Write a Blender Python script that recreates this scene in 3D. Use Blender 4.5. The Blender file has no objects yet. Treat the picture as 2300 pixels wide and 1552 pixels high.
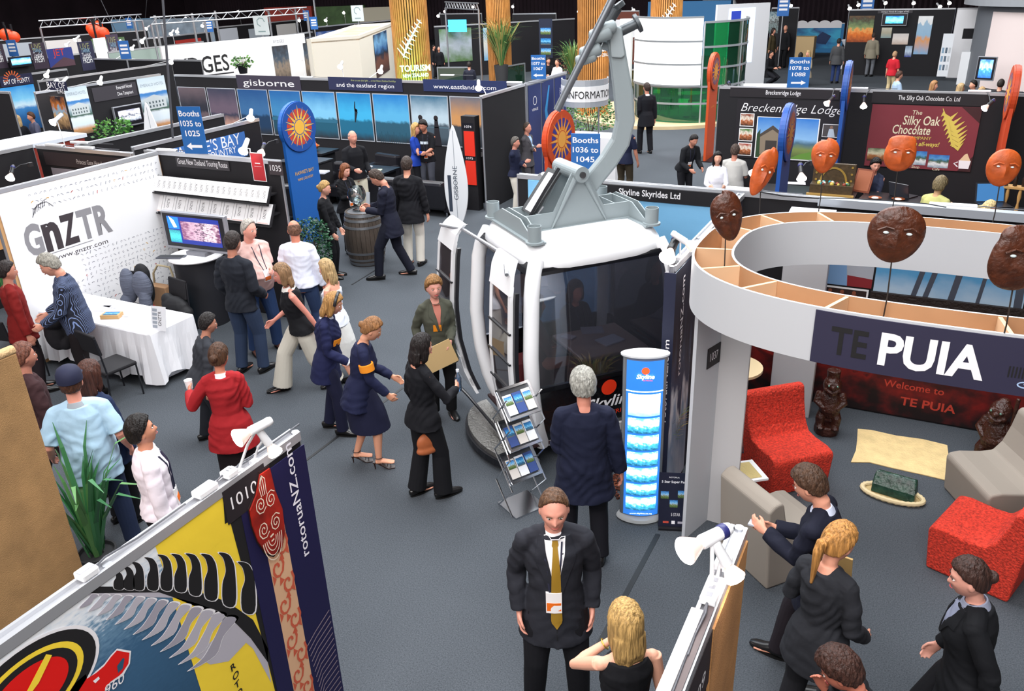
import bpy,math,random
import numpy as np
from mathutils import Vector,Matrix,noise as mnoise
from mathutils.bvhtree import BVHTree
random.seed(7)
SC=bpy.context.scene
COL=SC.collection
PI=math.pi
R=math.radians
# ---------------------------------------------------------------- camera (measured from the photograph: 18 mm lens, 4.6 m balcony)
CAM_F,CAM_TILT,CAM_ROLL,CAM_YAW,CAM_H=1852.6,R(24.373),R(-2.163),R(27.59),4.6
FW=Vector((-math.sin(CAM_YAW)*math.cos(CAM_TILT),math.cos(CAM_YAW)*math.cos(CAM_TILT),-math.sin(CAM_TILT)))
_rt=Vector((math.cos(CAM_YAW),math.sin(CAM_YAW),0));_up=_rt.cross(FW)
RT=_rt*math.cos(CAM_ROLL)+_up*math.sin(CAM_ROLL)
UP=-_rt*math.sin(CAM_ROLL)+_up*math.cos(CAM_ROLL)
EYE=Vector((0,0,CAM_H))
cam_data=bpy.data.cameras.new('camera');cam=bpy.data.objects.new('camera',cam_data);COL.objects.link(cam)
cam_data.sensor_width=36;cam_data.lens=CAM_F/2300*36;cam_data.clip_start=.05;cam_data.clip_end=300
m3=Matrix((RT,UP,-FW)).transposed().to_4x4();m3.translation=EYE
cam.matrix_world=m3
SC.camera=cam
# ---------------------------------------------------------------- world, hall lights, exposure
SC.view_settings.view_transform='Standard';SC.view_settings.look='None'
SC.view_settings.gamma=1;SC.view_settings.use_curve_mapping=False
SC.view_settings.exposure=0.80
w=bpy.data.worlds.new('hall_air');SC.world=w;w.use_nodes=True
w.node_tree.nodes['Background'].inputs[0].default_value=(.80,.86,1,1)
w.node_tree.nodes['Background'].inputs[1].default_value=.22
def area(name,loc,size,power,col=(1,1,1),rot=(0,0,0)):
    l=bpy.data.lights.new(name,'AREA');l.shape='RECTANGLE';l.size,l.size_y=size;l.energy=power;l.color=col
    o=bpy.data.objects.new(name,l);o.location=loc;o.rotation_euler=rot;COL.objects.link(o);return o
# rows of high-bay hall lights under the roof, plus a fill added for faces
area('hall_and_fill_light',(-3,9,10.5),(9,7),1100,(.93,.97,1))
area('hall_and_fill_light',(-14,13,10.5),(9,8),1200,(.95,.97,1))
area('hall_and_fill_light',(-3,24,10.5),(10,9),1500,(.95,.98,1))
area('hall_and_fill_light',(-17,30,10.5),(14,10),2000,(.96,.98,1))
area('hall_and_fill_light',(-34,24,10.5),(12,12),1600,(1,.97,.98))
area('hall_and_fill_light',(-1,0,10.5),(8,4),500,(.95,.97,1))
area('hall_and_fill_light',(-3,-3,8.0),(16,2.5),620,(1,.96,.94),(R(52),0,R(8)))  # added fill behind the camera, tilted forward to brighten faces; not a hall fitting
area('hall_and_fill_light',(-24,2,9.5),(10,3),800,(1,.96,.95),(R(42),0,R(10)))
def ray(px,py):
    return FW+RT*((px-1150)/CAM_F)-UP*((py-776)/CAM_F)
def F(px,py,z=0.):
    d=ray(px,py);return EYE+d*((z-CAM_H)/d.z)
def onX(px,py,x):
    d=ray(px,py);return EYE+d*(x/d.x)
def onY(px,py,y):
    d=ray(px,py);return EYE+d*(y/d.y)
def project(p):
    d=Vector(p)-EYE;z=d.dot(FW);return(1150+CAM_F*d.dot(RT)/z,776-CAM_F*d.dot(UP)/z)
# ---------------------------------------------------------------- materials
def lin(c):
    if isinstance(c,str):
        c=c.lstrip('#');c=tuple(int(c[i:i+2],16)/255 for i in(0,2,4))
    return tuple(((v+.055)/1.055)**2.4 if v>.04045 else v/12.92 for v in c)
_mc={}
def M(c,rough=.6,metal=0,emit=0,bump=0,bscale=60,var=0,vscale=8,alpha=1,spec=.5,stretch=None,coat=0):
    key=(c,rough,metal,emit,bump,bscale,var,vscale,alpha,spec,stretch,coat)
    if key in _mc:return _mc[key]
    m=bpy.data.materials.new('mat_'+str(c).strip('#'));m.use_nodes=True
    nt=m.node_tree;b=nt.nodes['Principled BSDF'];L=lin(c)
    b.inputs['Base Color'].default_value=(*L,1);b.inputs['Roughness'].default_value=rough
    b.inputs['Metallic'].default_value=metal;b.inputs['Specular IOR Level'].default_value=spec
    if coat:b.inputs['Coat Weight'].default_value=coat
    if emit:
        b.inputs['Emission Color'].default_value=(*L,1);b.inputs['Emission Strength'].default_value=emit
    if alpha<1:
        b.inputs['Alpha'].default_value=alpha
    if bump or var:
        tc=nt.nodes.new('ShaderNodeTexCoord');mp=nt.nodes.new('ShaderNodeMapping');nt.links.new(tc.outputs['Object'],mp.inputs[0])
        if stretch:mp.inputs['Scale'].default_value=stretch
    if bump:
        n=nt.nodes.new('ShaderNodeTexNoise');n.inputs['Scale'].default_value=bscale;n.inputs['Detail'].default_value=4
        nt.links.new(mp.outputs[0],n.inputs['Vector'])
        bp=nt.nodes.new('ShaderNodeBump');bp.inputs['Strength'].default_value=bump;bp.inputs['Distance'].default_value=.02
        nt.links.new(n.outputs[0],bp.inputs['Height']);nt.links.new(bp.outputs[0],b.inputs['Normal'])
    if var:
        n=nt.nodes.new('ShaderNodeTexNoise');n.inputs['Scale'].default_value=vscale;n.inputs['Detail'].default_value=5
        nt.links.new(mp.outputs[0],n.inputs['Vector'])
        r=nt.nodes.new('ShaderNodeValToRGB');e=r.color_ramp.elements
        e[0].position=.3;e[1].position=.7
        e[0].color=(*[max(0,v*(1-var))for v in L],1);e[1].color=(*[min(1,v*(1+var))for v in L],1)
        nt.links.new(n.outputs[0],r.inputs[0]);nt.links.new(r.outputs[0],b.inputs['Base Color'])
    _mc[key]=m;return m
def ramp_mat(name,stops,axis='V',nscale=3.,namt=.15,rough=.5,emit=0,stretch=(1,1,1),detail=6,const=False):
    """a printed picture: colour ramp along the print's own height with noise mixed in (UV 0-1 of the sheet)"""
    if name in _mc:return _mc[name]
    m=bpy.data.materials.new(name);m.use_nodes=True;nt=m.node_tree;b=nt.nodes['Principled BSDF']
    b.inputs['Roughness'].default_value=rough
    uv=nt.nodes.new('ShaderNodeTexCoord');sp=nt.nodes.new('ShaderNodeSeparateXYZ');nt.links.new(uv.outputs['UV'],sp.inputs[0])
    mp=nt.nodes.new('ShaderNodeMapping');mp.inputs['Scale'].default_value=stretch;nt.links.new(uv.outputs['UV'],mp.inputs[0])
    n=nt.nodes.new('ShaderNodeTexNoise');n.inputs['Scale'].default_value=nscale;n.inputs['Detail'].default_value=detail
    nt.links.new(mp.outputs[0],n.inputs['Vector'])
    a=nt.nodes.new('ShaderNodeMath');a.operation='MULTIPLY_ADD';nt.links.new(n.outputs[0],a.inputs[0]);a.inputs[1].default_value=namt*2
    nt.links.new(sp.outputs[{'U':0,'V':1}[axis]],a.inputs[2])
    s=nt.nodes.new('ShaderNodeMath');s.operation='SUBTRACT';nt.links.new(a.outputs[0],s.inputs[0]);s.inputs[1].default_value=namt
    r=nt.nodes.new('ShaderNodeValToRGB');e=r.color_ramp.elements
    if const:r.color_ramp.interpolation='CONSTANT'
    while len(e)>1:e.remove(e[0])
    e[0].position=stops[0][0];e[0].color=(*lin(stops[0][1]),1)
    for p,c in stops[1:]:
        x=e.new(p);x.color=(*lin(c),1)
    nt.links.new(s.outputs[0],r.inputs[0]);nt.links.new(r.outputs[0],b.inputs['Base Color'])
    if emit:
        nt.links.new(r.outputs[0],b.inputs['Emission Color']);b.inputs['Emission Strength'].default_value=emit
    _mc[name]=m;return m
def glass_mat(name,tint,refl=.25,clear=.75,rough=.03):
    if name in _mc:return _mc[name]
    m=bpy.data.materials.new(name);m.use_nodes=True;nt=m.node_tree;nt.nodes.clear()
    o=nt.nodes.new('ShaderNodeOutputMaterial');t=nt.nodes.new('ShaderNodeBsdfTransparent');g=nt.nodes.new('ShaderNodeBsdfGlossy')
    d=nt.nodes.new('ShaderNodeBsdfDiffuse');d.inputs[0].default_value=(*lin(tint),1)
    t.inputs[0].default_value=(*lin(tint),1);g.inputs['Roughness'].default_value=rough
    a=nt.nodes.new('ShaderNodeMixShader');a.inputs[0].default_value=clear
    nt.links.new(d.outputs[0],a.inputs[1]);nt.links.new(t.outputs[0],a.inputs[2])
    f=nt.nodes.new('ShaderNodeFresnel');f.inputs[0].default_value=1.5
    ad=nt.nodes.new('ShaderNodeMath');ad.operation='MULTIPLY_ADD';nt.links.new(f.outputs[0],ad.inputs[0]);ad.inputs[1].default_value=1;ad.inputs[2].default_value=refl*.3
    b=nt.nodes.new('ShaderNodeMixShader');nt.links.new(ad.outputs[0],b.inputs[0]);nt.links.new(a.outputs[0],b.inputs[1]);nt.links.new(g.outputs[0],b.inputs[2])
    nt.links.new(b.outputs[0],o.inputs[0]);_mc[name]=m;return m
BLK=M('#0f0c12',.75);BLKG=M('#1a1a1f',.35);WHT=M('#f4f2f2',.55);ALU=M('#b9bbc0',.35,.8);CHR=M('#d5d7db',.18,1)
GRY=M('#8d9194',.5);DGRY=M('#33343a',.6);WPL=M('#eeeef0',.4);WOODY=M('#c09468',.6)
EMW=M('#fff1ea',.5,0,30);EMS=M('#ffe9e0',.5,0,9)
NAVY=M('#1b1e3c',.6);RED=M('#c9281c',.6)
# ---------------------------------------------------------------- text
_tc={}
def glyphs(s,bold=0,shear=0):
    k=(s,bold,shear)
    if k in _tc:return _tc[k]
    cu=bpy.data.curves.new('t','FONT');cu.body=s;cu.size=1;cu.offset=bold;cu.shear=shear;cu.resolution_u=3;cu.fill_mode='FRONT'
    o=bpy.data.objects.new('t',cu);me=bpy.data.meshes.new_from_object(o)
    vs=[(v.co.x,v.co.y)for v in me.vertices];fs=[list(p.vertices)for p in me.polygons]
    bpy.data.objects.remove(o);bpy.data.curves.remove(cu);bpy.data.meshes.remove(me)
    xs=[v[0]for v in vs]or[0];ys=[v[1]for v in vs]or[0]
    _tc[k]=(vs,fs,min(xs),max(xs),min(ys),max(ys));return _tc[k]
# ---------------------------------------------------------------- mesh builder
class MB:
    def __init__(s,T=None):s.v=[];s.f=[];s.m=[];s.mats=[];s.uv=[];s.T=T or Matrix()
    def mi(s,m):
        if m not in s.mats:s.mats.append(m)
        return s.mats.index(m)
    def add(s,vs,fs,m,uvs=None,T=None):
        b=len(s.v);T=s.T@T if T is not None else s.T
        s.v+=[tuple(T@Vector(p))for p in vs];k=s.mi(m)
        for i,f in enumerate(fs):
            s.f.append([b+j for j in f]);s.m.append(k);s.uv.append([uvs[j]for j in f]if uvs else None)
        return s
    def bx(s,x0,x1,y0,y1,z0,z1,m,T=None):
        vs=[(x,y,z)for z in(z0,z1)for y in(y0,y1)for x in(x0,x1)]
        return s.add(vs,[(0,2,3,1),(4,5,7,6),(0,1,5,4),(2,6,7,3),(0,4,6,2),(1,3,7,5)],m,None,T)
    def loft(s,rings,m,cap=True,T=None,closed=False):
        n=len(rings[0]);vs=[p for r in rings for p in r];fs=[]
        K=len(rings)
        for i in range(K if closed else K-1):
            for j in range(n):
                a=i*n+j;b=i*n+(j+1)%n;i2=(i+1)%K
                fs.append((a,b,i2*n+(j+1)%n,i2*n+j))
        if cap and not closed:fs+=[tuple(range(n))[::-1],tuple((K-1)*n+j for j in range(n))]
        return s.add(vs,fs,m,None,T)
    def tube(s,pts,r,m,n=8,T=None,closed=False,side=None,round_=0):
        pts=[Vector(p)for p in pts];K=len(pts)
        rs=[r]*K if isinstance(r,(int,float))or(isinstance(r,tuple)and len(r)==2 and K!=2)else list(r)
        rs=[(q,q)if isinstance(q,(int,float))else q for q in rs]
        if round_:
            a,b=pts[0],pts[-1];d0=(pts[0]-pts[1]).normalized();d1=(pts[-1]-pts[-2]).normalized()
            r0,r1=rs[0],rs[-1];P0=[];R0=[];P1=[];R1=[]
            for t in(80,55,28):
                c,q=math.cos(R(t)),math.sin(R(t));P0.append(a+d0*q*min(r0)*round_);R0.append((r0[0]*c,r0[1]*c))
            for t in(28,55,80):
                c,q=math.cos(R(t)),math.sin(R(t));P1.append(b+d1*q*min(r1)*round_);R1.append((r1[0]*c,r1[1]*c))
            pts=P0+pts+P1;rs=R0+rs+R1;K=len(pts)
        rings=[];u=None
        for i,p in enumerate(pts):
            if closed:t=(pts[(i+1)%K]-pts[i-1])
            else:t=pts[min(i+1,K-1)]-pts[max(i-1,0)]
            t=t.normalized()if t.length>1e-9 else Vector((0,0,1))
            if u is None:u=Vector(side)if side else(Vector((1,0,0))if abs(t.x)<.8 else Vector((0,1,0)))
            u=(u-t*u.dot(t));u=u.normalized()if u.length>1e-6 else t.orthogonal().normalized()
            w_=t.cross(u)
            rings.append([tuple(p+u*rs[i][0]*math.cos(2*PI*j/n)+w_*rs[i][1]*math.sin(2*PI*j/n))for j in range(n)])
        return s.loft(rings,m,True,T,closed)
    def lathe(s,prof,m,n=24,T=None,sx=1,sy=1):
        rings=[[(max(r,1e-4)*math.cos(2*PI*j/n)*sx,max(r,1e-4)*math.sin(2*PI*j/n)*sy,z)for j in range(n)]for r,z in prof]
        return s.loft(rings,m,True,T)
    def cyl(s,c,r,h,m,n=20,T=None):
        return s.lathe([(r,c[2]),(r,c[2]+h)],m,n,(T or Matrix())@Matrix.Translation((c[0],c[1],0)))
    def prism(s,poly,z0,z1,m,T=None):
        n=len(poly);vs=[(x,y,z0)for x,y in poly]+[(x,y,z1)for x,y in poly]
        fs=[tuple(range(n))[::-1],tuple(range(n,2*n))]+[(j,(j+1)%n,n+(j+1)%n,n+j)for j in range(n)]
        return s.add(vs,fs,m,None,T)
    def sph(s,c,r,m,n=12,T=None):
        if isinstance(r,(int,float)):r=(r,r,r)
        k=max(4,n//2+1);rings=[]
        for i in range(k+1):
            t=PI*(i/k)*.998+.001*PI
            rings.append([(c[0]+r[0]*math.sin(t)*math.cos(2*PI*j/n),c[1]+r[1]*math.sin(t)*math.sin(2*PI*j/n),c[2]-r[2]*math.cos(t))for j in range(n)])
        return s.loft(rings,m,True,T)
    # flat graphics in a frame whose x runs along the sheet, y up it and z out of it
    def rect(s,u0,v0,u1,v1,m,l=1,T=None):
        z=l*.0012;return s.add([(u0,v0,z),(u1,v0,z),(u1,v1,z),(u0,v1,z)],[(0,1,2,3)],m,[(0,0),(1,0),(1,1),(0,1)],T)
    def quad(s,p,m,T=None):return s.add(p,[(0,1,2,3)],m,[(0,0),(1,0),(1,1),(0,1)],T)
    def poly(s,pts,m,l=1,T=None):return s.add([(x,y,l*.0012)for x,y in pts],[tuple(range(len(pts)))],m,None,T)
    def disc(s,u,v,r,m,l=1,n=28,ry=None):
        return s.poly([(u+r*math.cos(2*PI*i/n),v+(ry or r)*math.sin(2*PI*i/n))for i in range(n)],m,l)
    def stroke(s,pts,wd,m,l=1):
        K=len(pts);A=[];B=[]
        for i,(x,y)in enumerate(pts):
            a=pts[max(i-1,0)];b=pts[min(i+1,K-1)];dx,dy=b[0]-a[0],b[1]-a[1];q=math.hypot(dx,dy)or 1
            h=(wd[i]if isinstance(wd,(list,tuple))else wd)/2
            A.append((x-dy/q*h,y+dx/q*h,l*.0012));B.append((x+dy/q*h,y-dx/q*h,l*.0012))
        return s.add(A+B,[(K+i,K+i+1,i+1,i)for i in range(K-1)],m)
    def text(s,t,u,v,h,m,l=3,wd=None,al='c',bold=0,shear=0,rot=0,T=None):
        vs,fs,x0,x1,y0,y1=glyphs(t,bold,shear)
        k=h/.73;sx=k if wd is None else wd/max(1e-6,(x1-x0));W_=(x1-x0)*sx
        ox={'c':-W_/2,'l':0,'r':-W_}[al];c,q=math.cos(R(rot)),math.sin(R(rot));P=[]
        for x,y in vs:
            a,b=(x-x0)*sx+ox,y*k;P.append((u+a*c-b*q,v+a*q+b*c,l*.0012))
        return s.add(P,fs,m,None,T)
    def mesh(s,name,smooth=False):
        me=bpy.data.meshes.new(name);me.from_pydata(s.v,[],s.f);
        for m in s.mats:me.materials.append(m)
        me.polygons.foreach_set('material_index',s.m)
        if any(u for u in s.uv):
            l=me.uv_layers.new(name='uv');k=0
            for f,u in zip(s.f,s.uv):
                for j in range(len(f)):
                    if u:l.data[k].uv=u[j]
                    k+=1
        if smooth:me.polygons.foreach_set('use_smooth',[True]*len(s.f))
        me.update();return me
    def build(s,name,parent=None,smooth=False,bevel=0,seg=2,loc=None,rz=0,label=None):
        me=s.mesh(name,smooth);o=bpy.data.objects.new(name,me);COL.objects.link(o)
        if parent:o.parent=parent
        if loc is not None:o.location=loc
        if rz:o.rotation_euler=(0,0,rz)
        if bevel:
            b=o.modifiers.new('b','BEVEL');b.width=bevel;b.segments=seg;b.limit_method='ANGLE'
        if smooth:auto(o)
        if label:o['label']=label
        return o
def auto(o,a=40):
    me=o.data
    try:me.set_sharp_from_angle(angle=R(a))
    except Exception:pass
def tag(o,label=None,cat=None,group=None,kind=None):
    if label:o['label']=label
    if cat:o['category']=cat
    if group:o['group']=group
    if kind:o['kind']=kind
    return o
def thing(name,label,cat,loc=(0,0,0),rz=0,group=None,T=None):
    o=bpy.data.objects.new(name,None);o.empty_display_size=.1;COL.objects.link(o)
    if T is not None:o.matrix_world=T
    else:o.location=loc;o.rotation_euler=(0,0,rz)
    return tag(o,label,cat,group)
def one(mb,name,label,cat,group=None,**k):return tag(mb.build(name,**k),label,cat,group)
def frame(org,ang,tilt=0):
    """matrix of an upright sheet: x along ang (degrees from +X), y up, z out of its face; origin at org"""
    return Matrix.Translation(Vector(org))@Matrix.Rotation(R(ang),4,'Z')@Matrix.Rotation(R(90-tilt),4,'X')
def kids(o):return[c for c in bpy.data.objects if c.parent==o]
def copy_tree(o,loc=None,rz=None,label=None,parent=None,top=True):
    c=o.copy();COL.objects.link(c);c.parent=parent
    if loc is not None:c.location=loc
    if rz is not None:c.rotation_euler=(0,0,rz)
    if label:c['label']=label
    for ch in list(o.children):copy_tree(ch,parent=c)
    return c
# ---------------------------------------------------------------- people
def skin(c='#c98f76'):
    c=c.lstrip('#');c='#'+''.join('%02x'%min(255,round(int(c[i:i+2],16)*k))for i,k in((0,1.14),(2,1.13),(4,1.14)));return M(c,.55,bump=.05,bscale=90)
def cloth(c,**k):return M(c,k.pop('rough',.85),bump=.35,bscale=k.pop('bs',9),spec=.25,**k)
def solid(mb,name,parent,vox,mat,T=None,sm=2):
    """fuse the overlapping closed shapes of mb into one continuous surface"""
    o=bpy.data.objects.new(name,mb.mesh(name));COL.objects.link(o)
    r=o.modifiers.new('r','REMESH');r.mode='VOXEL';r.voxel_size=vox;r.use_smooth_shade=True
    s=o.modifiers.new('s','SMOOTH');s.factor=.5;s.iterations=sm
    dg=bpy.context.evaluated_depsgraph_get();me=bpy.data.meshes.new_from_object(o.evaluated_get(dg))
    o.modifiers.clear();old=o.data;o.data=me;bpy.data.meshes.remove(old);me.materials.clear();me.materials.append(mat)
    me.polygons.foreach_set('material_index',[0]*len(me.polygons))
    me.polygons.foreach_set('use_smooth',[True]*len(me.polygons))
    o.parent=parent;me.name=name
    return o
def ik(a,b,l1,l2,pole):
    a,b,pole=Vector(a),Vector(b),Vector(pole);d=b-a;L=d.length
    if L>(l1+l2)*.999:b=a+d*((l1+l2)*.999/L);d=b-a;L=d.length
    x=(l1*l1-l2*l2+L*L)/(2*L);h=math.sqrt(max(0,l1*l1-x*x));t=d.normalized()
    p=(pole-t*pole.dot(t)).normalized();return a+t*x+p*h,b
def ell(c,a,b,n=20,T=None,y0=0):
    P=[Vector((c[0]+a*math.cos(2*PI*j/n),c[1]+y0+b*math.sin(2*PI*j/n),c[2]))for j in range(n)]
    return[tuple(T@p)if T else tuple(p)for p in P]
def head_pts(fem=0,n=40,k=30):
    """rings of a head, chin to crown; x right, y forward, z up, centre between the ears"""
    rings=[]
    for i in range(k+1):
        t=PI*(.004+.992*i/k);ring=[]
        for j in range(n):
            a=2*PI*j/n;X,Y,Z=math.sin(t)*math.cos(a),math.sin(t)*math.sin(a),-math.cos(t)
            wx=.079*(1-.30*max(0,-Z)**1.6)*(1-.06*max(0,Y));wy=.096
            x=X*wx;y=Y*wy;z=Z*.120
            if Z<0 and Y<0:y*=1-.38*(-Z)**.8
            if Y>0:y*=.93+.07*max(0,-Z)
            if Y>0:
                g=lambda cx,cz,sx,sz:math.exp(-((abs(x)-cx)/sx)**2-((z-cz)/sz)**2)
                y+=.006*g(.028,.030,.024,.010)
                y-=.010*g(.031,.006,.014,.012)
                y+=.004*g(.042,-.022,.018,.018)
                nz=max(0,min(1,(.016-z)/.046))if z>-.034 else max(0,1-(-.034-z)/.010)
                y+=.026*nz*math.exp(-(x/(.007+.006*nz))**2)
                y+=.008*g(0,-.056,.022,.005)+.008*g(0,-.067,.018,.005)-.003*g(0,-.0615,.022,.003)
                y+=.012*g(0,-.100,.024,.018)
            ring.append((x,y,z))
        rings.append(ring)
    return rings
HP=head_pts()
def hair_rings(style,th,n=48,k=36,seed=0):
    B={'short':([-1,-.5,-.15,0,.35,.6,1],[-.52,-.50,-.22,.02,.22,.50,.60]),
         'long':([-1,-.5,-.15,0,.35,.6,1],[-.85,-.85,-.80,-.55,.05,.50,.64]),
         'bob':([-1,-.5,-.1,.1,.4,.6,1],[-.8,-.8,-.78,-.6,-.1,.50,.62]),
         'up':([-1,-.5,-.15,0,.35,.6,1],[-.55,-.45,-.1,.10,.26,.52,.60]),
         'receding':([-1,-.5,-.15,0,.35,.6,1],[-.52,-.50,-.22,.02,.36,.80,.92])}
    bald=style=='bald'
    bx_,by_=B['short' if bald else style];rings=[]
    for i in range(k+1):
        t=PI*(.004+.992*i/k);ring=[]
        for j in range(n):
            a=2*PI*j/n;X,Y,Z=math.sin(t)*math.cos(a),math.sin(t)*math.sin(a),-math.cos(t)
            zb=float(np.interp(Y,bx_,by_))+.025*math.sin(a*13+seed)+.02*math.sin(a*29);m=max(0,min(1,(Z-zb)/.14+.35));m=m*m*(3-2*m)
            if bald:m*=max(0,min(1,(.62-Z+max(0,-Y)*.25)/.2))
            wv=.10*math.sin(a*17+3*Z+seed)+.07*math.sin(a*31-5*Z)+.06*math.sin(Z*9+a*5)
            e=th*(1+wv)*(1+.5*max(0,Z)-.15*max(0,-Y))*m-.014*(1-m)
            ring.append((X*(.077+e),Y*(.095+e)-.002,Z*(.119+e)))
        rings.append(ring)
    return rings
def person(label,at,face,h=1.78,vox=.008,sex='m',sk='#c58b72',hair=('short','#3a2a20',.014),headrot=(0,0,0),lean=0,twist=0,fat=1.,
           feet=((.10,.02),(-.10,.0)),hands=None,curl=45,sit=None,top=None,bottom=None,shoe='#141212',extra=None,name='person',group=None,z0=0,bendk=1.):
    """a figure 1.8 m tall in its own units, scaled to h; local x right, y forward. feet/hands: (right, left)"""
    face_m=R(face)-PI/2
    root=thing(name,label,'person',(at[0],at[1],z0),face_m,group);s=h/1.8;root.scale=(s,s,s)
    fem=sex=='f';sw=.165 if fem else .19;SK=skin(sk);det=vox<=.006
    vox=vox/s
    # pelvis and legs
    reach=max(math.hypot(f[0]-.1*(1 if i==0 else-1),f[1])for i,f in enumerate(feet))
    hz=sit if sit else min(.945,math.sqrt(max(.1,.865**2-reach**2))+.085)+(.05 if shoe=='heels' and not sit else 0)
    hipc=Vector((0,sum(f[1]for f in feet)*.5*(0 if sit else 1),hz))
    T=Matrix.Translation(hipc)@Matrix.Rotation(R(twist),4,'Z')@Matrix.Rotation(-R(lean),4,'X')
    legs=[]
    for i,f in enumerate(feet):
        sx=1 if i==0 else-1;hip=hipc+Vector((sx*.093,0,0));fz=f[2]if len(f)>2 else .085
        if shoe=='heels':fz=.14
        kn,an=ik(hip,(f[0],f[1],fz),.44,.43,(sx*.12,1,.2));legs.append((hip,kn,an))
    # arms
    if hands is None:hands=((.27,.05,.86),(-.27,.05,.86))
    arms=[]
    for i,hd in enumerate(hands):
        sx=1 if i==0 else-1;sh=T@Vector((sx*sw,0,.465));tgt=Vector(hd[:3])+Vector((0,0,hz-.945+(.12 if sit else 0)))
        el,wr=ik(sh,tgt,.285,.255,hd[3]if len(hd)>3 else(sx*.28,-.75,-.75));arms.append((sh,el,wr))
    neck=T@Vector((0,.0,.545))
    yaw,pit,rol=headrot
    H=Matrix.Translation(neck)@(Matrix.Rotation(R(twist+yaw),4,'Z')@Matrix.Rotation(-R(pit+lean*.4),4,'X')@Matrix.Rotation(R(rol),4,'Y'))@Matrix.Translation((0,.022,.160))@Matrix.Scale(1.05,4)
    body=MB();kt=.93 if top else 1;ka=.84 if top and top.get('sleeve',1)>.6 else 1;kl=.90 if bottom and bottom.get('kind')!='skirt' else 1
    tors=[(-.13,.10,.085,0),(-.06,.155 if not fem else .165,.11,-.01),(.03,.155 if not fem else .165,.115,-.01),(.15,.137 if not fem else .115,.10*fat,.01*fat),(.28,.155 if not fem else .135,.11,.0),(.40,.17 if not fem else .148,.115,-.005),(.47,.15 if not fem else .13,.09,-.01),(.525,.085,.065,-.015),(.56,.05,.055,-.01)]
    body.loft([ell((0,0,z),a*kt,b*kt,20,T,y)for z,a,b,y in tors],SK)
    body.tube([T@Vector((0,-.012,.5)),neck+Vector((0,0,.04)),H@Vector((0,-.015,-.05))],[.056 if not fem else .048,.056 if not fem else .047,.055 if not fem else .047],SK,14)
    if det:body.loft([[tuple(H@Vector(p))for p in r]for r in HP],SK)
    else:body.loft([[tuple(H@Vector(p))for p in r[::2]]for r in HP[::2]],SK)
    for sx in(1,-1):body.sph((0,0,0),(.009,.019,.030),SK,10,H@Matrix.Translation((sx*.076,-.008,-.008))@Matrix.Rotation(-sx*.35,4,'Z'))
    for hip,kn,an in legs:
        body.tube([hip+Vector((0,0,.03)),hip.lerp(kn,.35),kn,kn.lerp(an,.3),kn.lerp(an,.7),an,an-Vector((0,0,.03))],[q*kl for q in(.088,.078,.055,.056,.042,.034,.034)],SK,12)
        body.tube([an+Vector((0,-.04,-.045)),an+Vector((0,.03,-.04)),an+Vector((0,.13,-.062)),an+Vector((0,.17,-.066))],[(.03,.026),(.036,.032),(.042,.016),(.036,.012)],SK,10,side=(1,0,0))
    for i,(sh,el,wr)in enumerate(arms):
        sx=1 if i==0 else-1;ar=(.85 if fem else 1)*ka
        body.sph(sh-Vector((sx*.014,0,.006)),.048*ar,SK,12);body.tube([T@Vector((sx*.02,-.012,.525)),T@Vector((sx*.09,-.012,.485)),sh-Vector((sx*.02,0,.01))],[.042,.036,.036],SK,10)
        body.tube([sh,sh.lerp(el,.5),el,el.lerp(wr,.3),wr],[.050*ar,.046*ar,.038*ar,.041*ar,.027*ar],SK,12)
        d=(wr-el).normalized();hd=hands[i];n_=Vector(hd[4])if len(hd)>4 else Vector((-sx,.15,-.1))
        n_=(n_-d*n_.dot(d)).normalized();sd=d.cross(n_)*sx
        fr=.0085 if vox<.009 else .011
        body.tube([wr,wr+d*.04,wr+d*.085],[(.027,.020),(.038,.017),(.037,.014)],SK,12,side=tuple(sd))
        cu=R(hd[5]if len(hd)>5 else curl)
        for q in range(4):
            ln=(.078,.086,.080,.064)[q]*(.93 if fem else 1);b=wr+d*(.086-.004*abs(q-1))+sd*(.028-.0185*q)
            P=[b-d*.02];dd=d.copy()
            for g in(.44,.31,.25):
                dd=(dd*math.cos(cu*.55)+n_*math.sin(cu*.55)).normalized()if g<.44 else(d*math.cos(cu*.35)+n_*math.sin(cu*.35))
                P.append(P[-1]+dd*ln*g+(d*.02 if g==.44 else Vector()))
            body.tube(P,[fr*1.05,fr,fr*.92,fr*.8],SK,8,round_=.8)
        P=[wr+d*.025+sd*.018,wr+d*.055+sd*.045+n_*.012,wr+d*.085+sd*.052+n_*.022,wr+d*.105+sd*.046+n_*.030]
        body.tube(P,[fr*1.5,fr*1.25,fr*1.1,fr*.9],SK,8,round_=.8)
    solid(body,'body',root,vox,SK,sm=2)
    # eyes, brows, lips
    fc=MB(H)
    if det or vox<.0095:
        for sx in(1,-1):
            fc.sph((sx*.031,.0765,.005),(.0115,.0085,.0048),M('#cfc6c0',.3),10);fc.sph((sx*.031,.0825,.005),(.0052,.0035,.0048),M('#2b1e16',.2),8)
            fc.tube([(sx*.016,.089,.019),(sx*.031,.091,.024),(sx*.047,.081,.020)],.0032,M(hair[1],.8),6)
        fc.build('eyes',root,True)
        lp=MB(H);lp.tube([(-.021,.083,-.061),(-.01,.0925,-.0585),(0,.094,-.0595),(.01,.0925,-.0585),(.021,.083,-.061)],[.002,.0045,.005,.0045,.002],M('#a85a50' if not fem else '#b04a4a',.5),8,side=(0,0,1))
        lp.build('lips',root,True)
    # hair
    st,hc,ht=hair[:3]
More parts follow.
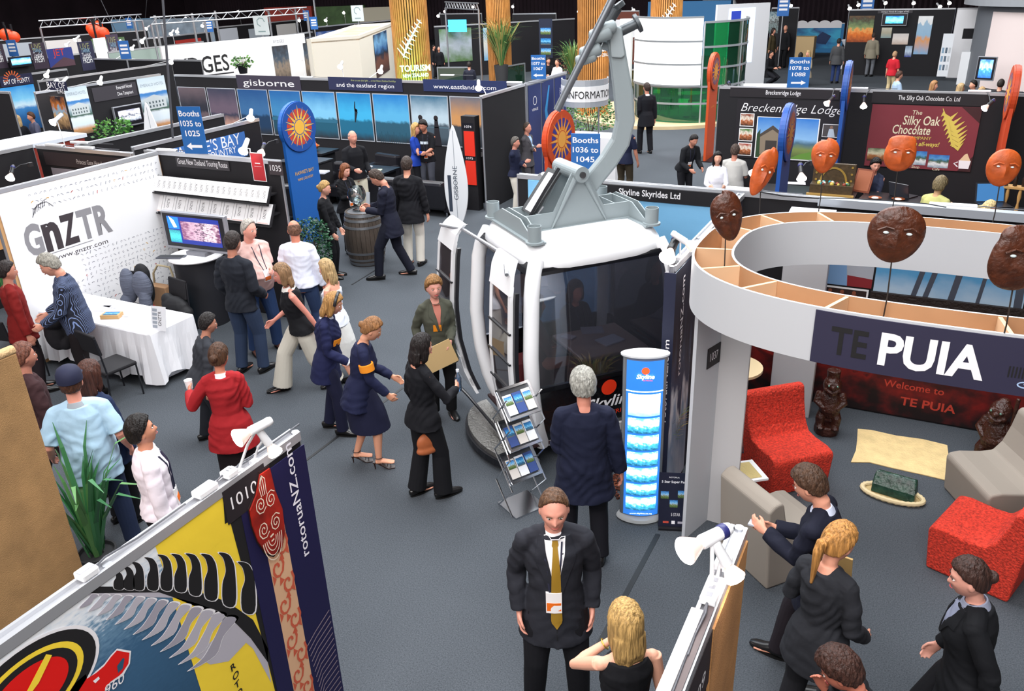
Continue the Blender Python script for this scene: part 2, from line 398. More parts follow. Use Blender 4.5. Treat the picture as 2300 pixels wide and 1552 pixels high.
    if st:
        hm=M(hc,.5,bump=1,bscale=55,stretch=(1,1,.08)if st not in('short','receding','bald')else(1,1,.4),spec=.35,var=.5,vscale=70)
        hb=MB();hb.loft([[tuple(H@Vector(p))for p in r]for r in hair_rings(st,ht,seed=at[0]*7)],hm)
        ln=hair[3]if len(hair)>3 else 0
        HT=T if st=='long' else H
        if st in('long','bob')and ln:
            c=[H@Vector((0,-.02,.03)),H@Vector((0,-.055,-.05)),H@Vector((0,-.065,-.11)),H@Vector((0,-.075,-.11-ln*.6)),H@Vector((0,-.07,-.11-ln))]
            hb.tube(c,[(.085,.075),(.090,.062),(.088,.05),(.080,.036),(.05,.014)],hm,24,side=tuple(H.to_3x3()@Vector((1,0,0))))
            for sx in(1,-1):
                hb.tube([H@Vector((sx*.062,.01,.04)),H@Vector((sx*.080,.012,-.03)),H@Vector((sx*.078,.005,-.10)),H@Vector((sx*.070,-.005,-.10-ln*.7))],[(.022,.03),(.018,.036),(.02,.034),(.008,.014)],hm,12)
            for q in range(14):
                a=PI+PI*(q+.5)/14;x,y=math.cos(a)*.078,math.sin(a)*.05-.045;l2=ln*random.uniform(.8,1.25)
                hb.tube([H@Vector((x,y,-.04)),H@Vector((x*1.06,y*1.1,-.10-l2*.4)),H@Vector((x*1.0,y,-.11-l2))],[.017,.016,.005],hm,8)
        if st=='up' and ln:
            hb.tube([H@Vector((0,-.10,.03)),H@Vector((0,-.14,.02)),H@Vector((0,-.15,-.04)),H@Vector((0,-.13,-.06-ln))],[.022,.035,.032,.010],hm,12)
        elif st=='up':hb.sph((0,-.115,.02),(.038,.03,.036),hm,14,H)
        solid(hb,'hair',root,min(vox,.006)if det else vox,hm,sm=1)
    # clothes -----------------------------------------------------------
    def grow(mb,z0,z1,inf,m,flare=0,k=9,low=None,deep=0):
        zs=[t[0]for t in tors];g=lambda c,z:float(np.interp(z,zs,[t[c]for t in tors]));rings=[]
        for i in range(k):
            z=z0+(z1-z0)*i/(k-1);a=g(1,max(z,-.03))+inf;b=g(2,max(z,-.03))+inf
            if z<.1:q=(.1-z)/(.1-z0+1e-6);a+=(flare+.024)*q;b+=(flare*.9+.014)*q
            if z>.50:a=max(a,.075)
            bl=0
            if fem and .2<z<.42:bl=.028*math.sin((z-.2)/.22*PI)
            if fat>1 and z<.4:b+=(fat-1)*.12*math.sin(max(0,min(1,(z+.12)/.5))*PI);bl+=(fat-1)*.10*math.sin(max(0,min(1,(z+.12)/.5))*PI);a+=(fat-1)*.1*math.sin(max(0,min(1,(z+.12)/.5))*PI)
            rings.append(ell((0,0,z),a,b+bl*.5,28,T,g(3,max(z,-.03))+bl*.5))
        mb.loft(rings,m)
    bvh=None
    if top:
        t=dict(col='#202126',inf=.022,hem=-.20,sleeve=1.,flare=.03,kind='jacket',neck=.52,rough=.85);t.update(top);m=t.get('mat')or cloth(t['col'],rough=t['rough']);g=MB()
        grow(g,t['hem'],t['neck'],t['inf'],m,t['flare'])
        if t['sleeve']>=0:
            for i,(sh,el,wr)in enumerate(arms):
                sx=1 if i==0 else-1;inf=t['inf'];ar=.85 if fem else 1
                g.sph(sh-Vector((sx*.016,0,.008)),(.052*ar+inf*.7),m,14);g.tube([T@Vector((sx*.035,-.012,.515)),T@Vector((sx*.09,-.012,.495)),sh-Vector((sx*.012,0,.002))],[.042+inf*.6,.045+inf*.6,.045+inf*.7],m,12)
                P=[sh-Vector((sx*.02,0,0)),sh.lerp(el,.5),el,el.lerp(wr,.5),wr.lerp(el,.02)];r_=[.048*ar+inf*.8,.048*ar+inf*.85,.041*ar+inf*.95,.038*ar+inf,.033*ar+inf*.8]
                L=t['sleeve']*4 if t['sleeve']>0 else 0.01;q=int(math.ceil(L));P2,R2=P[:q+1],r_[:q+1]
                if q>L and q>0:f_=L-(q-1);P2[-1]=P[q-1].lerp(P[q],f_);R2[-1]=r_[q-1]+(r_[q]-r_[q-1])*f_+.006
                if L>.05:g.tube(P2,R2,m,16)
        o=solid(g,t['kind'],root,max(vox,.007),m,sm=3)
        if det or vox<.0095:
            me=o.data;co=np.empty(len(me.vertices)*3);me.vertices.foreach_get('co',co);co=co.reshape(-1,3);no=np.empty_like(co).ravel();me.vertices.foreach_get('normal',no);no=no.reshape(-1,3)
            fo=t.get('fold',1.);ph=at[0]*5
            k=[(23,9,41),(-31,12,27),(14,-22,57),(47,19,-33)];w0=np.sin(co[:,2]*9+ph)*1.6+np.sin(co[:,0]*13+co[:,1]*8+ph)*1.3
            d=sum(np.sin(co@np.array(q)+w0*(1+i*.7)+i)for i,q in enumerate(k))*.25;d=.0085*fo*(np.abs(d)**.7*np.sign(d))*(.35+.65*np.clip(np.sin(co[:,2]*7+co[:,0]*6+ph)+.4,0,1))
            me.vertices.foreach_set('co',(co+no*d[:,None]).ravel());me.update()
        bvh=BVHTree.FromPolygons([v.co for v in o.data.vertices],[p.vertices[:]for p in o.data.polygons])
    if bottom:
        b=dict(col='#17171b',kind='trousers',inf=.016,flare=0,hem=.0,rise=.10,flare_=0);b.update(bottom);m=b.get('mat')or cloth(b['col']);g=MB()
        if b['kind']=='skirt':
            L=b.get('len',.50);dy_=abs(legs[0][1].y-legs[1][1].y)*.55;mid=(legs[0][1]+legs[1][1])/2;rings=[]
            for i in range(8):
                q=i/7;z=.10-(L+.10)*q
                if sit:c=hipc.lerp(mid,max(0,q-.15)/.85);rings.append([tuple(c+Vector((.17*math.cos(2*PI*j/24),0,.10*math.sin(2*PI*j/24))))for j in range(24)])
                else:
                    c=hipc+Vector((0,(mid.y-hipc.y)*max(0,q-.2),z));w_=(.13+.05*min(1,q*4))+b['flare']*q;rings.append([tuple(c+Vector((w_*math.cos(2*PI*j/24),(.115+b['flare']*q+(.02+dy_)*min(1,1.6*q))*math.sin(2*PI*j/24),0)))for j in range(24)])
            g.loft(rings,m)
        else:
            grow(g,-.10,b['rise']-.07,b['inf']*.5,m,-.012,6)
            for hip,kn,an in legs:
                i_=b['inf'];lo=kn.lerp(an,b.get('cut',1.03));g.tube([hip+Vector((0,-.005,.0)),hip.lerp(kn,.35),kn,kn.lerp(an,.35),kn.lerp(an,.75),lo],[.082+i_*.7,.082+i_,.058+i_+b['flare']*.3,.056+i_+b['flare']*.5,.050+i_+b['flare']*.8,.050+i_+b['flare']],m,16)
        o2=solid(g,b['kind'],root,max(vox,.007),m,sm=2)
    if shoe and shoe!='heels':
        sm_=M(shoe,.3,spec=.6)
        for i,(hip,kn,an)in enumerate(legs):
            g=MB(Matrix.Translation(an-Vector((0,0,.085)))@Matrix.Rotation(R(-6 if i==0 else 6),4,'Z'))
            g.tube([(0,-.085,.045),(0,-.05,.05),(0,.04,.052),(0,.10,.038),(0,.17,.03),(0,.205,.024)],[(.028,.036),(.037,.045),(.042,.046),(.047,.032),(.043,.024),(.026,.014)],sm_,16,side=(1,0,0),round_=.5)
            g.prism([(x*.047,.06+y*.152)for x,y in[(math.cos(a*PI/8),math.sin(a*PI/8))for a in range(16)]],0,.014,M('#0c0b0b',.6))
            g.build('shoe',root,True)
    if shoe=='heels':
        for hip,kn,an in legs:
            g=MB(Matrix.Translation(an-Vector((0,0,.14))));k_=M('#2a1712',.35)
            g.tube([(0,-.05,.0),(0,-.055,.09)],[.005,.012],k_,8)
            g.loft([[(x*w_,y,z),(x*w_*-1,y,z),(-x*w_,y,z-.01),(x*w_,y,z-.01)]for y,z,w_,x in[(-.07,.098,.028,1),(-.02,.085,.026,1),(.05,.04,.034,1),(.10,.012,.040,1),(.17,.012,.030,1)]],k_)
            for y,z,q in((.125,.03,.045),(.09,.045,.043),(.04,.075,.04)):g.tube([(math.cos(a)*q,y,max(.012,z+math.sin(a)*.03))for a in[PI*i/8 for i in range(9)]],.004,k_,6)
            g.tube([(math.cos(a)*.040,math.sin(a)*.045,.15)for a in[2*PI*i/14 for i in range(14)]],.004,k_,6,closed=True);g.build('shoe',root,True)
    # surface pieces laid on the top garment: lapels, shirt front, tie, badge ...
    def lay(pname,rows,m,off=.003,th=.004,back=False,nc=4,sub=4):
        if bvh is None:return None
        sg=-1 if back else 1;F_=[];B_=[]
        fine=[]
        for a_,b_ in zip(rows[:-1],rows[1:]):
            for q in range(sub):fine.append([a_[i]+(b_[i]-a_[i])*q/sub for i in range(3)])
        fine.append(rows[-1]);Td=T.to_3x3()@Vector((0,-sg,0))
        for x0,x1,z in fine:
            for c in range(nc+1):
                p=T@Vector((x0+(x1-x0)*c/nc,sg*.6,z));hit=bvh.ray_cast(p,Td)
                q=hit[0]if hit[0]is not None else T@Vector((x0+(x1-x0)*c/nc,0.09*sg,z))
                F_.append(tuple(q-Td*(off+th)));B_.append(tuple(q+Td*.004))
        n=len(F_);w_=nc+1;H_=len(fine);fs=[]
        for i in range(H_-1):
            for j in range(nc):
                a=i*w_+j;fs.append((a,a+1,a+w_+1,a+w_));fs.append((n+a,n+a+w_,n+a+w_+1,n+a+1))
        per=[j for j in range(w_)]+[i*w_+nc for i in range(1,H_)]+[(H_-1)*w_+j for j in range(nc-1,-1,-1)]+[i*w_ for i in range(H_-2,0,-1)]
        for i in range(len(per)):a,b=per[i],per[(i+1)%len(per)];fs.append((a,n+a,n+b,b))
        g=MB();g.add(F_+B_,fs,m);o=g.mesh(pname,True);ob=bpy.data.objects.new(pname,o);COL.objects.link(ob);ob.parent=root;auto(ob,50)
        return ob
    P_=dict(root=root,T=T,H=H,arms=arms,legs=legs,lay=lay,vox=vox,neck=neck)
    if extra:extra(P_)
    return P_
def collar(P,c,r=.066,hgt=.04,open_=.0):
    T=P['T'];g=MB();m=cloth(c);rings=[]
    for r_,z in((r+.028,.498),(r+.020,.520),(r+.002,.512+hgt),(r-.007,.512+hgt),(r-.004,.505)):rings.append([tuple(T@Vector((r_*math.cos(a),r_*.95*math.sin(a)-.008,z+.012*-math.sin(a))))for a in[2*PI*j/24 for j in range(24)]])
    g.loft(rings,m,closed=True);g.build('collar',P['root'],True)
def badge(P,x=.02,z=.12,lan='#23253a',s=1.,top=.50):
    l=P['lay'];l('lanyard',[(x+.050,x+.060,top),(x+.018,x+.028,z+.06)],M(lan,.7),.007,.002,nc=1);l('lanyard',[(x-.060,x-.050,top),(x-.028,x-.018,z+.06)],M(lan,.7),.007,.002,nc=1)
    w_=.045*s;o=l('name_badge',[(x-w_,x+w_,z+.07*s),(x-w_,x+w_,z-.07*s)],M('#f3efee',.35),.012,.003,nc=2,sub=2)
    l('badge_picture',[(x-w_*.9,x+w_*.9,z+.0*s),(x-w_*.9,x+w_*.9,z-.055*s)],M('#f07018',.4),.0158,.001,nc=2,sub=2)
def lapels(P,c,vz=.15,shirt='#f1f0f2',tie=None,vw=.058,tz=-.02):
    l=P['lay'];m=cloth(c,bs=14)
    l('shirt',[(-vw,vw,.525),(-vw*.95,vw*.95,.46),(-vw*.5,vw*.5,(.5+vz)/2+.02),(-.006,.006,vz)],M(shirt,.75),.001,.003,nc=6)
    l('lapel',[(-vw-.03,-vw+.0,.525),(-vw-.055,-vw*.9,.44),(-vw-.06,-vw*.8,.40),(-vw-.02,-vw*.45,(.5+vz)/2),(-.02,.002,vz)],m,.003,.006)
    l('lapel',[(vw-.0,vw+.03,.525),(vw*.9,vw+.055,.44),(vw*.8,vw+.06,.40),(vw*.45,vw+.02,(.5+vz)/2),(-.002,.02,vz)],m,.003,.006)
    if tie:
        l('tie',[(-.016,.016,.51),(-.020,.020,.485),(-.014,.014,.475),(-.026,.026,.32),(-.034,.034,tz+.05),(-.030,.030,tz+.03),(-.002,.002,tz-.01)],M(tie,.45),.006,.005)
def dress_line(P,c='#111114',z0=.15,z1=-.18):
    P['lay']('jacket_opening',[(-.003,.003,z0),(-.003,.003,z1)],M(c,.9),.002,.001,nc=1)
# ---------------------------------------------------------------- helpers for the stands
def S(T,px,py):
    n=T.to_3x3()@Vector((0,0,1));o=T.translation;d=ray(px,py);p=EYE+d*((o-EYE).dot(n)/d.dot(n));q=T.inverted()@p
    return(q.x,q.y)
def SP(T,pts):return[S(T,*p)for p in pts]
RAIL=M('#cfd0d4',.3,.6)
RAILS=[]
def near_rail(p,lim=.9):
    best,bd=None,lim
    for ax,c,a,b,zt in RAILS:
        q=Vector((c,min(max(p.y,a),b),zt))if ax=='Y' else Vector((min(max(p.x,a),b),c,zt));d=(Vector((q.x,q.y))-Vector((p.x,p.y))).length
        if d<bd:best,bd=q,d
    return best
def partition(label,axis,c,a,b,mat=None,zt=2.35,z0=0.,th=.05,posts=True,name='booth_wall',rail=True,group=None):
    """free-standing exhibition wall; axis 'Y' stands on x=c from y=a to b, axis 'X' on y=c from x=a to b"""
    if a>b:a,b=b,a
    RAILS.append((axis,c,a,b,zt))
    t=thing(name,label,'partition',((c,a,0)if axis=='Y' else(a,c,0)),PI/2 if axis=='Y' else 0,group);L=b-a;h=th/2
    MB().bx(.0,L,-h,h,z0,zt-.04,mat or BLK).build('panel',t)
    if rail:
        g=MB();g.bx(0,L,-h-.012,h+.012,zt-.045,zt-.012,RAIL);g.bx(0,L,-h-.012,-h+.004,zt-.012,zt+.008,RAIL);g.bx(0,L,h-.004,h+.012,zt-.012,zt+.008,RAIL);g.build('top_rail',t)
    if posts:
        n=max(1,round(L/1.0))
        for i in(range(n+1)):
            x=L*i/n;MB().lathe([(.022,z0),(.022,zt)],ALU,8,Matrix.Translation((x,0,0))).build('post',t)
    return t
def along(axis,c,side=1,z=0.):
    """sheet on a partition: 'Y' faces +X (side 1), 'X' faces -Y"""
    return frame((c+.031*side,0,z),90)if axis=='Y' else frame((0,c-.031*side,z),0)
def sheet(name,label,T,w0,w1,h0,h1,mat,th=.006,frame_m=None,cat='poster',draw=None,group=None):
    """a printed board at its place on a wall: board thickness, border, then whatever draw() adds"""
    o=Matrix.Translation(T@Vector((w0,h0,0)))@T.to_3x3().to_4x4();W_,H_=w1-w0,h1-h0
    g=MB();g.bx(0,W_,0,H_,0,th,frame_m or mat);L=(th+.0008)/.0012
    if frame_m:e=min(.02,W_*.04);g.rect(e,e,W_-e,H_-e,mat,L)
    else:g.rect(0,0,W_,H_,mat,L)
    if draw:draw(g,W_,H_,L+1)
    me=g.build(name);me.matrix_world=o;return tag(me,label,cat,group)
def psheet(name,label,T,q,mat,**k):
    """sheet measured from four picture corners (tl, tr, br, bl) on the plane of T"""
    p=SP(T,q);u0=(p[0][0]+p[3][0])/2;u1=(p[1][0]+p[2][0])/2;v1=(p[0][1]+p[1][1])/2;v0=(p[2][1]+p[3][1])/2
    return sheet(name,label,T,u0,u1,v0,v1,mat,**k)
SKYSEA=[(0,'#6b6a5e'),(.18,'#2c5a78'),(.38,'#1f6f9e'),(.42,'#7fc0e4'),(.62,'#3f9ad6'),(1,'#1a5d9e')]
LAND=[(0,'#3a4a2c'),(.25,'#5f7a3d'),(.42,'#8a8a70'),(.5,'#9cc7e8'),(.75,'#5fa6dc'),(1,'#2f6fb4')]
# ---------------------------------------------------------------- clip-on spotlights
def aim_m(loc,d,up=(0,0,1)):
    d=Vector(d).normalized();q=d.to_track_quat('Z','Y');m=q.to_matrix().to_4x4();m.translation=Vector(loc);return m
def spotlight(label,loc,d,size=1.,power=0,body=None,arm=(0,0,-.12),hot=True,group=None,up=.0,flat=False):
    """lamp at loc aimed along d; arm runs back to the rail at loc+arm"""
    t=thing('spotlight',label,'spotlight',loc,0,group);b=body or WPL;nr=near_rail(Vector(loc));arm=(nr-Vector(loc))if nr else arm;D=Vector(d).normalized();A=aim_m((0,0,0),D)
    g=MB(A);s=size;g.lathe([(.0,-.20*s),(.024*s,-.198*s),(.030*s,-.18*s),(.030*s,-.165*s),(.0285*s,-.16*s),(.032*s,-.045*s),(.030*s,-.04*s),(.0,-.038*s)],b,16)
    g.build('lamp_holder',t,True)
    if s>.9:
        g=MB(A);g.lathe([(.0325*s,-.172*s),(.0335*s,-.170*s),(.0335*s,-.145*s),(.0325*s,-.143*s)],M('#2a2c66',.4),16);g.build('label_band',t,True)
    rf=MB(A);rf.lathe([(.018*s,-.055*s),(.026*s,-.03*s),(.042*s,.0),(.058*s,.035*s),(.061*s,.043*s),(.060*s,.047*s),(.055*s,.046*s)],M('#ffe3d6',.12,.3,.25 if hot else .1),20)
    rf.build('reflector',t,True)
    f=MB(A);f.lathe([(.060*s,.046*s),(.052*s,.055*s),(.03*s,.062*s),(.0,.065*s)],EMW if hot else EMS,20);f.build('bulb_face',t,True)
    e=Vector(arm);g=MB();st=A@Vector((0,0,-.10*s));g.tube([st,st.lerp(e,.5)+Vector((0,0,.03*s)),e],.009*s,BLKG if flat else b,8);g.bx(e.x-.022*s,e.x+.022*s,e.y-.03*s,e.y+.03*s,e.z-.045*s,e.z+.012*s,b);g.build('clamp_arm',t,True)
    if power:
        l=bpy.data.lights.new('spot_beam','SPOT');l.energy=power;l.spot_size=R(95);l.spot_blend=.7;l.color=(1,.86,.76);l.shadow_soft_size=.05
        o=bpy.data.objects.new('spot_beam',l);COL.objects.link(o);o.parent=t;o.matrix_basis=aim_m(D*(.075*s),-D)
    return t
def spotpx(label,b,f,zb,zf,power=0,arm=(0,.1,-.1),**k):
    B,Q=F(*b,zb),F(*f,zf);D=(Q-B);s=D.length/.265;D.normalize();return spotlight(label,Q-D*.065*s,D,s,power,arm=arm,**k)
def tiny_lamp(label,px,py,z,group,s=1.25,d=(.3,-.8,-.5),rail=2.35):
    p=F(px,py,z);t=thing('spotlight',label,'spotlight',p,0,group);g=MB(aim_m((0,0,0),d));g.lathe([(.0,-.2*s),(.03*s,-.19*s),(.032*s,-.05*s),(.03*s,-.03*s),(.058*s,.035*s),(.06*s,.045*s)],WPL,12)
    g.build('lamp_holder',t,True);g=MB(aim_m((0,0,0),d));g.lathe([(.060*s,.046*s),(.04*s,.062*s),(.0,.07*s)],EMW,12);g.build('bulb_face',t,True)
    nr=near_rail(p,1.2);e=(nr-p)if nr else Vector((0,.08,-p.z));g=MB();g.tube([(0,.05,0),(e.x*.3,e.y*.3+.08,e.z*.3+.03),(e.x,e.y,e.z)],.009,WPL,6);g.build('clamp_arm',t,True);return t
# ---------------------------------------------------------------- room
def struct(name,g,**k):o=g.build(name,**k);o['kind']='structure';return o
def carpet():
    m=bpy.data.materials.new('grey_carpet');m.use_nodes=True;nt=m.node_tree;b=nt.nodes['Principled BSDF'];b.inputs['Roughness'].default_value=.95;b.inputs['Specular IOR Level'].default_value=.12
    tc=nt.nodes.new('ShaderNodeTexCoord');n=nt.nodes.new('ShaderNodeTexNoise');n.inputs['Scale'].default_value=95;n.inputs['Detail'].default_value=5;n.inputs['Roughness'].default_value=.8;nt.links.new(tc.outputs['Object'],n.inputs['Vector'])
    r=nt.nodes.new('ShaderNodeValToRGB');r.color_ramp.elements[0].position=.32;r.color_ramp.elements[1].position=.70;r.color_ramp.elements[0].color=(*lin('#393d43'),1);r.color_ramp.elements[1].color=(*lin('#686d73'),1);nt.links.new(n.outputs[0],r.inputs[0])
    n2=nt.nodes.new('ShaderNodeTexNoise');n2.inputs['Scale'].default_value=.9;n2.inputs['Detail'].default_value=3;nt.links.new(tc.outputs['Object'],n2.inputs['Vector'])
    mx=nt.nodes.new('ShaderNodeMixRGB');mx.blend_type='MULTIPLY';mx.inputs[0].default_value=.22;nt.links.new(r.outputs[0],mx.inputs[1]);nt.links.new(n2.outputs[0],mx.inputs[2]);nt.links.new(mx.outputs[0],b.inputs['Base Color'])
    bp=nt.nodes.new('ShaderNodeBump');bp.inputs['Strength'].default_value=.5;bp.inputs['Distance'].default_value=.01;nt.links.new(n.outputs[0],bp.inputs['Height']);nt.links.new(bp.outputs[0],b.inputs['Normal']);return m
CARPET=carpet()
struct('floor',MB().bx(-62,16,-4,62,-.2,0,CARPET))
DARKW=M('#35272f',.9,var=.3,vscale=.5)
g=MB();n=260
for i in range(n):
    a,b=-62+78*i/n,-62+78*(i+1)/n;c=(a+b)/2
    g.add([(a,58,0),(c,57.85,0),(b,58,0),(a,58,11),(c,57.85,11),(b,58,11)],[(0,1,4,3),(1,2,5,4)],DARKW)
g.bx(-62,16,58,58.2,0,11,DARKW);struct('wall_back',g)
struct('wall_left',MB().bx(-62.2,-62,-4,58,0,11,DARKW));struct('wall_right',MB().bx(16,16.2,-4,58,0,11,M('#2a2224',.9)))
struct('wall_front',MB().bx(-62,16,-4.2,-4,0,11,M('#b8b2ae',.9)))
struct('ceiling',MB().bx(-62,16,-4.2,58.2,11,11.2,M('#2c262b',.9)))
# taped carpet seams
TAPE=M('#17191d',.6)
for i,(a,b,wd,lb)in enumerate([((672,1046),(905,871),.016,'dark seam in the grey carpet running to the woman in heels'),((1285,1560),(1478,1200),.022,'dark taped carpet seam running up to the small dark stand'),((790,640),(845,606),.012,'short dark carpet seam beside the wine barrel')]):
    p,q=F(*a),F(*b);g=MB();d=(q-p).normalized();s=Vector((-d.y,d.x,0))*wd
    g.add([p-s,p+s,q+s,q-s]+[v+Vector((0,0,.004))for v in(p-s,p+s,q+s,q-s)],[(3,2,1,0),(4,5,6,7),(0,1,5,4),(1,2,6,5),(2,3,7,6),(3,0,4,7)],TAPE)
    tag(g.build('floor_tape'),lb,'floor tape',kind='structure')
# ================================================================ front left stand 1010
XL=-2.89
partition('black booth wall of stand 1010 carrying the jet boat banner','Y',XL,.5,2.93)
T1=along('Y',XL);q_=lambda x,y:(x/3.879,1152+y/3.879)
YEL=M('#fbd838',.7,bump=.25,bscale=5);LIL=M('#b9b4bd',.7);SEA=ramp_mat('sea_print',[(0,'#14304a'),(.45,'#274c6a'),(.80,'#3a6284'),(.90,'#6b90ac'),(.95,'#e0e8f0'),(1,'#f2f4f6')],'V',130,.10,.6,stretch=(.35,1,1))
BK1=M('#141214',.7);WH1=M('#f3f0f2',.6)
def smooth(P,n=4):
    K=len(P);o=[]
    for i in range(K):
        a,b,c,d=P[i-1],P[i],P[(i+1)%K],P[(i+2)%K]
        for j in range(n):t=j/n;o.append(tuple(.5*(2*b[k]+(c[k]-a[k])*t+(2*a[k]-5*b[k]+4*c[k]-d[k])*t*t+(3*b[k]-a[k]-3*c[k]+d[k])*t**3)for k in(0,1)))
    return o
def q1(g,pts,m,l=1,sm=0):g.poly(SP(T1,[q_(*p)for p in(smooth(pts)if sm else pts)]),m,l)
g=MB(T1)
c0,c1=S(T1,0,1700),S(T1,500,1100)
g.rect(.55,.35,2.42,2.30,SEA,1)
q1(g,[(1335,245),(1940,-200),(2010,90),(2095,400),(2200,780),(2400,1552),(2480,1900),(1850,1900),(1750,1552),(1640,1200),(1580,990),(1500,740),(1400,430)],YEL,2)
q1(g,[(1935,-190),(2040,-250),(2300,800),(2600,1900),(2480,1900),(2380,1500),(2240,940),(2190,740),(2150,640),(2090,410),(2000,70),(1955,95)],BK1,3)
q1(g,[(640,700),(1380,690),(1500,730),(1690,780),(1890,850),(2050,960),(2180,1090),(2330,1300),(2330,1180),(2200,930),(2060,830),(1950,765),(1830,715),(1690,680),(1500,640),(750,640)],BK1,3)
q1(g,[(640,700),(1380,690),(1500,730),(1690,780),(1890,850),(2050,960),(2180,1090),(2330,1300),(2360,1480),(2200,1180),(2140,1130),(1990,1290),(1830,1320),(1700,1250),(2000,960),(1960,880),(1600,740),(700,715)],LIL,2.5)
import itertools
for i,(tx,ty)in enumerate([(960,500),(1050,462),(1130,425),(1250,385),(1365,362),(1485,355),(1610,352),(1745,355),(1900,345),(2065,425)]):
    k=.42+.075*i;by=660+max(0,tx-1400)**1.35*.030;H_=by-ty
    P=[(0,0),(.5,.02),(.78,.12),(.98,.36),(1,1.0),(.3,1.0),(.22,.62),(.42,.36),(.28,.12)]
    pts=[(tx+a*130*(.6+.5*k),ty+b*H_)for a,b in P];cx=sum(p[0]for p in pts)/9;cy=sum(p[1]for p in pts)/9
    q1(g,[(cx+(x-cx)*1.16,cy+(y-cy)*1.03)for x,y in pts],WH1,3.4,1);q1(g,pts,BK1,4.2,1)
for i in range(13):
    f=i/12;bx_,by_=800+1150*f,705+210*f**1.8;L=120+330*f
    pts=[(bx_,by_),(bx_+50+55*f,by_+10),(bx_+10-20*f,by_+L*.35),(bx_-20-60*f,by_+L*.72),(bx_-110-190*f,by_+L),(bx_-90-90*f,by_+L*.75),(bx_-40-40*f,by_+L*.35)]
    cx=sum(p[0]for p in pts)/7;cy=sum(p[1]for p in pts)/7
    q1(g,[(cx+(x-cx)*1.12,cy+(y-cy)*1.07)for x,y in pts],WH1,3,1);q1(g,pts,LIL if i%3 else M('#a39ea9',.7),3.6,1)
# red jet lettering and round badge
JR=M('#e2150f',.5)
for l,m_,d in((4,WH1,16),(5,JR,0)):
    q1(g,[(560-d,1600),(620-d,1500-d),(740,1400-d),(750+d,1440),(830,1390-d),(900,1330-d),(960,1250-d),(1010+d*.2,1195-d),(1120+d,1215-d),(1110+d,1310),(1050+d,1400+d),(950,1470+d),(900,1552+d),(860,1640),(560,1650)],m_,l)
q1(g,[(1010,1330),(1060,1260),(1075,1265),(1060,1350),(1020,1390)],M('#2a5470',.6),6);q1(g,[(800,1460),(850,1420),(860,1440),(820,1480)],WH1,6)
u,v=S(T1,*q_(990,1490));g.text('960',u,v-.02,.05,WH1,6,shear=.2,rot=-4)
cu,cv=S(T1,*q_(250,1560))
for i,(k,m_)in enumerate([(1.06,WH1),(1,BK1),(.80,YEL),(.70,BK1),(.56,JR)]):g.disc(cu,cv,.30*k,m_,4+i,40,ry=.20*k)
g.stroke([(cu-.05,cv-.02),(cu+.03,cv+.03),(cu+.11,cv+.10)],[.01,.035,.03],YEL,10)
for i,(x,y,ch)in enumerate([(2025,1330,'R'),(2052,1400,'O'),(2068,1475,'T'),(2085,1552,'O'),(2100,1630,'R'),(2118,1710,'U'),(2136,1790,'A')]):
    u,v=S(T1,*q_(x,y));g.text(ch,u,v-.025,.042,BK1,4,bold=.02,shear=.2,rot=12)
one(g,'printed_banner','large sea blue and yellow banner with black fern and red jet boat lettering','banner')
NVB=M('#151142',.6);TANP=M('#dcae88',.7);ORP=M('#c8583c',.7)
def p1(g,pts,m,l):g.poly(SP(T1,pts),m,l)
g=MB(T1);a0=S(T1,596,1130)[0];b0=2.945;lo=.02
g.bx(2.43,b0,lo,2.27,0,.006,NVB)
g.bx(2.545,2.70,lo,1.93,.006,.0075,TANP)
random.seed(3)
for i in range(7):
    v=1.80-i*.26
    for sx,dv in((1,0),(-1,.12)):
        cx,cy=2.622+sx*.028,v-dv;P=[(cx+(.012+.004*a)*math.cos(a*.7*sx),cy+(.016+.006*a)*math.sin(a*.7))for a in range(11)]
        g.stroke(P,.016,ORP,7.5);g.poly([(cx-sx*.06,cy+.02),(cx-sx*.02,cy+.035),(cx-sx*.05,cy+.075)],ORP,7.4);g.poly([(cx+sx*.045,cy-.02),(cx+sx*.02,cy-.06),(cx+sx*.045,cy-.09)],ORP,7.4)
for i in range(16):
    v=1.02-i*.045;g.stroke([(2.71+.004*i,v),(2.79,v+.04+.002*i),(2.93,v+.09)],.008,M('#8f7f8c',.7),6.5)
    if i>7:g.stroke([(2.45,v),(2.54,v+.04)],.008,M('#8f7f8c',.7),6.5)
g.text('rotoruaNZ.com',2.845,1.60,.062,M('#f2eef6',.5),7,wd=.74,al='l',rot=90,bold=.01)
one(g,'hanging_banner','tall navy banner with tan scroll strip at the lamp end of stand 1010','banner')
g=MB(T1)
mp_=SP(T1,[(578,1065),(600,1050),(612,1100),(628,1140),(634,1190),(628,1225),(610,1245),(592,1240),(575,1215),(562,1180),(556,1145),(570,1110)])
cx=sum(p[0]for p in mp_)/12;cy=sum(p[1]for p in mp_)/12
g.prism([(cx+(x-cx)*1.06,cy+(y-cy)*1.06)for x,y in mp_],.008,.012,M('#200c0c',.6));g.prism(mp_,.012,.020,M('#961e12',.45,var=.4,vscale=14))
CRM=M('#e8d3bd',.5)
for ex,ey,r_,dr in((-.035,.10,.034,1),(.04,.09,.034,-1),(-.045,-.05,.036,1),(.045,-.06,.036,-1)):
    g.stroke([(cx+ex+(.006+r_*a/16)*math.cos(a*.75*dr),cy+ey+(.008+r_*1.4*a/16)*math.sin(a*.75*dr))for a in range(17)],.0065,CRM,18)
for k in range(4):
    g.stroke([(cx+(.028+.014*k)*math.cos(a),cy-.13+(.05+.03*k)*math.sin(a))for a in[PI+PI*i/12 for i in range(13)]],.0055,CRM,18)
    g.stroke([(cx-.02+.012*k,cy+.14),(cx-.026+.016*k,cy+.20+.01*k),(cx+.0,cy+.26)],.005,CRM,18)
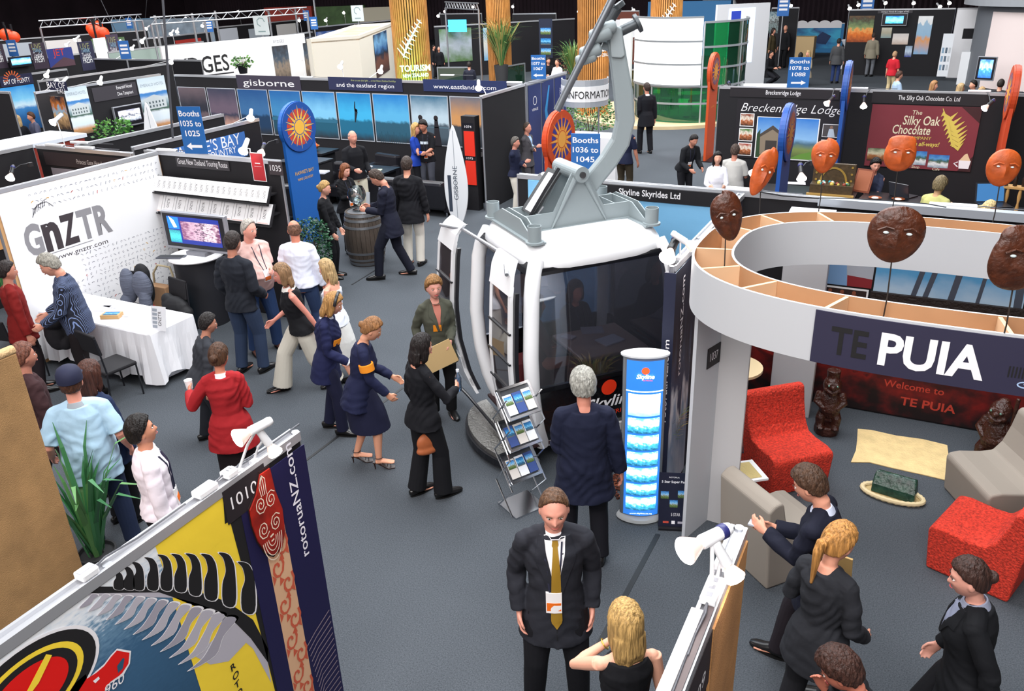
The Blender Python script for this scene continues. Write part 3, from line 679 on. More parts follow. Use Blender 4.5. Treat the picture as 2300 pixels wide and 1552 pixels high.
g.stroke([(cx-.012,cy-.12),(cx+.014,cy-.115)],.012,CRM,18);g.stroke([(cx-.01,cy-.15),(cx+.012,cy-.147)],.01,CRM,18)
one(g,'carved_face_print','red carved face with cream spirals on the navy banner','wall decoration')
def d10(g,W_,H_,l):g.text('1010',W_*.45,H_*.34,.075,WH1,l,wd=W_*.62)
psheet('stand_number','dark plate numbered 1010 under the white rail',T1,[(497,1100),(592,1042),(602,1118),(508,1172)],M('#231c20',.6),cat='sign',draw=d10)
# lamps, clamps and sockets on its rail
pl=Vector((XL,2.86,2.42))
spotpx('white clip-on spotlight over stand 1010 aimed left, face in profile',(610,943),(527,988),2.60,2.58,4,arm=(.05,.10,-.16))
spotpx('glaring white spotlight over stand 1010 aimed down at the navy banner',(578,962),(622,1022),2.58,2.42,5,arm=(.0,.05,-.08))
def socket(label,loc,rz,L=.14,name='cable_clip'):
    nr=near_rail(Vector(loc),.8);loc=Vector((nr.x,nr.y,nr.z+.01))if nr else loc
    t=thing(name,label,'power socket',loc,rz);MB().bx(-L/2,L/2,-.032,.032,0,.035,WPL).build('casing',t,bevel=.008)
    for i in(-.3,.0,.3):MB().bx(L*i-.012,L*i+.012,-.012,.012,.035,.037,M('#9a9aa0',.5)).build('outlet',t)
    g=MB();g.tube([(L/2,0,.015),(L/2+.06,.01,.02),(L/2+.22,.0,.012),(L/2+.5,.005,.012)],.005,M('#55565c',.5),6);g.build('cord',t,True);return t
socket('white power box on the rail left of plate 1010',(XL,2.28,2.36),PI/2,.12);socket('small white clamp block on the rail above plate 1010',(XL,2.44,2.37),PI/2,.07)
socket('white rail connector halfway along the jet boat banner',(XL,1.62,2.36),PI/2,.08)
# ================================================================ front right stand 1009
XR=-.51
partition('dark booth wall of stand 1009 with tan woven panel','Y',XR,.5,3.06)
T2=along('Y',XR);WEAVE=M('#bb8550',.8,bump=.3,bscale=130,var=.18,vscale=4)
sheet('woven_cloth','tan woven cloth panel hanging beside the bright spotlights',T2,2.47,3.06,.05,2.29,WEAVE,th=.012,cat='panel')
def d9(g,W_,H_,l):g.text('1009',W_*.5,H_*.3,.07,WH1,l,wd=W_*.6)
sheet('stand_number','dark plate numbered 1009 at the bottom edge',T2,2.08,2.47,2.02,2.29,M('#2a1f24',.6),cat='sign',draw=d9)
MB().bx(XR-.045,XR+.0,1.2,2.45,2.36,2.385,M('#e8e2e2',.4)).bx(XR+.004,XR+.03,1.2,2.5,2.36,2.37,M('#4a3a3a',.5)).build('w_')
bpy.data.objects['w_'].name='lamp_track';tag(bpy.data.objects['lamp_track'],'long white lamp track lying on the stand 1009 rail','track')
socket('white double adaptor with grey lead on the stand 1009 rail',(XR,2.58,2.36),-PI/2,.15);socket('white clamp block on the stand 1009 rail behind the adaptor',(XR,2.76,2.36),-PI/2,.08)
spotpx('white spotlight on stand 1009 aimed left with blue band',(1640,1185),(1530,1242),2.58,2.56,4,arm=(.12,.10,-.14))
spotpx('glaring white spotlight on stand 1009 aimed right',(1602,1212),(1655,1305),2.56,2.40,3,arm=(.0,.10,-.02))
g=MB();g.bx(-.82,-.56,2.0,2.95,.70,.74,BLK);t=thing('black_table','black draped table tucked behind the stand 1009 wall','table',(0,0,0));g.build('tabletop',t);MB().bx(-.80,-.58,2.02,2.93,0,.70,BLK).build('drape',t)
t=thing('highlighter_pen','yellow highlighter lying on the black table','pen',(-.68,2.62,.745));MB().tube([(0,-.06,.012),(0,.05,.012)],.010,M('#d8ea3a',.4),8).build('barrel',t,True);MB().tube([(0,.05,.012),(0,.075,.012)],.008,BLKG,8).build('cap',t,True)
# left edge woven screen
t=thing('woven_screen','tall tan woven screen at the far left beside the spiky green plant','screen',(-5.5,0,0));MB().bx(-.05,.0,2.0,3.07,0,2.30,M('#a27c50',.8,bump=.3,bscale=130,var=.16,vscale=5)).build('panel',t,bevel=.01)
g=MB();g.tube([(-.03,2.0,2.32),(-.03,3.07,2.32)],.035,M('#c9a678',.8,bump=.6,bscale=60),12);g.build('rolled_top_edge',t,True)
MB().bx(-.06,-.05,1.9,3.0,0,2.30,BLK).build('backing',t)
# ================================================================ gondola cabin
GO=(-3.12,7.32,0);GA=50
gon=thing('gondola_cabin','white and black cable car cabin with open curved doors and grey roof hanger','cable car',GO,R(GA))
GW,GG,GB=M('#f6f6f8',.25,coat=.5),M('#8d979a',.45),M('#101014',.2,coat=.4)
TINT=glass_mat('tinted_glass','#e2e4ec',.9,.98);TINT2=glass_mat('door_glass','#a89ca2',.6,.85)
HX,HY=.76,.69
def wz(z):return float(np.interp(z,[.2,.3,.5,.9,1.3,1.9,2.12,2.22,2.30],[.82,.88,.97,1.055,1.075,1.02,.96,.88,.78]))
def gp(side,s,z,off=0):
    a=wz(z);X,Y=HX*a+off,HY*a+off
    return[(s*HX*a,-Y,z),(X,s*HY*a,z),(-s*HX*a,Y,z),(-X,-s*HY*a,z)][side]
def gpatch(mb,side,s0,s1,z0,z1,m,off=0,th=.02,n=8,k=1,f=None):
    A,B=[],[]
    for i in range(n+1):
        z=z0+(z1-z0)*i/n
        for j in range(k+1):
            s=s0+(s1-s0)*j/k;A.append(gp(side,s,z,off));B.append(gp(side,s,z,off-th))
    N=len(A);w_=k+1;fs=[]
    for i in range(n):
        for j in range(k):
            a=i*w_+j;fs+=[(a,a+1,a+w_+1,a+w_),(N+a,N+a+w_,N+a+w_+1,N+a+1)]
    per=list(range(w_))+[i*w_+k for i in range(1,n+1)]+[n*w_+j for j in range(k-1,-1,-1)]+[i*w_ for i in range(n-1,0,-1)]
    for i in range(len(per)):a,b=per[i],per[(i+1)%len(per)];fs.append((a,N+a,N+b,b))
    return mb.add(A+B,fs,m)
g=MB()
for cx,cy in((1,1),(1,-1),(-1,1),(-1,-1)):
    pts=[(cx*(HX*wz(z)-.035),cy*(HY*wz(z)-.035),z)for z in np.linspace(.25,2.2,14)];g2=MB();g2.tube(pts,(.075,.075),GW,14);g2.build('corner_post',gon,True)
for sd,nm in((0,'front'),(1,'end'),(2,'rear')):
    g=MB();gpatch(g,sd,-.93,.93,.30,.92,GB,.005,.03);gpatch(g,sd,-.94,.94,.92,.97,GB,.015,.04,1);g.build('lower_panel',gon)
    g=MB()
    for a in((-.93,-.90,.95,2.14),(.90,.93,.95,2.14)):gpatch(g,sd,*a,GB,.012,.03)
    gpatch(g,sd,-.93,.93,2.08,2.14,GB,.012,.03,2);g.build('window_seal',gon)
    g=MB();gpatch(g,sd,-.90,.90,.95,2.10,TINT,.0,.006);g.build('window_glass',gon,True)
g=MB();rings=[]
def rsq(a,b,z,n=40,e=5):
    return[(a*abs(math.cos(t))**(2/e)*(1 if math.cos(t)>=0 else-1),b*abs(math.sin(t))**(2/e)*(1 if math.sin(t)>=0 else-1),z)for t in[2*PI*j/n for j in range(n)]]
g.loft([rsq(HX*.97,HY*.98,2.10),rsq(HX*1.0,HY*1.0,2.15),rsq(HX*.98,HY*.97,2.22),rsq(HX*.92,HY*.90,2.29),rsq(HX*.82,HY*.80,2.33),rsq(HX*.5,HY*.5,2.345),rsq(.05,.05,2.35)],GW);g.build('roof',gon,True)
g=MB();g.loft([rsq(HX*.80,HY*.8,.16),rsq(HX*.92,HY*.92,.22),rsq(HX*.95,HY*.95,.32)],GW);g.build('floor_pan',gon,True)
CHK=M('#8e8c88',.35,.7,bump=1,bscale=45)
g=MB();g.loft([[(-.72-.42*math.cos(a),.72*math.sin(a),z)for a in[PI*i/16-PI/2 for i in range(17)]]for z in(.04,.17)],CHK);g.build('door_step',gon)
g=MB();g.loft([[(-.72-.45*math.cos(a),.75*math.sin(a),z)for a in[PI*i/16-PI/2 for i in range(17)]]for z in(.05,.12)],BLKG);g.build('step_bumper',gon)
# doors slid apart
def door(s0,s1,off,nm='door'):
    z0,z1=.30,2.22;e=.20*(s1-s0)
    d=MB();gpatch(d,3,s0,s0+e*.55,z0,2.0,GW,off,.03,14);gpatch(d,3,s1-e*.55,s1,z0,2.0,GW,off,.03,14);gpatch(d,3,s0,s1,1.92,z1,GW,off+.01,.035,5);gpatch(d,3,s0,s1,z0-.05,.68,GW,off+.01,.035,5)
    d=d.build(nm,gon)
    g=MB();gpatch(g,3,s0+e*.5,s1-e*.5,.66,1.94,TINT2,off-.006,.006,12);g.build('glass_pane',d,True)
    g=MB()
    for z in(1.55,1.25,.95):gpatch(g,3,s0-.01,s1+.01,z,z+.018,BLKG,off+.012,.02,1)
    g.build('window_bar',d)
    g=MB();gpatch(g,3,s0-.06,s0,z0,1.95,BLKG,off-.03,.04,14);gpatch(g,3,s1,s1+.06,z0,1.95,BLKG,off-.03,.04,14);g.build('rubber_edge',d)
    return d
door(.22,.92,.17);door(-1.98,-1.28,.17)
g=MB();gpatch(g,3,-.98,-.88,.28,2.16,GB,.01,.05);gpatch(g,3,.86,.98,.28,2.16,GB,.01,.05);gpatch(g,3,-.98,.98,2.08,2.18,GB,.02,.06,2);g.build('door_frame',gon)
g=MB();g.tube([(-.95,1.25,2.12),(-.85,.8,2.17),(-.80,-.2,2.17),(-.95,-.6,2.12)],.018,ALU,8);g.build('door_runner',gon,True);g=MB();g.tube([(-.98,1.3,.3),(-.93,.7,.26),(-.93,-.5,.26)],.018,BLKG,8);g.build('door_runner',gon,True)
# wordmark on the lower front panel
TGL=Matrix.Translation(GO)@Matrix.Rotation(R(GA),4,'Z')@frame((0,-HY*1.055-.012,0),0)
g=MB(frame((0,-HY*1.03-.022,0),0,-3));u,v=S(TGL,1372,885);g.disc(.02,.84,.085,M('#e8381a',.4),2);g.text('Skyline',.05,.62,.13,WH1,4,wd=.58,bold=.015,shear=.25);g.text('SKYRIDES',.14,.52,.05,M('#e8381a',.4),4,wd=.34,bold=.01);g.build('printed_wordmark',gon)
# inside: bench, seats
g=MB();g.bx(-.50,.55,.32,.60,.28,.72,M('#7a3438',.7));g.bx(.35,.66,-.5,.5,.28,.66,M('#7a3438',.7));g.bx(-.74,.66,-.62,.62,.26,.29,M('#3a2426',.8));g.build('bench_seats',gon)
# roof frame
g=MB()
for sx in(-1,1):
    T_=Matrix.Translation((sx*.60,0,0))@Matrix.Rotation(PI/2,4,'Z')@Matrix.Rotation(PI/2,4,'X')
    for o_ in(-.035,.035):g.prism([(-.52,2.34),(.52,2.34),(.52,2.36),(.22,2.50),(-.22,2.50),(-.52,2.36)],o_-.006,o_+.006,GG,T_)
    g.bx(sx*.60-.075,sx*.60+.075,-.55,.55,2.325,2.345,GG)
for y in(-.17,.17):
    T_=Matrix.Translation((0,y,0))@Matrix.Rotation(PI/2,4,'X')
    g.prism([(-.56,2.34),(.56,2.34),(.56,2.50),(.27,2.50),(.07,2.86),(-.07,2.86),(-.27,2.50),(-.56,2.50)],-.008,.008,GG,T_)
    g.bx(-.58,.58,y-.04,y+.04,2.335,2.35,GG)
    for x0,x1 in((-.30,-.03),(.30,.03)):g.tube([(x0,y-.02,2.34),(x1,y-.03,2.84)],(.008,.028),GG,8)
g.lathe([(.075,-.25),(.075,.25)],GG,24,Matrix.Translation((0,0,2.84))@Matrix.Rotation(PI/2,4,'X'));g.lathe([(.03,-.27),(.03,.27)],M('#4a4a4c',.4,.6),12,Matrix.Translation((0,0,2.84))@Matrix.Rotation(PI/2,4,'X'))
for x in(-.42,.42):g.bx(x-.005,x+.005,-.17,.17,2.36,2.49,GG)
g.build('roof_frame',gon)
for x,y in((-.62,-.50),(-.62,.50),(.62,-.50),(.62,.50)):
    g=MB(Matrix.Translation((x,y,0)));g.lathe([(.085,2.335),(.085,2.355),(.064,2.358),(.064,2.50),(.058,2.50),(.058,2.39),(0,2.39)],GG,24);g.build('mounting_cup',gon,True)
g=MB();T_=Matrix.Translation((-.30,.03,2.66))@Matrix.Rotation(R(-52),4,'Y');g.bx(-.24,.24,-.13,.13,-.012,.012,M('#2e3032',.5),T_);g.bx(-.22,.20,-.10,.06,.012,.016,M('#f6f6fb',.3),T_);g.tube([(-.5,-.10,2.45),(-.32,-.12,2.72),(-.18,-.12,2.90)],.016,BLKG,8);g.tube([(-.52,-.05,2.40),(-.40,-.08,2.47),(-.34,-.1,2.55)],.014,ALU,8);g.build('damper_panel',gon)
# hanger arm in the plane facing the camera side
PIV=Vector(GO)+Vector((0,0,2.84));TH=frame(PIV,28)
iG=gon.matrix_world.inverted()if False else(Matrix.Translation(GO)@Matrix.Rotation(R(GA),4,'Z')).inverted()
def hp(px,py,dz=0):u,v=S(TH,px,py);return(u,v,dz)
HC=[(1308,435),(1334,400),(1368,358),(1393,318),(1404,270),(1399,205),(1389,140),(1380,90),(1376,62)]
g=MB(iG@TH);pts=[Vector(hp(*p))for p in HC];rings=[]
for i,p in enumerate(pts):
    t=(pts[min(i+1,len(pts)-1)]-pts[max(i-1,0)]).normalized();nn=Vector((-t.y,t.x,0));wv=.085 if i<6 else .075;b=.075
    rings.append([tuple(p+nn*x+Vector((0,0,z)))for x,z in((wv,b),(wv,-b),(-wv,-b),(-wv,b))])
g.loft(rings,GG);h=g.build('hanger_arm',gon,bevel=.02)
g=MB(iG@TH);q=[hp(1364,62),(hp(1378,55)),hp(1392,62),hp(1400,122),hp(1392,128),hp(1370,126)];g.prism([(a[0],a[1])for a in q],.08,.11,M('#98a1a4',.45));g.build('cover_plate',gon,bevel=.01)
DKG=M('#4d5256',.4,.3)
g=MB(iG@TH);g.tube([hp(1385,75),hp(1432,52)],.045,DKG,14);a,b=Vector(hp(1429,54)),Vector(hp(1436,50));g.tube([a,b],.085,DKG,18);g.build('guide_roller',gon,True)
for i,((x,y),r_)in enumerate([((1322,112),.055),((1344,75),.06),((1312,128),.045),((1355,62),.05)]):
    p=Vector(hp(x,y,.16));g=MB(iG@TH);g.tube([p-Vector((.07,.02,0)),p+Vector((.07,.02,0))],r_*1.1,GG,14,round_=.5);g.build('grip_jaw',gon,True)
g=MB(iG@TH)
for a,b in(((1300,132),(1355,50)),((1318,128),(1385,15))):g.tube([hp(*a,.05),hp(*b,.05)],.05 if a[0]>1310 else .03,DKG,12)
g.tube([hp(1384,8,.05),hp(1390,18,.05)],.06,DKG,14);g.tube([hp(1352,100),hp(1376,108)],.04,GG,10);g.build('grip_spring',gon,True)
g=MB(TH);a,b=Vector(hp(1247,240,.22)),Vector(hp(1370,-8,.22));g.tube([a,b+(b-a)*.1],.034,M('#74797f',.35,.6),12);one(g,'track_cable','thick grey steel cable held in the grip above the cabin','cable',smooth=True)
tag(bpy.data.objects['track_cable'],None,None)
# table and papers inside the cabin
def gl(x,y,z=0):p=Matrix.Translation(GO)@Matrix.Rotation(R(GA),4,'Z')@Vector((x,y,z));return tuple(p)
t=thing('cabin_table','speckled brown table with riveted edge seen inside the cabin window','table',gl(.30,-.05),R(GA));g=MB();g.bx(-.38,.40,-.36,.36,.96,1.0,M('#c4a89a',.35,var=.3,vscale=90));g.build('tabletop',t,bevel=.03)
g=MB();g.bx(-.385,.405,-.365,.365,.93,.975,M('#3a3a3e',.3,.8));g.build('edge_band',t,bevel=.02);MB().cyl((.05,.0,.29),.05,.65,ALU,16).build('pedestal',t)
for i,(x,y,a,w_,d_,c,lb)in enumerate([(.40,-.12,12,.26,.19,'#e8e6f2','white open notebook on the cabin table'),(.36,.20,-20,.24,.17,'#b9b4c0','folded printed brochure on the cabin table'),(.05,.16,30,.10,.14,'#d9cfd6','small white card on the cabin table corner')]):
    one(MB().bx(-w_/2,w_/2,-d_/2,d_/2,0,.014,M(c,.5)),['notebook','brochure','card'][i],lb,'paper',loc=gl(x,y,1.001),rz=R(GA+a))
# oval light tower
t=thing('light_tower','tall glowing blue advertising tower on an oval grey foot','illuminated sign',(-1.905,6.05,0),R(22))
def oval(a,b,z,n=40):return[(a*math.cos(q)*(1-.12*abs(math.sin(q))**2),b*math.sin(q),z)for q in[2*PI*j/n for j in range(n)]]
g=MB();g.loft([oval(.20,.125,.0),oval(.215,.14,.015),oval(.20,.13,.04),oval(.17,.10,.055)],M('#a9abac',.4));g.build('foot',t,True)
g=MB();g.loft([oval(.195,.085,1.635),oval(.205,.095,1.645),oval(.205,.095,1.66),oval(.19,.08,1.655),oval(.02,.01,1.65)],M('#dfe2e4',.4));g.build('top_cap',t,True)
g=MB();g.loft([oval(.185,.08,.055),oval(.185,.08,1.635)],M('#8f9498',.35,.5));g.build('side_profile',t,True)
LB=M('#3c8fd8',.4,0,1.1);LW=M('#e6f6ff',.4,0,2.0);LP=ramp_mat('backlit_photos',[(0,'#1a4a66'),(.35,'#3f9fc4'),(.5,'#a8e4f8'),(.65,'#effcff'),(1,'#5ab6dc')],'V',5,.5,.4,1.4,(1.5,1,1))
g=MB()
def cyp(u,z,o=.0):
    return(u,-.092-o+(u/.165)**2*.046,z)
def curved(u0,u1,z0,z1,m,o,n=10):
    vs=[];fs=[];uv=[]
    for j in range(2):
        for i in range(n+1):u=u0+(u1-u0)*i/n;vs.append(cyp(u,[z0,z1][j],o));uv.append((i/n,j))
    for i in range(n):fs.append((i,i+1,n+2+i,n+1+i))
    g.add(vs,fs,m,uv)
curved(-.155,.155,.07,1.62,M('#2a6cc0',.4,0,.75),.0);curved(-.155,.155,1.33,1.34,LW,.002)
for i,(a,b)in enumerate([(1.10,1.31),(.93,1.08),(.76,.91),(.60,.74),(.43,.58),(.29,.41),(.13,.27)]):curved(-.135,.135,a,b,LP if i else ramp_mat('lp1',[(0,'#6fb6cf'),(.3,'#9edcec'),(.6,'#ffffff'),(1,'#f2fcff')],'V',5,.3,.4,1.8),.002)
TF=frame((0,-.096,0),0);g.T=TF;g.disc(0,1.535,.033,M('#f0522a',.4,0,.8),2);g.text('Skyline',0,1.465,.04,LW,4,wd=.15,bold=.02,shear=.2);g.text('SKYRIDES',.02,1.442,.012,M('#f0522a',.4,0,.8),4,wd=.08)
g.text('www.skyline.co.nz',0,.095,.014,LW,2,wd=.2);g.build('lit_print',t)
# zigzag brochure stand
t=thing('brochure_stand','folding silver zigzag brochure stand holding three trays','brochure stand',(-2.97,5.76,0),R(60))
def tray(z,yo,name='tray'):
    a=MB(Matrix.Translation((0,yo,z))@Matrix.Rotation(R(48),4,'X'));a.bx(-.16,.16,-.13,.13,-.006,.006,M('#44464a',.3,.3));
    for x in(-.16,.16):a.bx(x-.012,x+.012,-.14,.14,-.008,.022,CHR)
    for y in(-.14,.14):a.bx(-.17,.17,y-.012,y+.012,-.008,.03 if y<0 else .022,CHR)
    return a.build(name,t)
TZ=[(1.12,.0),(.80,.0),(.46,.0)]
for z,y in TZ:tray(z,y)
MB().bx(-.17,.17,-.16,.16,0,.02,CHR).build('base_plate',t)
for sx in(-.185,.185):
    pts=[(sx,-.12,.02),(sx,.14,.30),(sx,-.12,.62),(sx,.14,.94),(sx,-.10,1.22)];pts2=[(sx,.12,.02),(sx,-.14,.30),(sx,.14,.62),(sx,-.14,.94),(sx,.10,1.22)]
    MB().tube(pts,.008,CHR,6).build('scissor_arm',t);MB().tube(pts2,.008,CHR,6).build('scissor_arm',t)
random.seed(11)
for k,(z,y)in enumerate(TZ):
    for i in range(3):
        x=-.10+.10*i;nm=['top','middle','lowest'][k];pos=['left','centre','right'][i]
        Tm=Matrix.Translation((-2.97,5.76,0))@Matrix.Rotation(R(60),4,'Z')@Matrix.Translation((x,y,z))@Matrix.Rotation(R(48),4,'X')@Matrix.Translation((0,0,.010))
        g=MB();g.bx(-.045,.045,-.11,.07+.02*random.random(),0,.012,M(['#eceff4','#3a4f8a','#d8d2cc'][(i+k)%3],.4));g.rect(-.04,-.02,.04,.06,ramp_mat('leaflet%d'%((i+k)%2),SKYSEA if(i+k)%2 else LAND,'V',6,.4),11)
        o=g.build('leaflet');o.matrix_world=Tm;tag(o,f'printed leaflet in the {pos} of the {nm} tray of the zigzag stand','leaflet','leaflets in the zigzag stand')
# banner panel by the gondola
WR=-1.79
partition('dark partition edge between the cabin and the white ring stand','Y',WR,6.32,8.85,M('#2a2b3a',.7))
TR_=along('Y',WR)
RVB=ramp_mat('mountain_print',[(0,'#c9d6e2'),(.25,'#8fa9c4'),(.38,'#e8ecf0'),(.48,'#3a4a66'),(.7,'#16182c'),(1,'#101224')],'V',4,.45,.6)
def drv(g,W_,H_,l):g.text('rotoruaNZ.com',W_*.55,H_-.25,.11,WH1,l,wd=1.0,al='r',rot=90,bold=.01)
sheet('hanging_banner','dark photo banner with white upright lettering beside the cabin',TR_,6.32,6.95,.03,2.29,RVB,cat='banner')
g=MB(TR_);g.text('rotoruaNZ.com',6.60,1.24,.085,WH1,8,wd=.95,al='l',rot=90,bold=.012);o=g.build('lettering');o.parent=bpy.data.objects['hanging_banner.001']if 'hanging_banner.001' in bpy.data.objects else None
if o.parent:o.matrix_parent_inverse=o.parent.matrix_world.inverted()if False else Matrix();o.matrix_basis=(Matrix.Translation(TR_@Vector((6.32,.03,0)))@TR_.to_3x3().to_4x4()).inverted()
g=MB(frame((WR,6.29,0),0));g.bx(-.05,.05,.03,2.3,0,.006,M('#20243c',.6));g.text('rotoruaNZ.com',.02,.9,.05,WH1,8,wd=.8,al='l',rot=90)
one(g,'end_strip','narrow dark end strip of the partition beside the cabin','panel')
spotpx('black-armed spotlight clamped above the upright lettered banner',(1522,530),(1497,583),2.52,2.40,4,body=M('#18181c',.35),arm=(.10,.06,-.06))
spotlight('overexposed spotlight on the ring end of the partition rail',F(1548,548,2.48),(.65,.3,-.5),.9,3,arm=(-.03,.05,-.03))
# small dark leaflet stand
t=thing('leaflet_stand','small dark navy pass leaflet stand at the foot of the white pillar','leaflet stand',(-1.57,5.98,0),R(20));Tm=Matrix.Translation((0,.02,0))@Matrix.Rotation(R(-14),4,'X')@Matrix.Rotation(R(90),4,'X')
g=MB(Tm);g.bx(-.13,.13,.02,.52,-.008,.008,M('#191b30',.4));g.text('ROTORUA',0,.475,.014,WH1,8,wd=.09);g.text('5 Star Super Pass',0,.43,.022,WH1,8,wd=.22,bold=.02)
for x,y in((-.08,.31),(.07,.32),(0,.23)):g.rect(x-.035,y-.03,x+.035,y+.04,ramp_mat('leaflet0',LAND,'V',6,.4),8)
g.text('5 STAR',.02,.12,.03,WH1,8,wd=.08);g.rect(-.09,.05,-.04,.07,M('#c24a3a',.5),8);g.rect(-.015,.045,.015,.075,WH1,8);g.rect(.04,.05,.09,.07,M('#b9b4c0',.5),8);g.build('front_board',t);MB().bx(-.13,.13,-.02,.14,0,.02,BLKG).build('foot',t)
# grass planter behind the light tower
def grass(label,loc,n,h,cols,spread=.12,group=None,potted=True,name='grass_plant',w_=.006,lean=.5,pot='#5a3a2c',potr=.13,poth=.2,cat='plant'):
    t=thing(name,label,cat,loc,0,group);g=MB()
    for i in range(n):
        a=random.uniform(0,2*PI);r=random.uniform(0,spread);L=h*random.uniform(.6,1.1);b=Vector((math.cos(a)*r*.5,math.sin(a)*r*.5,poth-.02 if potted else 0));o=Vector((math.cos(a),math.sin(a),0));q=random.uniform(.15,1)*lean
        P=[b,b+o*L*q*.25+Vector((0,0,L*.45)),b+o*L*q*.6+Vector((0,0,L*.8)),b+o*L*q*1.0+Vector((0,0,L*(1.02-.3*q)))]
        sd=Vector((-o.y,o.x,0));vs=[]
        for k,p in enumerate(P):ww=w_*(1,1.1,.8,.1)[k];vs+=[p-sd*ww,p+o*ww*.25,p+sd*ww]
        fs=[]
        for k in range(3):fs+=[(3*k,3*k+1,3*k+4,3*k+3),(3*k+1,3*k+2,3*k+5,3*k+4)]
        g.add(vs,fs,random.choice(cols))
    g.build('leaves',t)
    if potted:p=MB();p.lathe([(potr*.75,0),(potr,poth),(potr*.9,poth),(potr*.85,poth-.03),(0,poth-.03)],M(pot,.6),20);p.build('pot',t,True)
    return t
grass('dry tussock grass in a dark pot behind the glowing tower',(-1.92,6.62,0),220,.62,[M('#8a6a3a',.8),M('#a08a50',.8),M('#6a7a3a',.8)],.16,pot='#222233',potr=.15,poth=.25,lean=.5)
g=MB();random.seed(5)
for i in range(500):
    x,y=random.uniform(-2.75,-1.83),random.uniform(6.2,6.75);r=random.uniform(.01,.025);a=random.uniform(0,PI)
    g.bx(-r,r,-r*.5,r*.5,.0,.012,[M('#5a2a1c',.9),M('#7a4028',.9),M('#3a1c14',.9)][i%3],Matrix.Translation((x,y,random.uniform(.0,.015)))@Matrix.Rotation(a,4,'Z')@Matrix.Rotation(random.uniform(-.3,.3),4,'X'))
tag(g.build('bark_chips'),'reddish brown bark chips spread at the cabin foot','bark chips',kind='stuff')
# ================================================================ white ring stand 1037
RC=(.20,6.36);RA,RB,RN=1.77,1.22,2.7;RWD=.30;RZ0,RZ1=2.22,2.60
TANW=M('#b98d66',.7,var=.08,vscale=3);RWH=M('#c3c4c7',.55)
def rp_(t,ins=0,z=0):
    a,b=RA-ins,RB-ins;c,s=math.cos(t),math.sin(t)
    return(a*abs(c)**(2/RN)*(1 if c>=0 else-1),b*abs(s)**(2/RN)*(1 if s>=0 else-1),z)
ring=thing('ring_canopy','large white oval ring canopy with open tan plywood compartments','canopy',(RC[0],RC[1],0))
NT=120;TS=[2*PI*i/NT for i in range(NT)]
def band(i0,i1,m,nm,par=ring,z0=RZ0,z1=RZ1):
    g=MB();rings=[[rp_(t,i0,z0),rp_(t,i0,z1),rp_(t,i1,z1),rp_(t,i1,z0)]for t in TS];g.loft(rings,m,closed=True);return g.build(nm,par)
def band2(i0,i1,mo,mi_,nm):
    g=MB();vs=[];
    for t in TS:vs+=[rp_(t,i0,RZ0),rp_(t,i0,RZ1),rp_(t,i1,RZ1),rp_(t,i1,RZ0)]
    N=NT
    for i in range(N):
        a,b=4*i,4*((i+1)%N)
        for k,m in((0,mo),(1,RWH),(2,mi_),(3,RWH)):pass
    fo=[(4*i,4*((i+1)%N),4*((i+1)%N)+1,4*i+1)for i in range(N)];ft=[(4*i+1,4*((i+1)%N)+1,4*((i+1)%N)+2,4*i+2)for i in range(N)]
    fi=[(4*i+2,4*((i+1)%N)+2,4*((i+1)%N)+3,4*i+3)for i in range(N)];fb=[(4*i+3,4*((i+1)%N)+3,4*((i+1)%N),4*i)for i in range(N)]
    g.v=vs;
    for F_,m in((fo,mo),(ft,RWH),(fi,mi_),(fb,RWH)):
        k=g.mi(m)
        for f in F_:g.f.append(list(f));g.m.append(k);g.uv.append(None)
    return g.build(nm,ring,True)
band2(0,.018,RWH,TANW,'outer_band');band2(RWD-.018,RWD,TANW,RWH,'inner_band')
g=MB();vs=[];g.loft([[rp_(t,.018,RZ0+.01),rp_(t,RWD-.018,RZ0+.01),rp_(t,RWD-.018,RZ0+.025),rp_(t,.018,RZ0+.025)]for t in TS],TANW,closed=True);g.build('base_board',ring)
for k in range(16):
    t=2*PI*(k+.3)/16;a,b=Vector(rp_(t,.018)),Vector(rp_(t,RWD-.018));d=(b-a).normalized();s=Vector((-d.y,d.x,0))*.012;g=MB()
    g.add([tuple(p+Vector((0,0,z)))for z in(RZ0+.025,RZ1-.004)for p in(a-s,a+s,b+s,b-s)],[(0,3,2,1),(4,5,6,7),(0,1,5,4),(1,2,6,5),(2,3,7,6),(3,0,4,7)],M('#dcb892',.7));g.build('divider',ring)
# pillars
def pillar(label,x,y,a,wx,wy,z1=RZ0):return one(MB().bx(-wx/2,wx/2,-wy/2,wy/2,0,z1,M('#c6c6c9',.6)),'pillar',label,'pillar','pillars under the ring canopy',loc=(x,y,0),rz=R(a),bevel=.006)
c_,a_,b_=F(1588,1168,0),F(1537,1212,0),F(1652,1176,0);b_.y=c_.y-.02
def hoist(p,q,th=.03):
    d=(q-p).normalized();n=Vector((-d.y,d.x,0))*th;return[(p.x,p.y),(q.x,q.y),(q.x+n.x,q.y+n.y),(p.x+n.x,p.y+n.y)]
g=MB();g.prism(hoist(a_,c_),0,RZ0,M('#c6c8cd',.6));g.prism(hoist(c_,b_),0,RZ0,M('#c6c4c5',.6));pl1=one(g,'pillar','folded white corner pillar of the ring canopy carrying plate 1037','pillar','pillars under the ring canopy')
q=F(1815,940,0);pillar('white pillar of the ring stand behind the red patterned chair',q.x-.22,q.y+.10,2,.44,.20,2.30)
def d37(g,W_,H_,l):g.text('1037',W_*.5,H_*.32,.075,WH1,l,wd=W_*.62)
sheet('stand_number','dark plate numbered 1037 on the wide white pillar',frame((a_.x,a_.y,0),math.degrees(math.atan2(c_.y-a_.y,c_.x-a_.x))),(c_-a_).length-.20,(c_-a_).length-.005,1.60,1.78,M('#1c191c',.6),cat='sign',draw=d37)
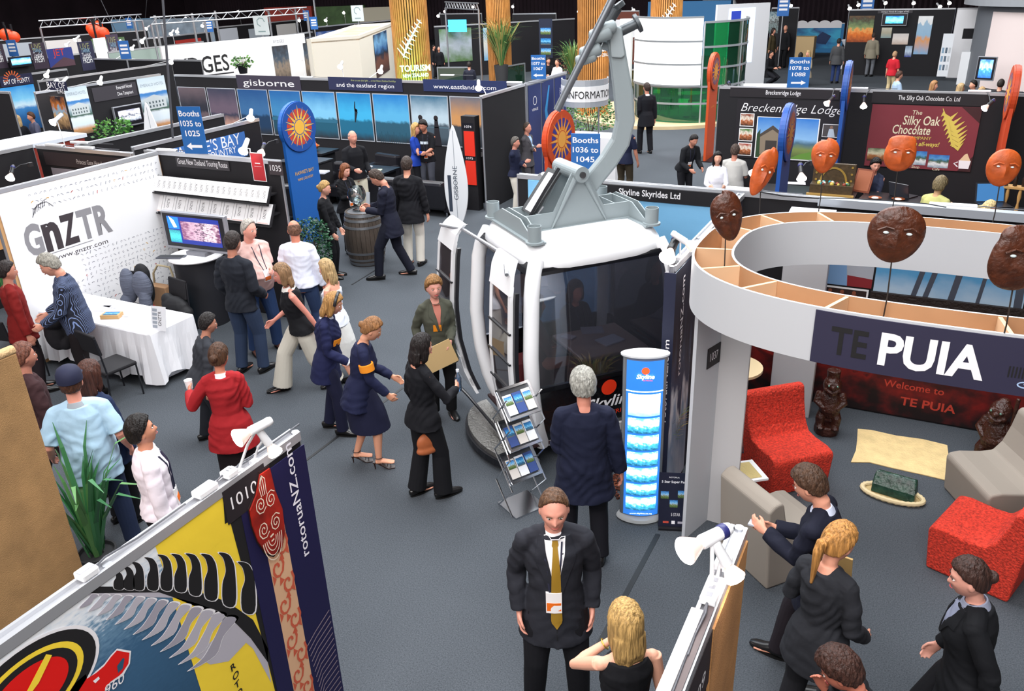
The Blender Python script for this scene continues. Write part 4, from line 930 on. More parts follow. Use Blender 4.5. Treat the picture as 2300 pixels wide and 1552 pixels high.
# name board wrapped on the ring front
g=MB();t0,t1=None,None
def ring_at(x):
    q=max(0,1-abs(x/(RA+.012))**RN);return-(RB+.012)*q**(1/RN)
xs=np.linspace(-.72,.75,30);vs=[]
for x in xs:vs+=[(x,ring_at(x),RZ1-.375),(x,ring_at(x),RZ1-.015),(x,ring_at(x)+.008,RZ1-.015),(x,ring_at(x)+.008,RZ1-.375)]
fs=[]
for i in range(29):
    a,b=4*i,4*i+4
    for k in range(4):fs.append((a+k,b+k,b+(k+1)%4,a+(k+1)%4))
fs+=[(0,1,2,3),(119,118,117,116)]
sgn=thing('name_board','dark slate board with the large words TE PUIA on the front of the ring','sign',(RC[0],RC[1],0));g.add(vs,fs,M('#2b2840',.6));g.build('board',sgn)
def bend(mb):
    mb.v=[(x,ring_at(x)-z_,RZ1+y)for x,y,z_ in mb.v];return mb
g=MB();g.text('TE',-.50,-.285,.19,BK1,3,wd=.22,bold=.02);g.text('PUIA',-.03,-.30,.215,WH1,3,wd=.58,bold=.03);bend(g).build('lettering',sgn)
g=MB();CL=M('#a9c2e4',.5)
g.stroke([(.46,-.13),(.475,-.20),(.49,-.26),(.475,-.30)],.012,CL,3);g.stroke([(.48,-.24+.0),(.50,-.16),(.535,-.10),(.56,-.09),(.565,-.13),(.53,-.19),(.49,-.25)],.009,CL,3);g.stroke([(.48+.04*math.cos(a),-.30+.018*math.sin(a))for a in[2*PI*i/16 for i in range(17)]],.008,CL,3)
for i in range(5):g.rect(.38+.018*i,-.26,.388+.018*i,-.19,BK1,3)
for i in range(5):g.rect(.545+.02*i,-.27,.553+.02*i,-.235,M('#d23a2a',.5),3)
g.stroke([(.53,-.235),(.59,-.205),(.65,-.235)],.01,M('#d23a2a',.5),3);bend(g).build('emblem',sgn)
# back wall of the stand
partition('long rear partition behind the ring, red mural below and blue drape on its other part','X',8.95,-4.5,2.6,BLK,zt=2.35)
TB=along('X',8.95)
REDP=ramp_mat('red_mural',[(0,'#1a0608'),(.2,'#4a0b0c'),(.5,'#86150f'),(.6,'#4a0a0c'),(.75,'#9a1812'),(1,'#4a0a0c')],'V',7,.7,.7,stretch=(3,1,1))
def dmur(g,W_,H_,l):
    m=M('#d04432',.7);g.text('HAU MAI HAERE MAI',1.41,.49,.075,M('#a83024',.7),l,wd=1.08,al='l',bold=.01);g.text('Welcome to',1.61,.33,.085,m,l,wd=.59,al='l',bold=.01);g.text('TE PUIA',1.80,.14,.10,m,l,wd=.54,al='l',bold=.02)
    for cx,cy,r in((.50,.72,.34),(2.95,.72,.3)):
        for k in range(5):g.stroke([(cx+r*(1-.16*k)*math.cos(a),cy+r*.8*(1-.16*k)*math.sin(a))for a in[2*PI*i/36 for i in range(37)]],.03,M('#a8241c',.7)if k%2 else M('#5e0f10',.7),l)
sheet('red_mural','red printed mural reading Welcome to TE PUIA behind the carved figures',TB,-1.72,2.5,.02,1.30,REDP,cat='mural',draw=dmur)
sheet('carved_lintel','dark carved wooden lintel across the top of the red mural',TB,-.38,1.9,1.31,1.42,M('#22140f',.7,bump=1,bscale=30),th=.05,cat='carving')
def dpole(g,W_,H_,l):
    for a,b,w_ in((.36,.50,.05),(.47,.62,.05),(.70,.80,.06),(.95,1.02,.035),(1.28,1.24,.07),(1.55,1.46,.10)):g.poly([(a,0),(a+w_,0),(b+w_,H_*1.0),(b,H_)],M('#4a4f5c',.6),l)
sheet('photo_poster','blue sky photo panel with leaning grey poles seen through the ring',TB,-.36,1.0,1.42,2.2,ramp_mat('pole_sky',[(0,'#bcd4e8'),(.3,'#5aa2d2'),(1,'#2f7cc0')],'V',3,.25),cat='poster',draw=dpole)
def dwom(g,W_,H_,l):
    g.poly([(0,0),(.28,0),(.25,.25),(.15,.42),(0,.45)],M('#7ea6d2',.7),l);g.poly([(.28,0),(W_,0),(W_,.10),(.27,.12)],M('#8a2028',.7),l);g.disc(.2,.55,.10,M('#241a18',.7),l);g.rect(0,.62,W_,H_,M('#b9533a',.7),l)
sheet('photo_poster','photo panel of a person in pale blue seen through the ring',TB,-.90,-.38,1.44,2.15,M('#b0b4bd',.6),cat='poster',draw=dwom)
def dfig(g,W_,H_,l):
    for i in range(3):g.disc(.08+.12*i,.05,.045,M('#8a4a30',.7),l);g.disc(.08+.12*i,.11,.02,M('#8a4a30',.7),l)
sheet('framed_photo','small white framed photo of three figures under the blue photo panel',TB,-.86,-.40,1.26,1.42,M('#2a1814',.6),frame_m=WHT,cat='poster',draw=dfig)
one(MB().bx(-1.0,1.25,8.80,8.91,2.30,2.38,M('#aeb4bc',.35,.4)),'light_batten','long grey light batten on the wall behind the ring','light batten')
# blue drape + header of the next stand on the same wall
DRP=M('#7fbde6',.7,bump=.5,bscale=3)
sheet('blue_drape','light blue drape hanging behind the cabin roof',TB,-4.35,-1.82,.05,2.30,DRP,th=.02,cat='drape')
def dsky(g,W_,H_,l):g.text('Skyline Skyrides Ltd',W_*.45,H_*.36,.075,WH1,l,wd=W_*.45,bold=.015)
psheet('stand_header','black header reading Skyline Skyrides Ltd above the blue drape',TB,[(1333,411),(1635,434),(1635,466),(1320,440)],BLK,cat='sign',draw=dsky,th=.032)
# chairs of the lounge: one swept foam form each
def lounge(label,loc,rz,w_,mat,s=1.0,back=.80):
    prof=[(0,0),(.62,0),(.66,.36),(.64,.40),(.55,.415),(.36,.40),(.24,.41),(.17,.50),(.12,.66),(.09,back-.03),(.06,back),(.0,back-.01),(-.06,back-.06),(-.04,.5)]
    g=MB(Matrix.Rotation(PI/2,4,'X'));g=MB()
    T_=Matrix.Rotation(PI/2,4,'Z')@Matrix.Rotation(PI/2,4,'X')
    t=thing('lounge_chair',label,'chair',loc,rz,'moulded lounge chairs');g=MB(Matrix.Translation((-w_/2,0,0)));n=14
    pts=[(0,y,z)for y,z in prof]
    g.prism([(y*s,z*s)for y,z in prof],0,w_,mat,Matrix(((0,0,1,0),(1,0,0,0),(0,1,0,0),(0,0,0,1))));g.build('seat_shell',t,bevel=.022,seg=3)
    MB().bx(-w_/2+.03,w_/2-.03,.03,.55*s,-.0,.012,BLKG).build('foot_plate',t);return t
REDF=M('#d43a28',.95,bump=1,bscale=55,var=.40,vscale=48);TPF=M('#9a9085',.85)
REDF2=REDF
lounge('red speckled lounge chair beside the white pillar',(-1.07,7.50,0),R(-138.6),.62,REDF,1.0,.84)
lounge('red speckled lounge chair at the right edge behind the dark-haired woman',(1.15,6.42,0),R(70),.62,REDF,1.0,.8)
lounge('taupe lounge chair seen from behind at the foot of the wide pillar',(-.90,5.72,0),R(-40),.62,TPF,1.0,.82)
lounge('taupe lounge chair at the right edge beside the taller carved figure',(1.28,7.62,0),R(118),.72,TPF,1.0,.85)
# flax mat, greenstone
g=MB();P=[(-.28,8.46),(-.15,8.49),(.1,8.47),(.35,8.50),(.58,8.47),(.60,8.2),(.62,8.0),(.63,7.77),(.4,7.79),(.1,7.80),(-.1,7.82),(-.27,7.75),(-.25,8.0),(-.26,8.2)]
g.prism(P,.003,.012,M('#e3c68e',.8,bump=.5,bscale=50,var=.10,vscale=9));one(g,'flax_mat','pale woven flax mat lying before the red mural','mat')
t=thing('flax_tray','oval cream plaited tray under the greenstone','tray',(.14,7.30,0),R(-6));g=MB();NR=60;CRM2=M('#d8c49a',.8)
g.tube([(.265*math.cos(2*PI*i/NR),.13*math.sin(2*PI*i/NR),.03+.006*math.sin(i*PI))for i in range(NR)],[.020+.005*(i%2)for i in range(NR)],CRM2,8,closed=True);g.build('plaited_rim',t,True);MB().lathe([(0,.004),(.25,.004),(.26,.02)],M('#b8a070',.8),32,None,1,.5).build('base',t,True)
g=MB(Matrix.Translation((.14,7.31,.022))@Matrix.Rotation(R(-8),4,'Z'));random.seed(2)
A=[(-.19,-.06),(.19,-.08),(.20,.05),(-.17,.07)];g.loft([[(x*k+random.uniform(-.01,.01),y*k2+o,z)for x,y in A]for k,k2,z,o in((1,1,0,0),(1.0,.85,.08,.01),(.96,.5,.15,.03),(.92,.3,.19,.045))],M('#1f3d30',.25,bump=.5,bscale=25,var=.6,vscale=12))
one(g,'greenstone_block','rough dark green stone block in the oval plaited tray','stone',bevel=.012)
# carved figures
CW=M('#3c1c12',.35,bump=.8,bscale=40,var=.3,vscale=14)
def carved(label,loc,rz,h,flat):
    t=thing('carved_figure',label,'wood carving',loc,rz);k=h/.9;g=MB(Matrix.Scale(k,4))
    g.lathe([(.15,0),(.155,.04),(.15,.12),(.13,.13)],CW,10,None,1,1)
    for sx in(-1,1):g.tube([(sx*.09,.07,.12),(sx*.10,.06,.24),(sx*.07,.02,.34)],[.055,.06,.055],CW,12,round_=.5);g.tube([(sx*.13,.0,.56),(sx*.17,.05,.46),(sx*.08,.11,.40)],[.05,.04,.03],CW,12,round_=.6);g.sph((sx*.09,.12,.13),(.05,.07,.03),CW,12)
    g.tube([(0,0,.28),(0,.035,.38),(0,.02,.50),(0,0,.60)],[(.11,.10),(.14,.12),(.14,.10),(.09,.08)],CW,18,round_=.4)
    g.sph((0,.02,.70),(.115,.11,.13),CW,18)
    for sx in(-1,1):g.sph((sx*.05,.115,.73),(.032,.02,.028),CW,12);g.sph((sx*.075,.09,.66),(.03,.03,.03),CW,10)
    g.sph((0,.13,.695),(.03,.03,.03),CW,10);g.tube([(-.06,.115,.645),(0,.135,.63),(.06,.115,.645)],.018,CW,10);g.tube([(-.05,.11,.61),(0,.13,.60),(.05,.11,.61)],.016,CW,10)
    if flat:g.lathe([(.075,.76),(.085,.90),(0,.90)],CW,16)
    else:g.tube([(-.17,.10,.08),(-.17,.11,.5),(-.17,.10,.95)],[.02,.016,.022],CW,8);g.sph((0,-.01,.80),(.06,.06,.05),CW,12)
    b=solid(g,'carved_body',t,.007,CW,sm=1)
    for sx in(-1,1):MB(Matrix.Scale(k,4)).sph((sx*.05,.133,.73),(.012,.006,.012),M('#7fb0a0',.1,.3),10).build('shell_eye',t,True)
    return t
carved('flat-topped carved wooden figure behind the red chair by the pillar',(-.58,8.28,0),R(190),.74,True)
carved('carved wooden figure holding an upright staff by the taupe chair',(.95,8.18,0),R(150),.82,False)
# little round table with brochures between pillars and chair
t=thing('side_table','small round tan table with a white bag of sweets behind the pillar','table',(-1.55,8.0,0));MB().lathe([(.0,.70),(.30,.70),(.30,.73),(0,.73)],M('#e8cfa4',.5),28).build('tabletop',t);MB().lathe([(.03,.02),(.03,.70)],ALU,12).build('leg',t);MB().lathe([(.2,0),(.2,.02),(.02,.03)],ALU,20).build('base',t)
t=thing('sweet_bowl','dark purple bowl of colourful sweets on the white cloth','bowl',(-1.52,7.92,.732));g=MB();g.lathe([(.05,0),(.11,.05),(.105,.05),(.05,.01)],M('#3a2a6a',.3),20);g.build('dish',t,True);g=MB();[g.sph((random.uniform(-.07,.07),random.uniform(-.06,.06),.045),.018,M(c,.4),8)for c in['#e84a2a','#f0a020','#3a5ad8','#d82a3a','#f4ece4','#8a3ad8']*3];o=g.build('sweets',t,True);o['kind']='stuff'
# two brochure displays at the front pillar
T5=frame((-1.16,6.95,0),60,30)
def dred(g,W_,H_,l):
    g.rect(.0,.0,W_,H_*.62,ramp_mat('show_photo',[(0,'#2a1a2a'),(.4,'#6a3a34'),(.6,'#1c1626'),(1,'#b0584a')],'V',7,.5),l)
    for i,k in enumerate((.7,.78,.62)):g.rect(.04,H_*(.70+.07*i),W_*k,H_*(.715+.07*i),WH1,l)
o=sheet('show_card','red show card with dancers photo propped against the red chair',frame((-1.33,6.44,0),38,18),0,.34,.48,.86,M('#b81f1c',.5),cat='card',draw=dred)
t=thing('magazine_table','low table with a woven mat and white papers below the red show card','table',(-1.12,6.45,0),R(38));MB().bx(-.20,.20,-.16,.16,.43,.45,M('#eeeef0',.5)).build('tabletop',t);g=MB();g.bx(-.02,.02,-.02,.02,0,.43,BLKG);g.build('leg',t);MB().bx(-.17,.15,-.13,.12,.451,.458,M('#c8b47a',.8,bump=.6,bscale=60)).build('woven_cover',t)
# carved faces on thin rods
MASKW={'d':M('#4c2514',.35,bump=.5,bscale=30,var=.4,vscale=20),'o':M('#b8531f',.45,bump=.2,bscale=30,var=.25,vscale=14)}
def mask(label,px,py,z,base_z,w_,h,tone,shape,yaw,roll=0,rod=True):
    p=F(px,py,z);t=thing('carved_mask',label,'carved mask',(p.x,p.y,base_z));m=MASKW[tone];dz=z-base_z;n,k=28,18
    A=Matrix.Translation((0,0,dz))@Matrix.Rotation(R(yaw),4,'Z')@Matrix.Rotation(R(roll),4,'Y');rings=[]
    for i in range(k+1):
        a=PI*(.01+.98*i/k);zz=-math.cos(a);ring=[]
        for j in range(n):
            b=2*PI*j/n;x=math.sin(a)*math.cos(b);y=math.sin(a)*math.sin(b)
            X,Z=x*w_/2,zz*h/2
            if shape=='owl' and zz>.5:Z+=.10*h*(abs(x)**1.5)*1.6*(zz-.4);X*=1+.9*(zz-.5)
            if shape=='owl' and zz<0:X*=1-.12*zz
            if shape=='oval':X*=1+.10*zz
            if shape=='tri':X*=1+.25*zz;Z+=.06*h*(x>0)*max(0,zz)
            Y=y*.05 if y>0 else y*.055
            if y<0:
                f=lambda cx,cz,s:math.exp(-((abs(X)/w_-cx)/s)**2-((Z/h-cz)/s)**2)
                Y+=.014*f(.20,.06,.09)-.02*math.exp(-(X/w_/.06)**2)*(1 if-.18<Z/h<.08 else 0)-.012*math.exp(-(X/w_/.16)**2-((Z/h+.26)/.05)**2)+.01*math.exp(-(X/w_/.14)**2-((Z/h+.31)/.02)**2)
            ring.append((X,Y,Z))
        rings.append(ring)
    g=MB(A);g.loft(rings,m);g.build('carved_head',t,True)
    for sx in(-1,1):g=MB(A);g.sph((sx*w_*.20,-.046,h*.06),(w_*.055,.010,h*.025),M('#d9e6e6',.15),10);g.build('shell_eye',t,True)
    for s_ in(-1,1):
        g=MB(A);P=[(sx_*w_,-.056-.008*math.cos(sx_*4),(zc)*h)for sx_,zc in[(s_*.08,.14),(s_*.22,.17),(s_*.36,.10)]];g.tube(P,.007,m,6);g.build('carved_brow',t,True)
    if rod:MB().tube([(0,0,dz-h*.4),(0.01,-.01,dz*.5),(.0,0,0)],.0045,M('#2a2420',.5),6).build('rod',t,True)
    return t
mask('dark square-eared carved mask nearest the blue drape',1633,488,2.95,2.25,.22,.36,'d','tri',25,-14)
mask('plain oval dark carved mask over the middle of the ring',2012,527,3.05,2.25,.33,.36,'d','oval',12,3)
mask('dark broad carved mask cut by the right picture edge',2290,580,3.05,2.25,.33,.38,'d','owl',25,6)
mask('tilted orange carved mask nearest the glowing lamp',1712,388,2.92,2.25,.20,.42,'o','tri',40,22)
mask('orange carved mask before the blue and gold sign',1852,352,3.0,2.25,.23,.30,'o','tri',15,4)
mask('horned orange carved mask before the maroon banner',2022,345,3.05,2.25,.26,.31,'o','owl',14,2)
mask('smooth orange oval carved mask at the right by the orange post',2253,377,3.0,2.25,.26,.31,'o','oval',14,3)
# ================================================================ touring route stand (left)
partition('white printed side wall of the touring route stand','Y',-10.33,6.02,8.62,M('#c89a6a',.6))
TG=along('Y',-10.33)
g=MB(TG);FAB=M('#efeef0',.8,bump=.25,bscale=2.5);g.bx(6.06,8.60,.05,2.30,0,.008,FAB);random.seed(9)
MARK=[M('#9a9aa4',.7),M('#b4b2b8',.7),M('#8a8a94',.7),M('#d2a040',.7),M('#b03028',.7)]
def marks(u0,u1,v0,v1,su,sv,dens=1.):
    v=v0
    while v<v1:
        u=u0
        while u<u1:
            if random.random()<dens:
                m=MARK[3 if random.random()<.03 else 4 if random.random()<.02 else random.randint(0,2)];a=random.choice([-.6,.5,1.2,0]);L=.022;x,y=u+random.uniform(-.01,.01),v;k=random.random()
                if k<.5:g.stroke([(x-L*math.cos(a),y-L*math.sin(a)),(x,y+.006),(x+L*math.cos(a),y+L*math.sin(a))],.009,m,8)
                else:g.stroke([(x+.013*math.cos(q),y+.013*math.sin(q))for q in[i*.9+a for i in range(6)]],.007,m,8)
            u+=su
        v+=sv
marks(6.5,8.55,2.02,2.26,.075,.09);marks(7.0,8.55,.95,1.30,.072,.075);marks(6.7,8.55,.30,.95,.072,.075,.95)
LG,LD=M('#8e8c90',.6),M('#3c3438',.6)
ua,ub=S(TG,62,575)[0],S(TG,254,515)[0];va=S(TG,130,555)[1];H_=S(TG,209,465)[1]-S(TG,226,527)[1];w5=(ub-ua)/5
for i,(ch,m)in enumerate(zip('GnZTR',(LG,LD,LD,LG,LG))):g.text(ch,ua+w5*(i+.5),va,H_*(1.12 if ch=='n' else 1)if ch!='n' else H_*.95*1.3,m,8,wd=w5*.93,bold=.04)if ch!='n' else g.text('n',ua+w5*1.5,va,H_*1.28,m,8,wd=w5*.93,bold=.045)
g.text('www.gnztr.com',(ua+ub)/2+.1,va-.16,.07,LD,8,wd=.85);g.rect(ua+.2,va-.06,ub-.35,va-.05,LG,8)
cu,cv=ua+.32,va+H_+.12
for i in range(7):g.stroke([(cu-.10+.03*i,cv-.02+.012*i),(cu-.08+.03*i,cv+.05+.014*i),(cu-.05+.03*i,cv+.06+.012*i)],.012,LG,8)
g.stroke([(cu-.12,cv-.05),(cu-.02,cv+.09),(cu+.12,cv+.10),(cu+.2,cv+.02)],.014,LG,8)
one(g,'fabric_banner','white wall banner with large grey GnZTR letters and small scattered marks','banner')
partition('black rear wall of the touring route stand with brochure shelves','X',8.65,-10.6,-8.0)
TH2=along('X',8.65)
def dgn(g,W_,H_,l):g.text('Great New Zealand Touring Route',W_/2,H_*.32,.085,WH1,l,wd=W_*.94)
psheet('stand_header','grey header plate reading Great New Zealand Touring Route',TH2,[(394,350),(514,366),(517,386),(398,372)],M('#3a363a',.6),cat='sign',draw=dgn)
def dred2(g,W_,H_,l):g.rect(W_*.3,H_*.62,W_*.7,H_*.65,WH1,l);g.rect(W_*.22,H_*.52,W_*.8,H_*.53,WH1,l)
psheet('red_notice','small red panel with white border on the touring route wall',TH2,[(560,342),(590,344),(600,408),(572,406)],M('#b5242c',.5),frame_m=WHT,cat='sign',draw=dred2)
def d35(g,W_,H_,l):g.text('1035',W_/2,H_*.3,.085,WH1,l,wd=W_*.8)
psheet('stand_number','dark plate numbered 1035 beside the blue sun sign',TH2,[(603,362),(634,364),(636,394),(606,392)],M('#3a3034',.6),cat='sign',draw=d35)
for k,(qa,qb,n,hh,lb)in enumerate([((332,412),(603,437),22,.24,'upper'),((343,455),(610,480),10,.30,'lower')]):
    a,b=onY(*qa,8.45),onY(*qb,8.45);L=b.x-a.x;z=(a.z+b.z)/2;t=thing('brochure_shelf',f'{lb} sloping black shelf on the touring route wall','shelf',(a.x,8.45,z));Tm=Matrix.Rotation(R(62),4,'X')
    g=MB(Tm);g.bx(-.02,L+.02,-hh/2-.03,hh/2+.01,-.02,-.004,BLK);g.bx(-.02,L+.02,-hh/2-.03,-hh/2-.015,-.02,.03,BLK);g.build('board',t);MB().bx(0,L,.0,.18,-.02,.0,BLK).build('bracket',t)
    sp=L/n;l0=None
    g=MB();g.bx(.003,sp-.006,-hh/2+.01,hh/2,0,.012,WHT);g.text('GNZTR',sp*.62,0,min(.05,sp*.35),LD,11,wd=hh*.45,rot=90);g.rect(sp*.2,-hh*.3,sp*.24,hh*.35,LG,11)
    if k:g.rect(sp*.08,-hh*.45,sp*.9,-hh*.40,M('#e6c0b8',.6),11)
    for i in range(n):
        if l0 is None:l0=g.build('leaflet');o=l0;tag(o,f'white leaflet standing in the {lb} sloping shelf','leaflet',f'white leaflets on the {lb} shelf')
        else:o=l0.copy();COL.objects.link(o)
        o.matrix_world=Matrix.Translation((a.x+sp*i,8.445,z+.002))@Tm
# television on a round plinth
PX,PY=-9.32,8.08
t=thing('plinth','round black plinth with a white top carrying the television','plinth',(PX,PY,0));MB().lathe([(.0,0),(.33,0),(.33,1.0),(0,1.0)],M('#1c1c22',.6),36).build('drum',t,True);MB().lathe([(0,1.0),(.38,1.0),(.39,1.015),(.38,1.035),(0,1.035)],WHT,36).build('top_disc',t,True)
def tv(label,T,q,scr,stand=True,frame_c='#9a9ba2',bez=.05,group=None,name='television'):
    p=SP(T,q);u0=(p[0][0]+p[3][0])/2;u1=(p[1][0]+p[2][0])/2;v1=(p[0][1]+p[1][1])/2;v0=(p[2][1]+p[3][1])/2;W_,H_=u1-u0,v1-v0
    t=thing(name,label,'television',group=group);t.matrix_world=Matrix.Translation(T@Vector((u0,v0,0)))@T.to_3x3().to_4x4()
    MB().bx(0,W_,0,H_,-.07,0,M(frame_c,.35,.3)).build('casing',t,bevel=.01);g=MB();g.rect(bez*.5,bez*.8,W_-bez*.5,H_-bez*.5,BLKG,1);scr(g,W_,H_,bez,2);g.build('screen',t)
    if stand:MB().bx(W_*.35,W_*.65,-.05,0,-.12,.06,M(frame_c,.35,.3)).build('stand',t)
    return t
EB=lambda c,e=.9:M(c,.4,0,e)
def scr1(g,W_,H_,b,l):
    g.rect(.10,.09,W_-.10,H_-.06,EB('#1c2a78'),l);g.rect(.10,H_*.55,.30,H_-.07,EB('#1a6ad8'),l+1);g.poly([(.14,H_*.88),(.22,H_*.78),(.26,H_*.6),(.2,H_*.58),(.16,H_*.75)],EB('#dfe8f0'),l+2);g.rect(.10,.10,.30,H_*.52,ramp_mat('scr_a',[(0,'#2a8a9a'),(.5,'#48c0c0'),(1,'#2a7a8a')],'V',12,.5,.4,.7),l+1)
    g.rect(.33,.15,W_-.11,H_-.12,ramp_mat('scr_b',[(0,'#7a4a6a'),(.4,'#c8a8b8'),(.55,'#4a2a4a'),(.7,'#e0c8d0'),(1,'#6a3a5a')],'U',9,.6,.4,.6),l+1)
tv('silver framed television with blue screen on the round plinth',frame((0,8.1,0),3),[(362,481),(504,479),(511,564),(377,564)],scr1)
t=thing('keyboard','grey keyboard lying in front of the silver television','keyboard',(PX-.22,PY-.25,1.04),R(20));MB().bx(-.20,.20,-.07,.07,0,.018,M('#5a5c66',.5)).build('case',t);MB().bx(-.18,.18,-.055,.055,.018,.022,M('#2e3036',.6)).build('keys',t)
t=thing('computer_mouse','small white computer mouse by the grey keyboard','mouse',(PX+.03,PY-.27,1.036),0);MB().sph((0,0,.012),(.03,.05,.018),WHT,12).build('shell',t,True)
# white clothed table
t=thing('clothed_table','long white clothed table in the touring route stand','table',(-9.22,6.51,0));g=MB();a,b=1.03,.35;N=96;top=[];rings=[]
def per(u,e=0):
    P_=2*(2*a+2*b);s=(u%1)*P_;w_=2*a;d=2*b
    if s<w_:return(-a+s,-b-e)
    s-=w_
    if s<d:return(a+e,-b+s)
    s-=d
    if s<w_:return(a-s,b+e)
    return(-a-e,b-(s-w_))
for z,e in((.735,0),(.72,.008),(.55,.02),(.3,.035),(.10,.05)):
    ring=[]
    for i in range(N):
        u=i/N;x,y=per(u,e);k=(.735-z)*.055*math.sin(u*2*PI*21+2*math.sin(u*19));n_=Vector((0,-1,0))if y<-b+.001-e*.2 and abs(x)<=a else Vector((1 if x>0 else-1,0,0))if abs(x)>a-.01 else Vector((0,1,0));ring.append((x+n_.x*k,y+n_.y*k,z-(.06*math.sin(u*2*PI*9)if z<.2 else 0)))
    rings.append(ring)
CLW=M('#f2f1f5',.8,bump=.15,bscale=6);g.loft(rings[::-1],CLW);g.build('tablecloth',t)
for x in(-.95,.95):
    for y in(-.28,.28):MB().bx(x-.015,x+.015,y-.015,y+.015,0,.7,BLKG).build('leg',t)
def flatitem(name,label,x,y,z,w_,d_,h,c,rz=0,group=None,cat='paper',m2=None):
    g=MB();g.bx(-w_/2,w_/2,-d_/2,d_/2,0,h,M(c,.55))
    if m2:g.rect(-w_*.4,-d_*.4,w_*.4,d_*.4,m2,(h+.001)/.0012)
    return one(g,name,label,cat,group,loc=(x,y,z),rz=R(rz))
flatitem('brochure_pile','tan edged pile of brochures on the white table',*F(252,712,.74)[:2],.738,.24,.14,.05,'#c9a06a',25,m2=ramp_mat('leaflet1',SKYSEA,'V',6,.4))
flatitem('leaflet','small pale leaflet beside the tan brochure pile',*F(284,708,.74)[:2],.738,.12,.09,.006,'#d8dbe6',15)
flatitem('leaflet','white sheet with faint print near the striped shirt man',*F(222,692,.74)[:2],.738,.26,.18,.004,'#e2e2f0',20);flatitem('leaflet','white sheet lying by the near table edge',*F(300,722,.74)[:2],.738,.2,.16,.004,'#e6e6f2',-20);flatitem('leaflet','white sheet at the far edge of the white table',*F(255,686,.74)[:2],.738,.24,.15,.004,'#dcdcec',5)
def dcd(g,W_,H_,l):g.text('GNZTR',W_*.7,H_*.5,.05,LD,l,wd=H_*.6,rot=90);[g.rect(W_*.1,H_*(.1+.17*i),W_*.42,H_*(.22+.17*i),M('#9aa0aa',.5),l)for i in range(5)]
q=F(356,742,.74);sheet('card_stand','upright grey and white printed card on the white table end',frame((q.x,q.y,.738),8,14),-.10,.12,0,.30,M('#e6e6ea',.5),cat='card',draw=dcd)
# steel and black chairs
def chair(label,loc,rz,mat=BLK,group='black visitor chairs',arms=False,fr=BLKG,sh=.45):
    t=thing('chair',label,'chair',loc,rz,group);MB().bx(-.22,.22,-.21,.21,sh-.05,sh,mat).build('seat',t,bevel=.02)
    g=MB(Matrix.Translation((0,.20,.80))@Matrix.Rotation(R(-8),4,'X'));g.bx(-.20,.20,-.02,.02,-.14,.13,mat);g.build('backrest',t,bevel=.015)
    for sx in(-.21,.21):
        MB().tube([(sx,-.2,0),(sx,-.19,sh-.04)],.011,fr,8).build('leg',t);MB().tube([(sx,.22,0),(sx,.18,sh),(sx,.22,.90)],.011,fr,8).build('leg',t)
    return t
c0_=chair('black chair with open back in front of the white table',(-8.52,5.80,0),R(172));copy_tree(c0_,(-10.05,5.6,0),R(190),'black chair mostly hidden behind the striped shirt man')
c=copy_tree(c0_,(-9.85,7.2,0),R(5),'black chair with jackets hung on it behind the white table');c=copy_tree(c0_,(-9.05,7.2,0),R(-10),'black chair with a dark bag behind the table end')
def blob(name,label,cat,loc,parts,mat,vox=.012,rz=0,group=None):
    t=thing(name,label,cat,loc,rz,group);g=MB();[g.sph(c,r,mat,14)for c,r in parts];solid(g,'body',t,vox,mat,sm=3);return t
blob('jacket','quilted grey jacket draped over the chair behind the table','jacket',(-9.72,7.30,.5),[((-.16,0,.25),(.13,.1,.26)),((.12,.0,.28),(.17,.1,.22)),((.18,-.05,.05),(.10,.08,.2)),((-.2,-.06,.02),(.1,.08,.12))],M('#5b6070',.8,bump=.9,bscale=14,stretch=(.3,.3,3)))
blob('jacket','black hooded jacket between the grey quilted pieces','jacket',(-9.68,7.40,.55),[((0,0,.36),(.13,.09,.16)),((0,0,.15),(.15,.1,.25))],M('#16161a',.8))
blob('shoulder_bag','black bag slumped at the far end of the white table','bag',(-9.02,7.3,.45),[((0,0,.12),(.24,.12,.14)),((.15,0,.05),(.15,.1,.1)),((-.12,0,.2),(.1,.08,.09))],M('#141418',.7))
blob('shoulder_bag','light blue bag leaning on the round plinth','bag',(-9.35,7.62,0),[((0,0,.30),(.15,.07,.28)),((.05,0,.1),(.16,.08,.1))],M('#6aa8c4',.7))
t=thing('luggage_trolley','tan folding luggage trolley beside the round plinth','trolley',(-9.78,7.72,0));MB().tube([(-.2,0,.02),(-.2,.1,.75),(-.1,.12,.88),(.15,.12,.88),(.2,.1,.78),(.2,0,.02)],.016,M('#b8a888',.5),8).build('handle',t,True);MB().bx(-.17,.17,-.06,.08,.06,.62,M('#b98e68',.7)).build('carton',t,bevel=.01)
blob('scarf','red and white cloth hanging by the luggage trolley','cloth',(-10.0,7.65,.25),[((0,0,.1),(.05,.04,.16)),((.06,0,.02),(.07,.04,.06))],M('#c8242a',.7))
# green flax plants
def flax(label,loc,n,h,seed,lean=.55,w_=.03,cols=('#3f7a4a','#2f6a3c','#5a8a4e')):
    random.seed(seed);return grass(label,loc,n,h,[M(c,.5)for c in cols],.14,w_=w_,lean=lean,pot='#2a2a2c',potr=.16,poth=.25,name='flax_plant')
flax('spiky green flax plant behind the jet boat banner',F(232,1290,0),34,1.15,4,.75,.02);flax('green flax plant at the left edge by the white banner end',F(52,760,0),14,1.0,6,.35,.035)
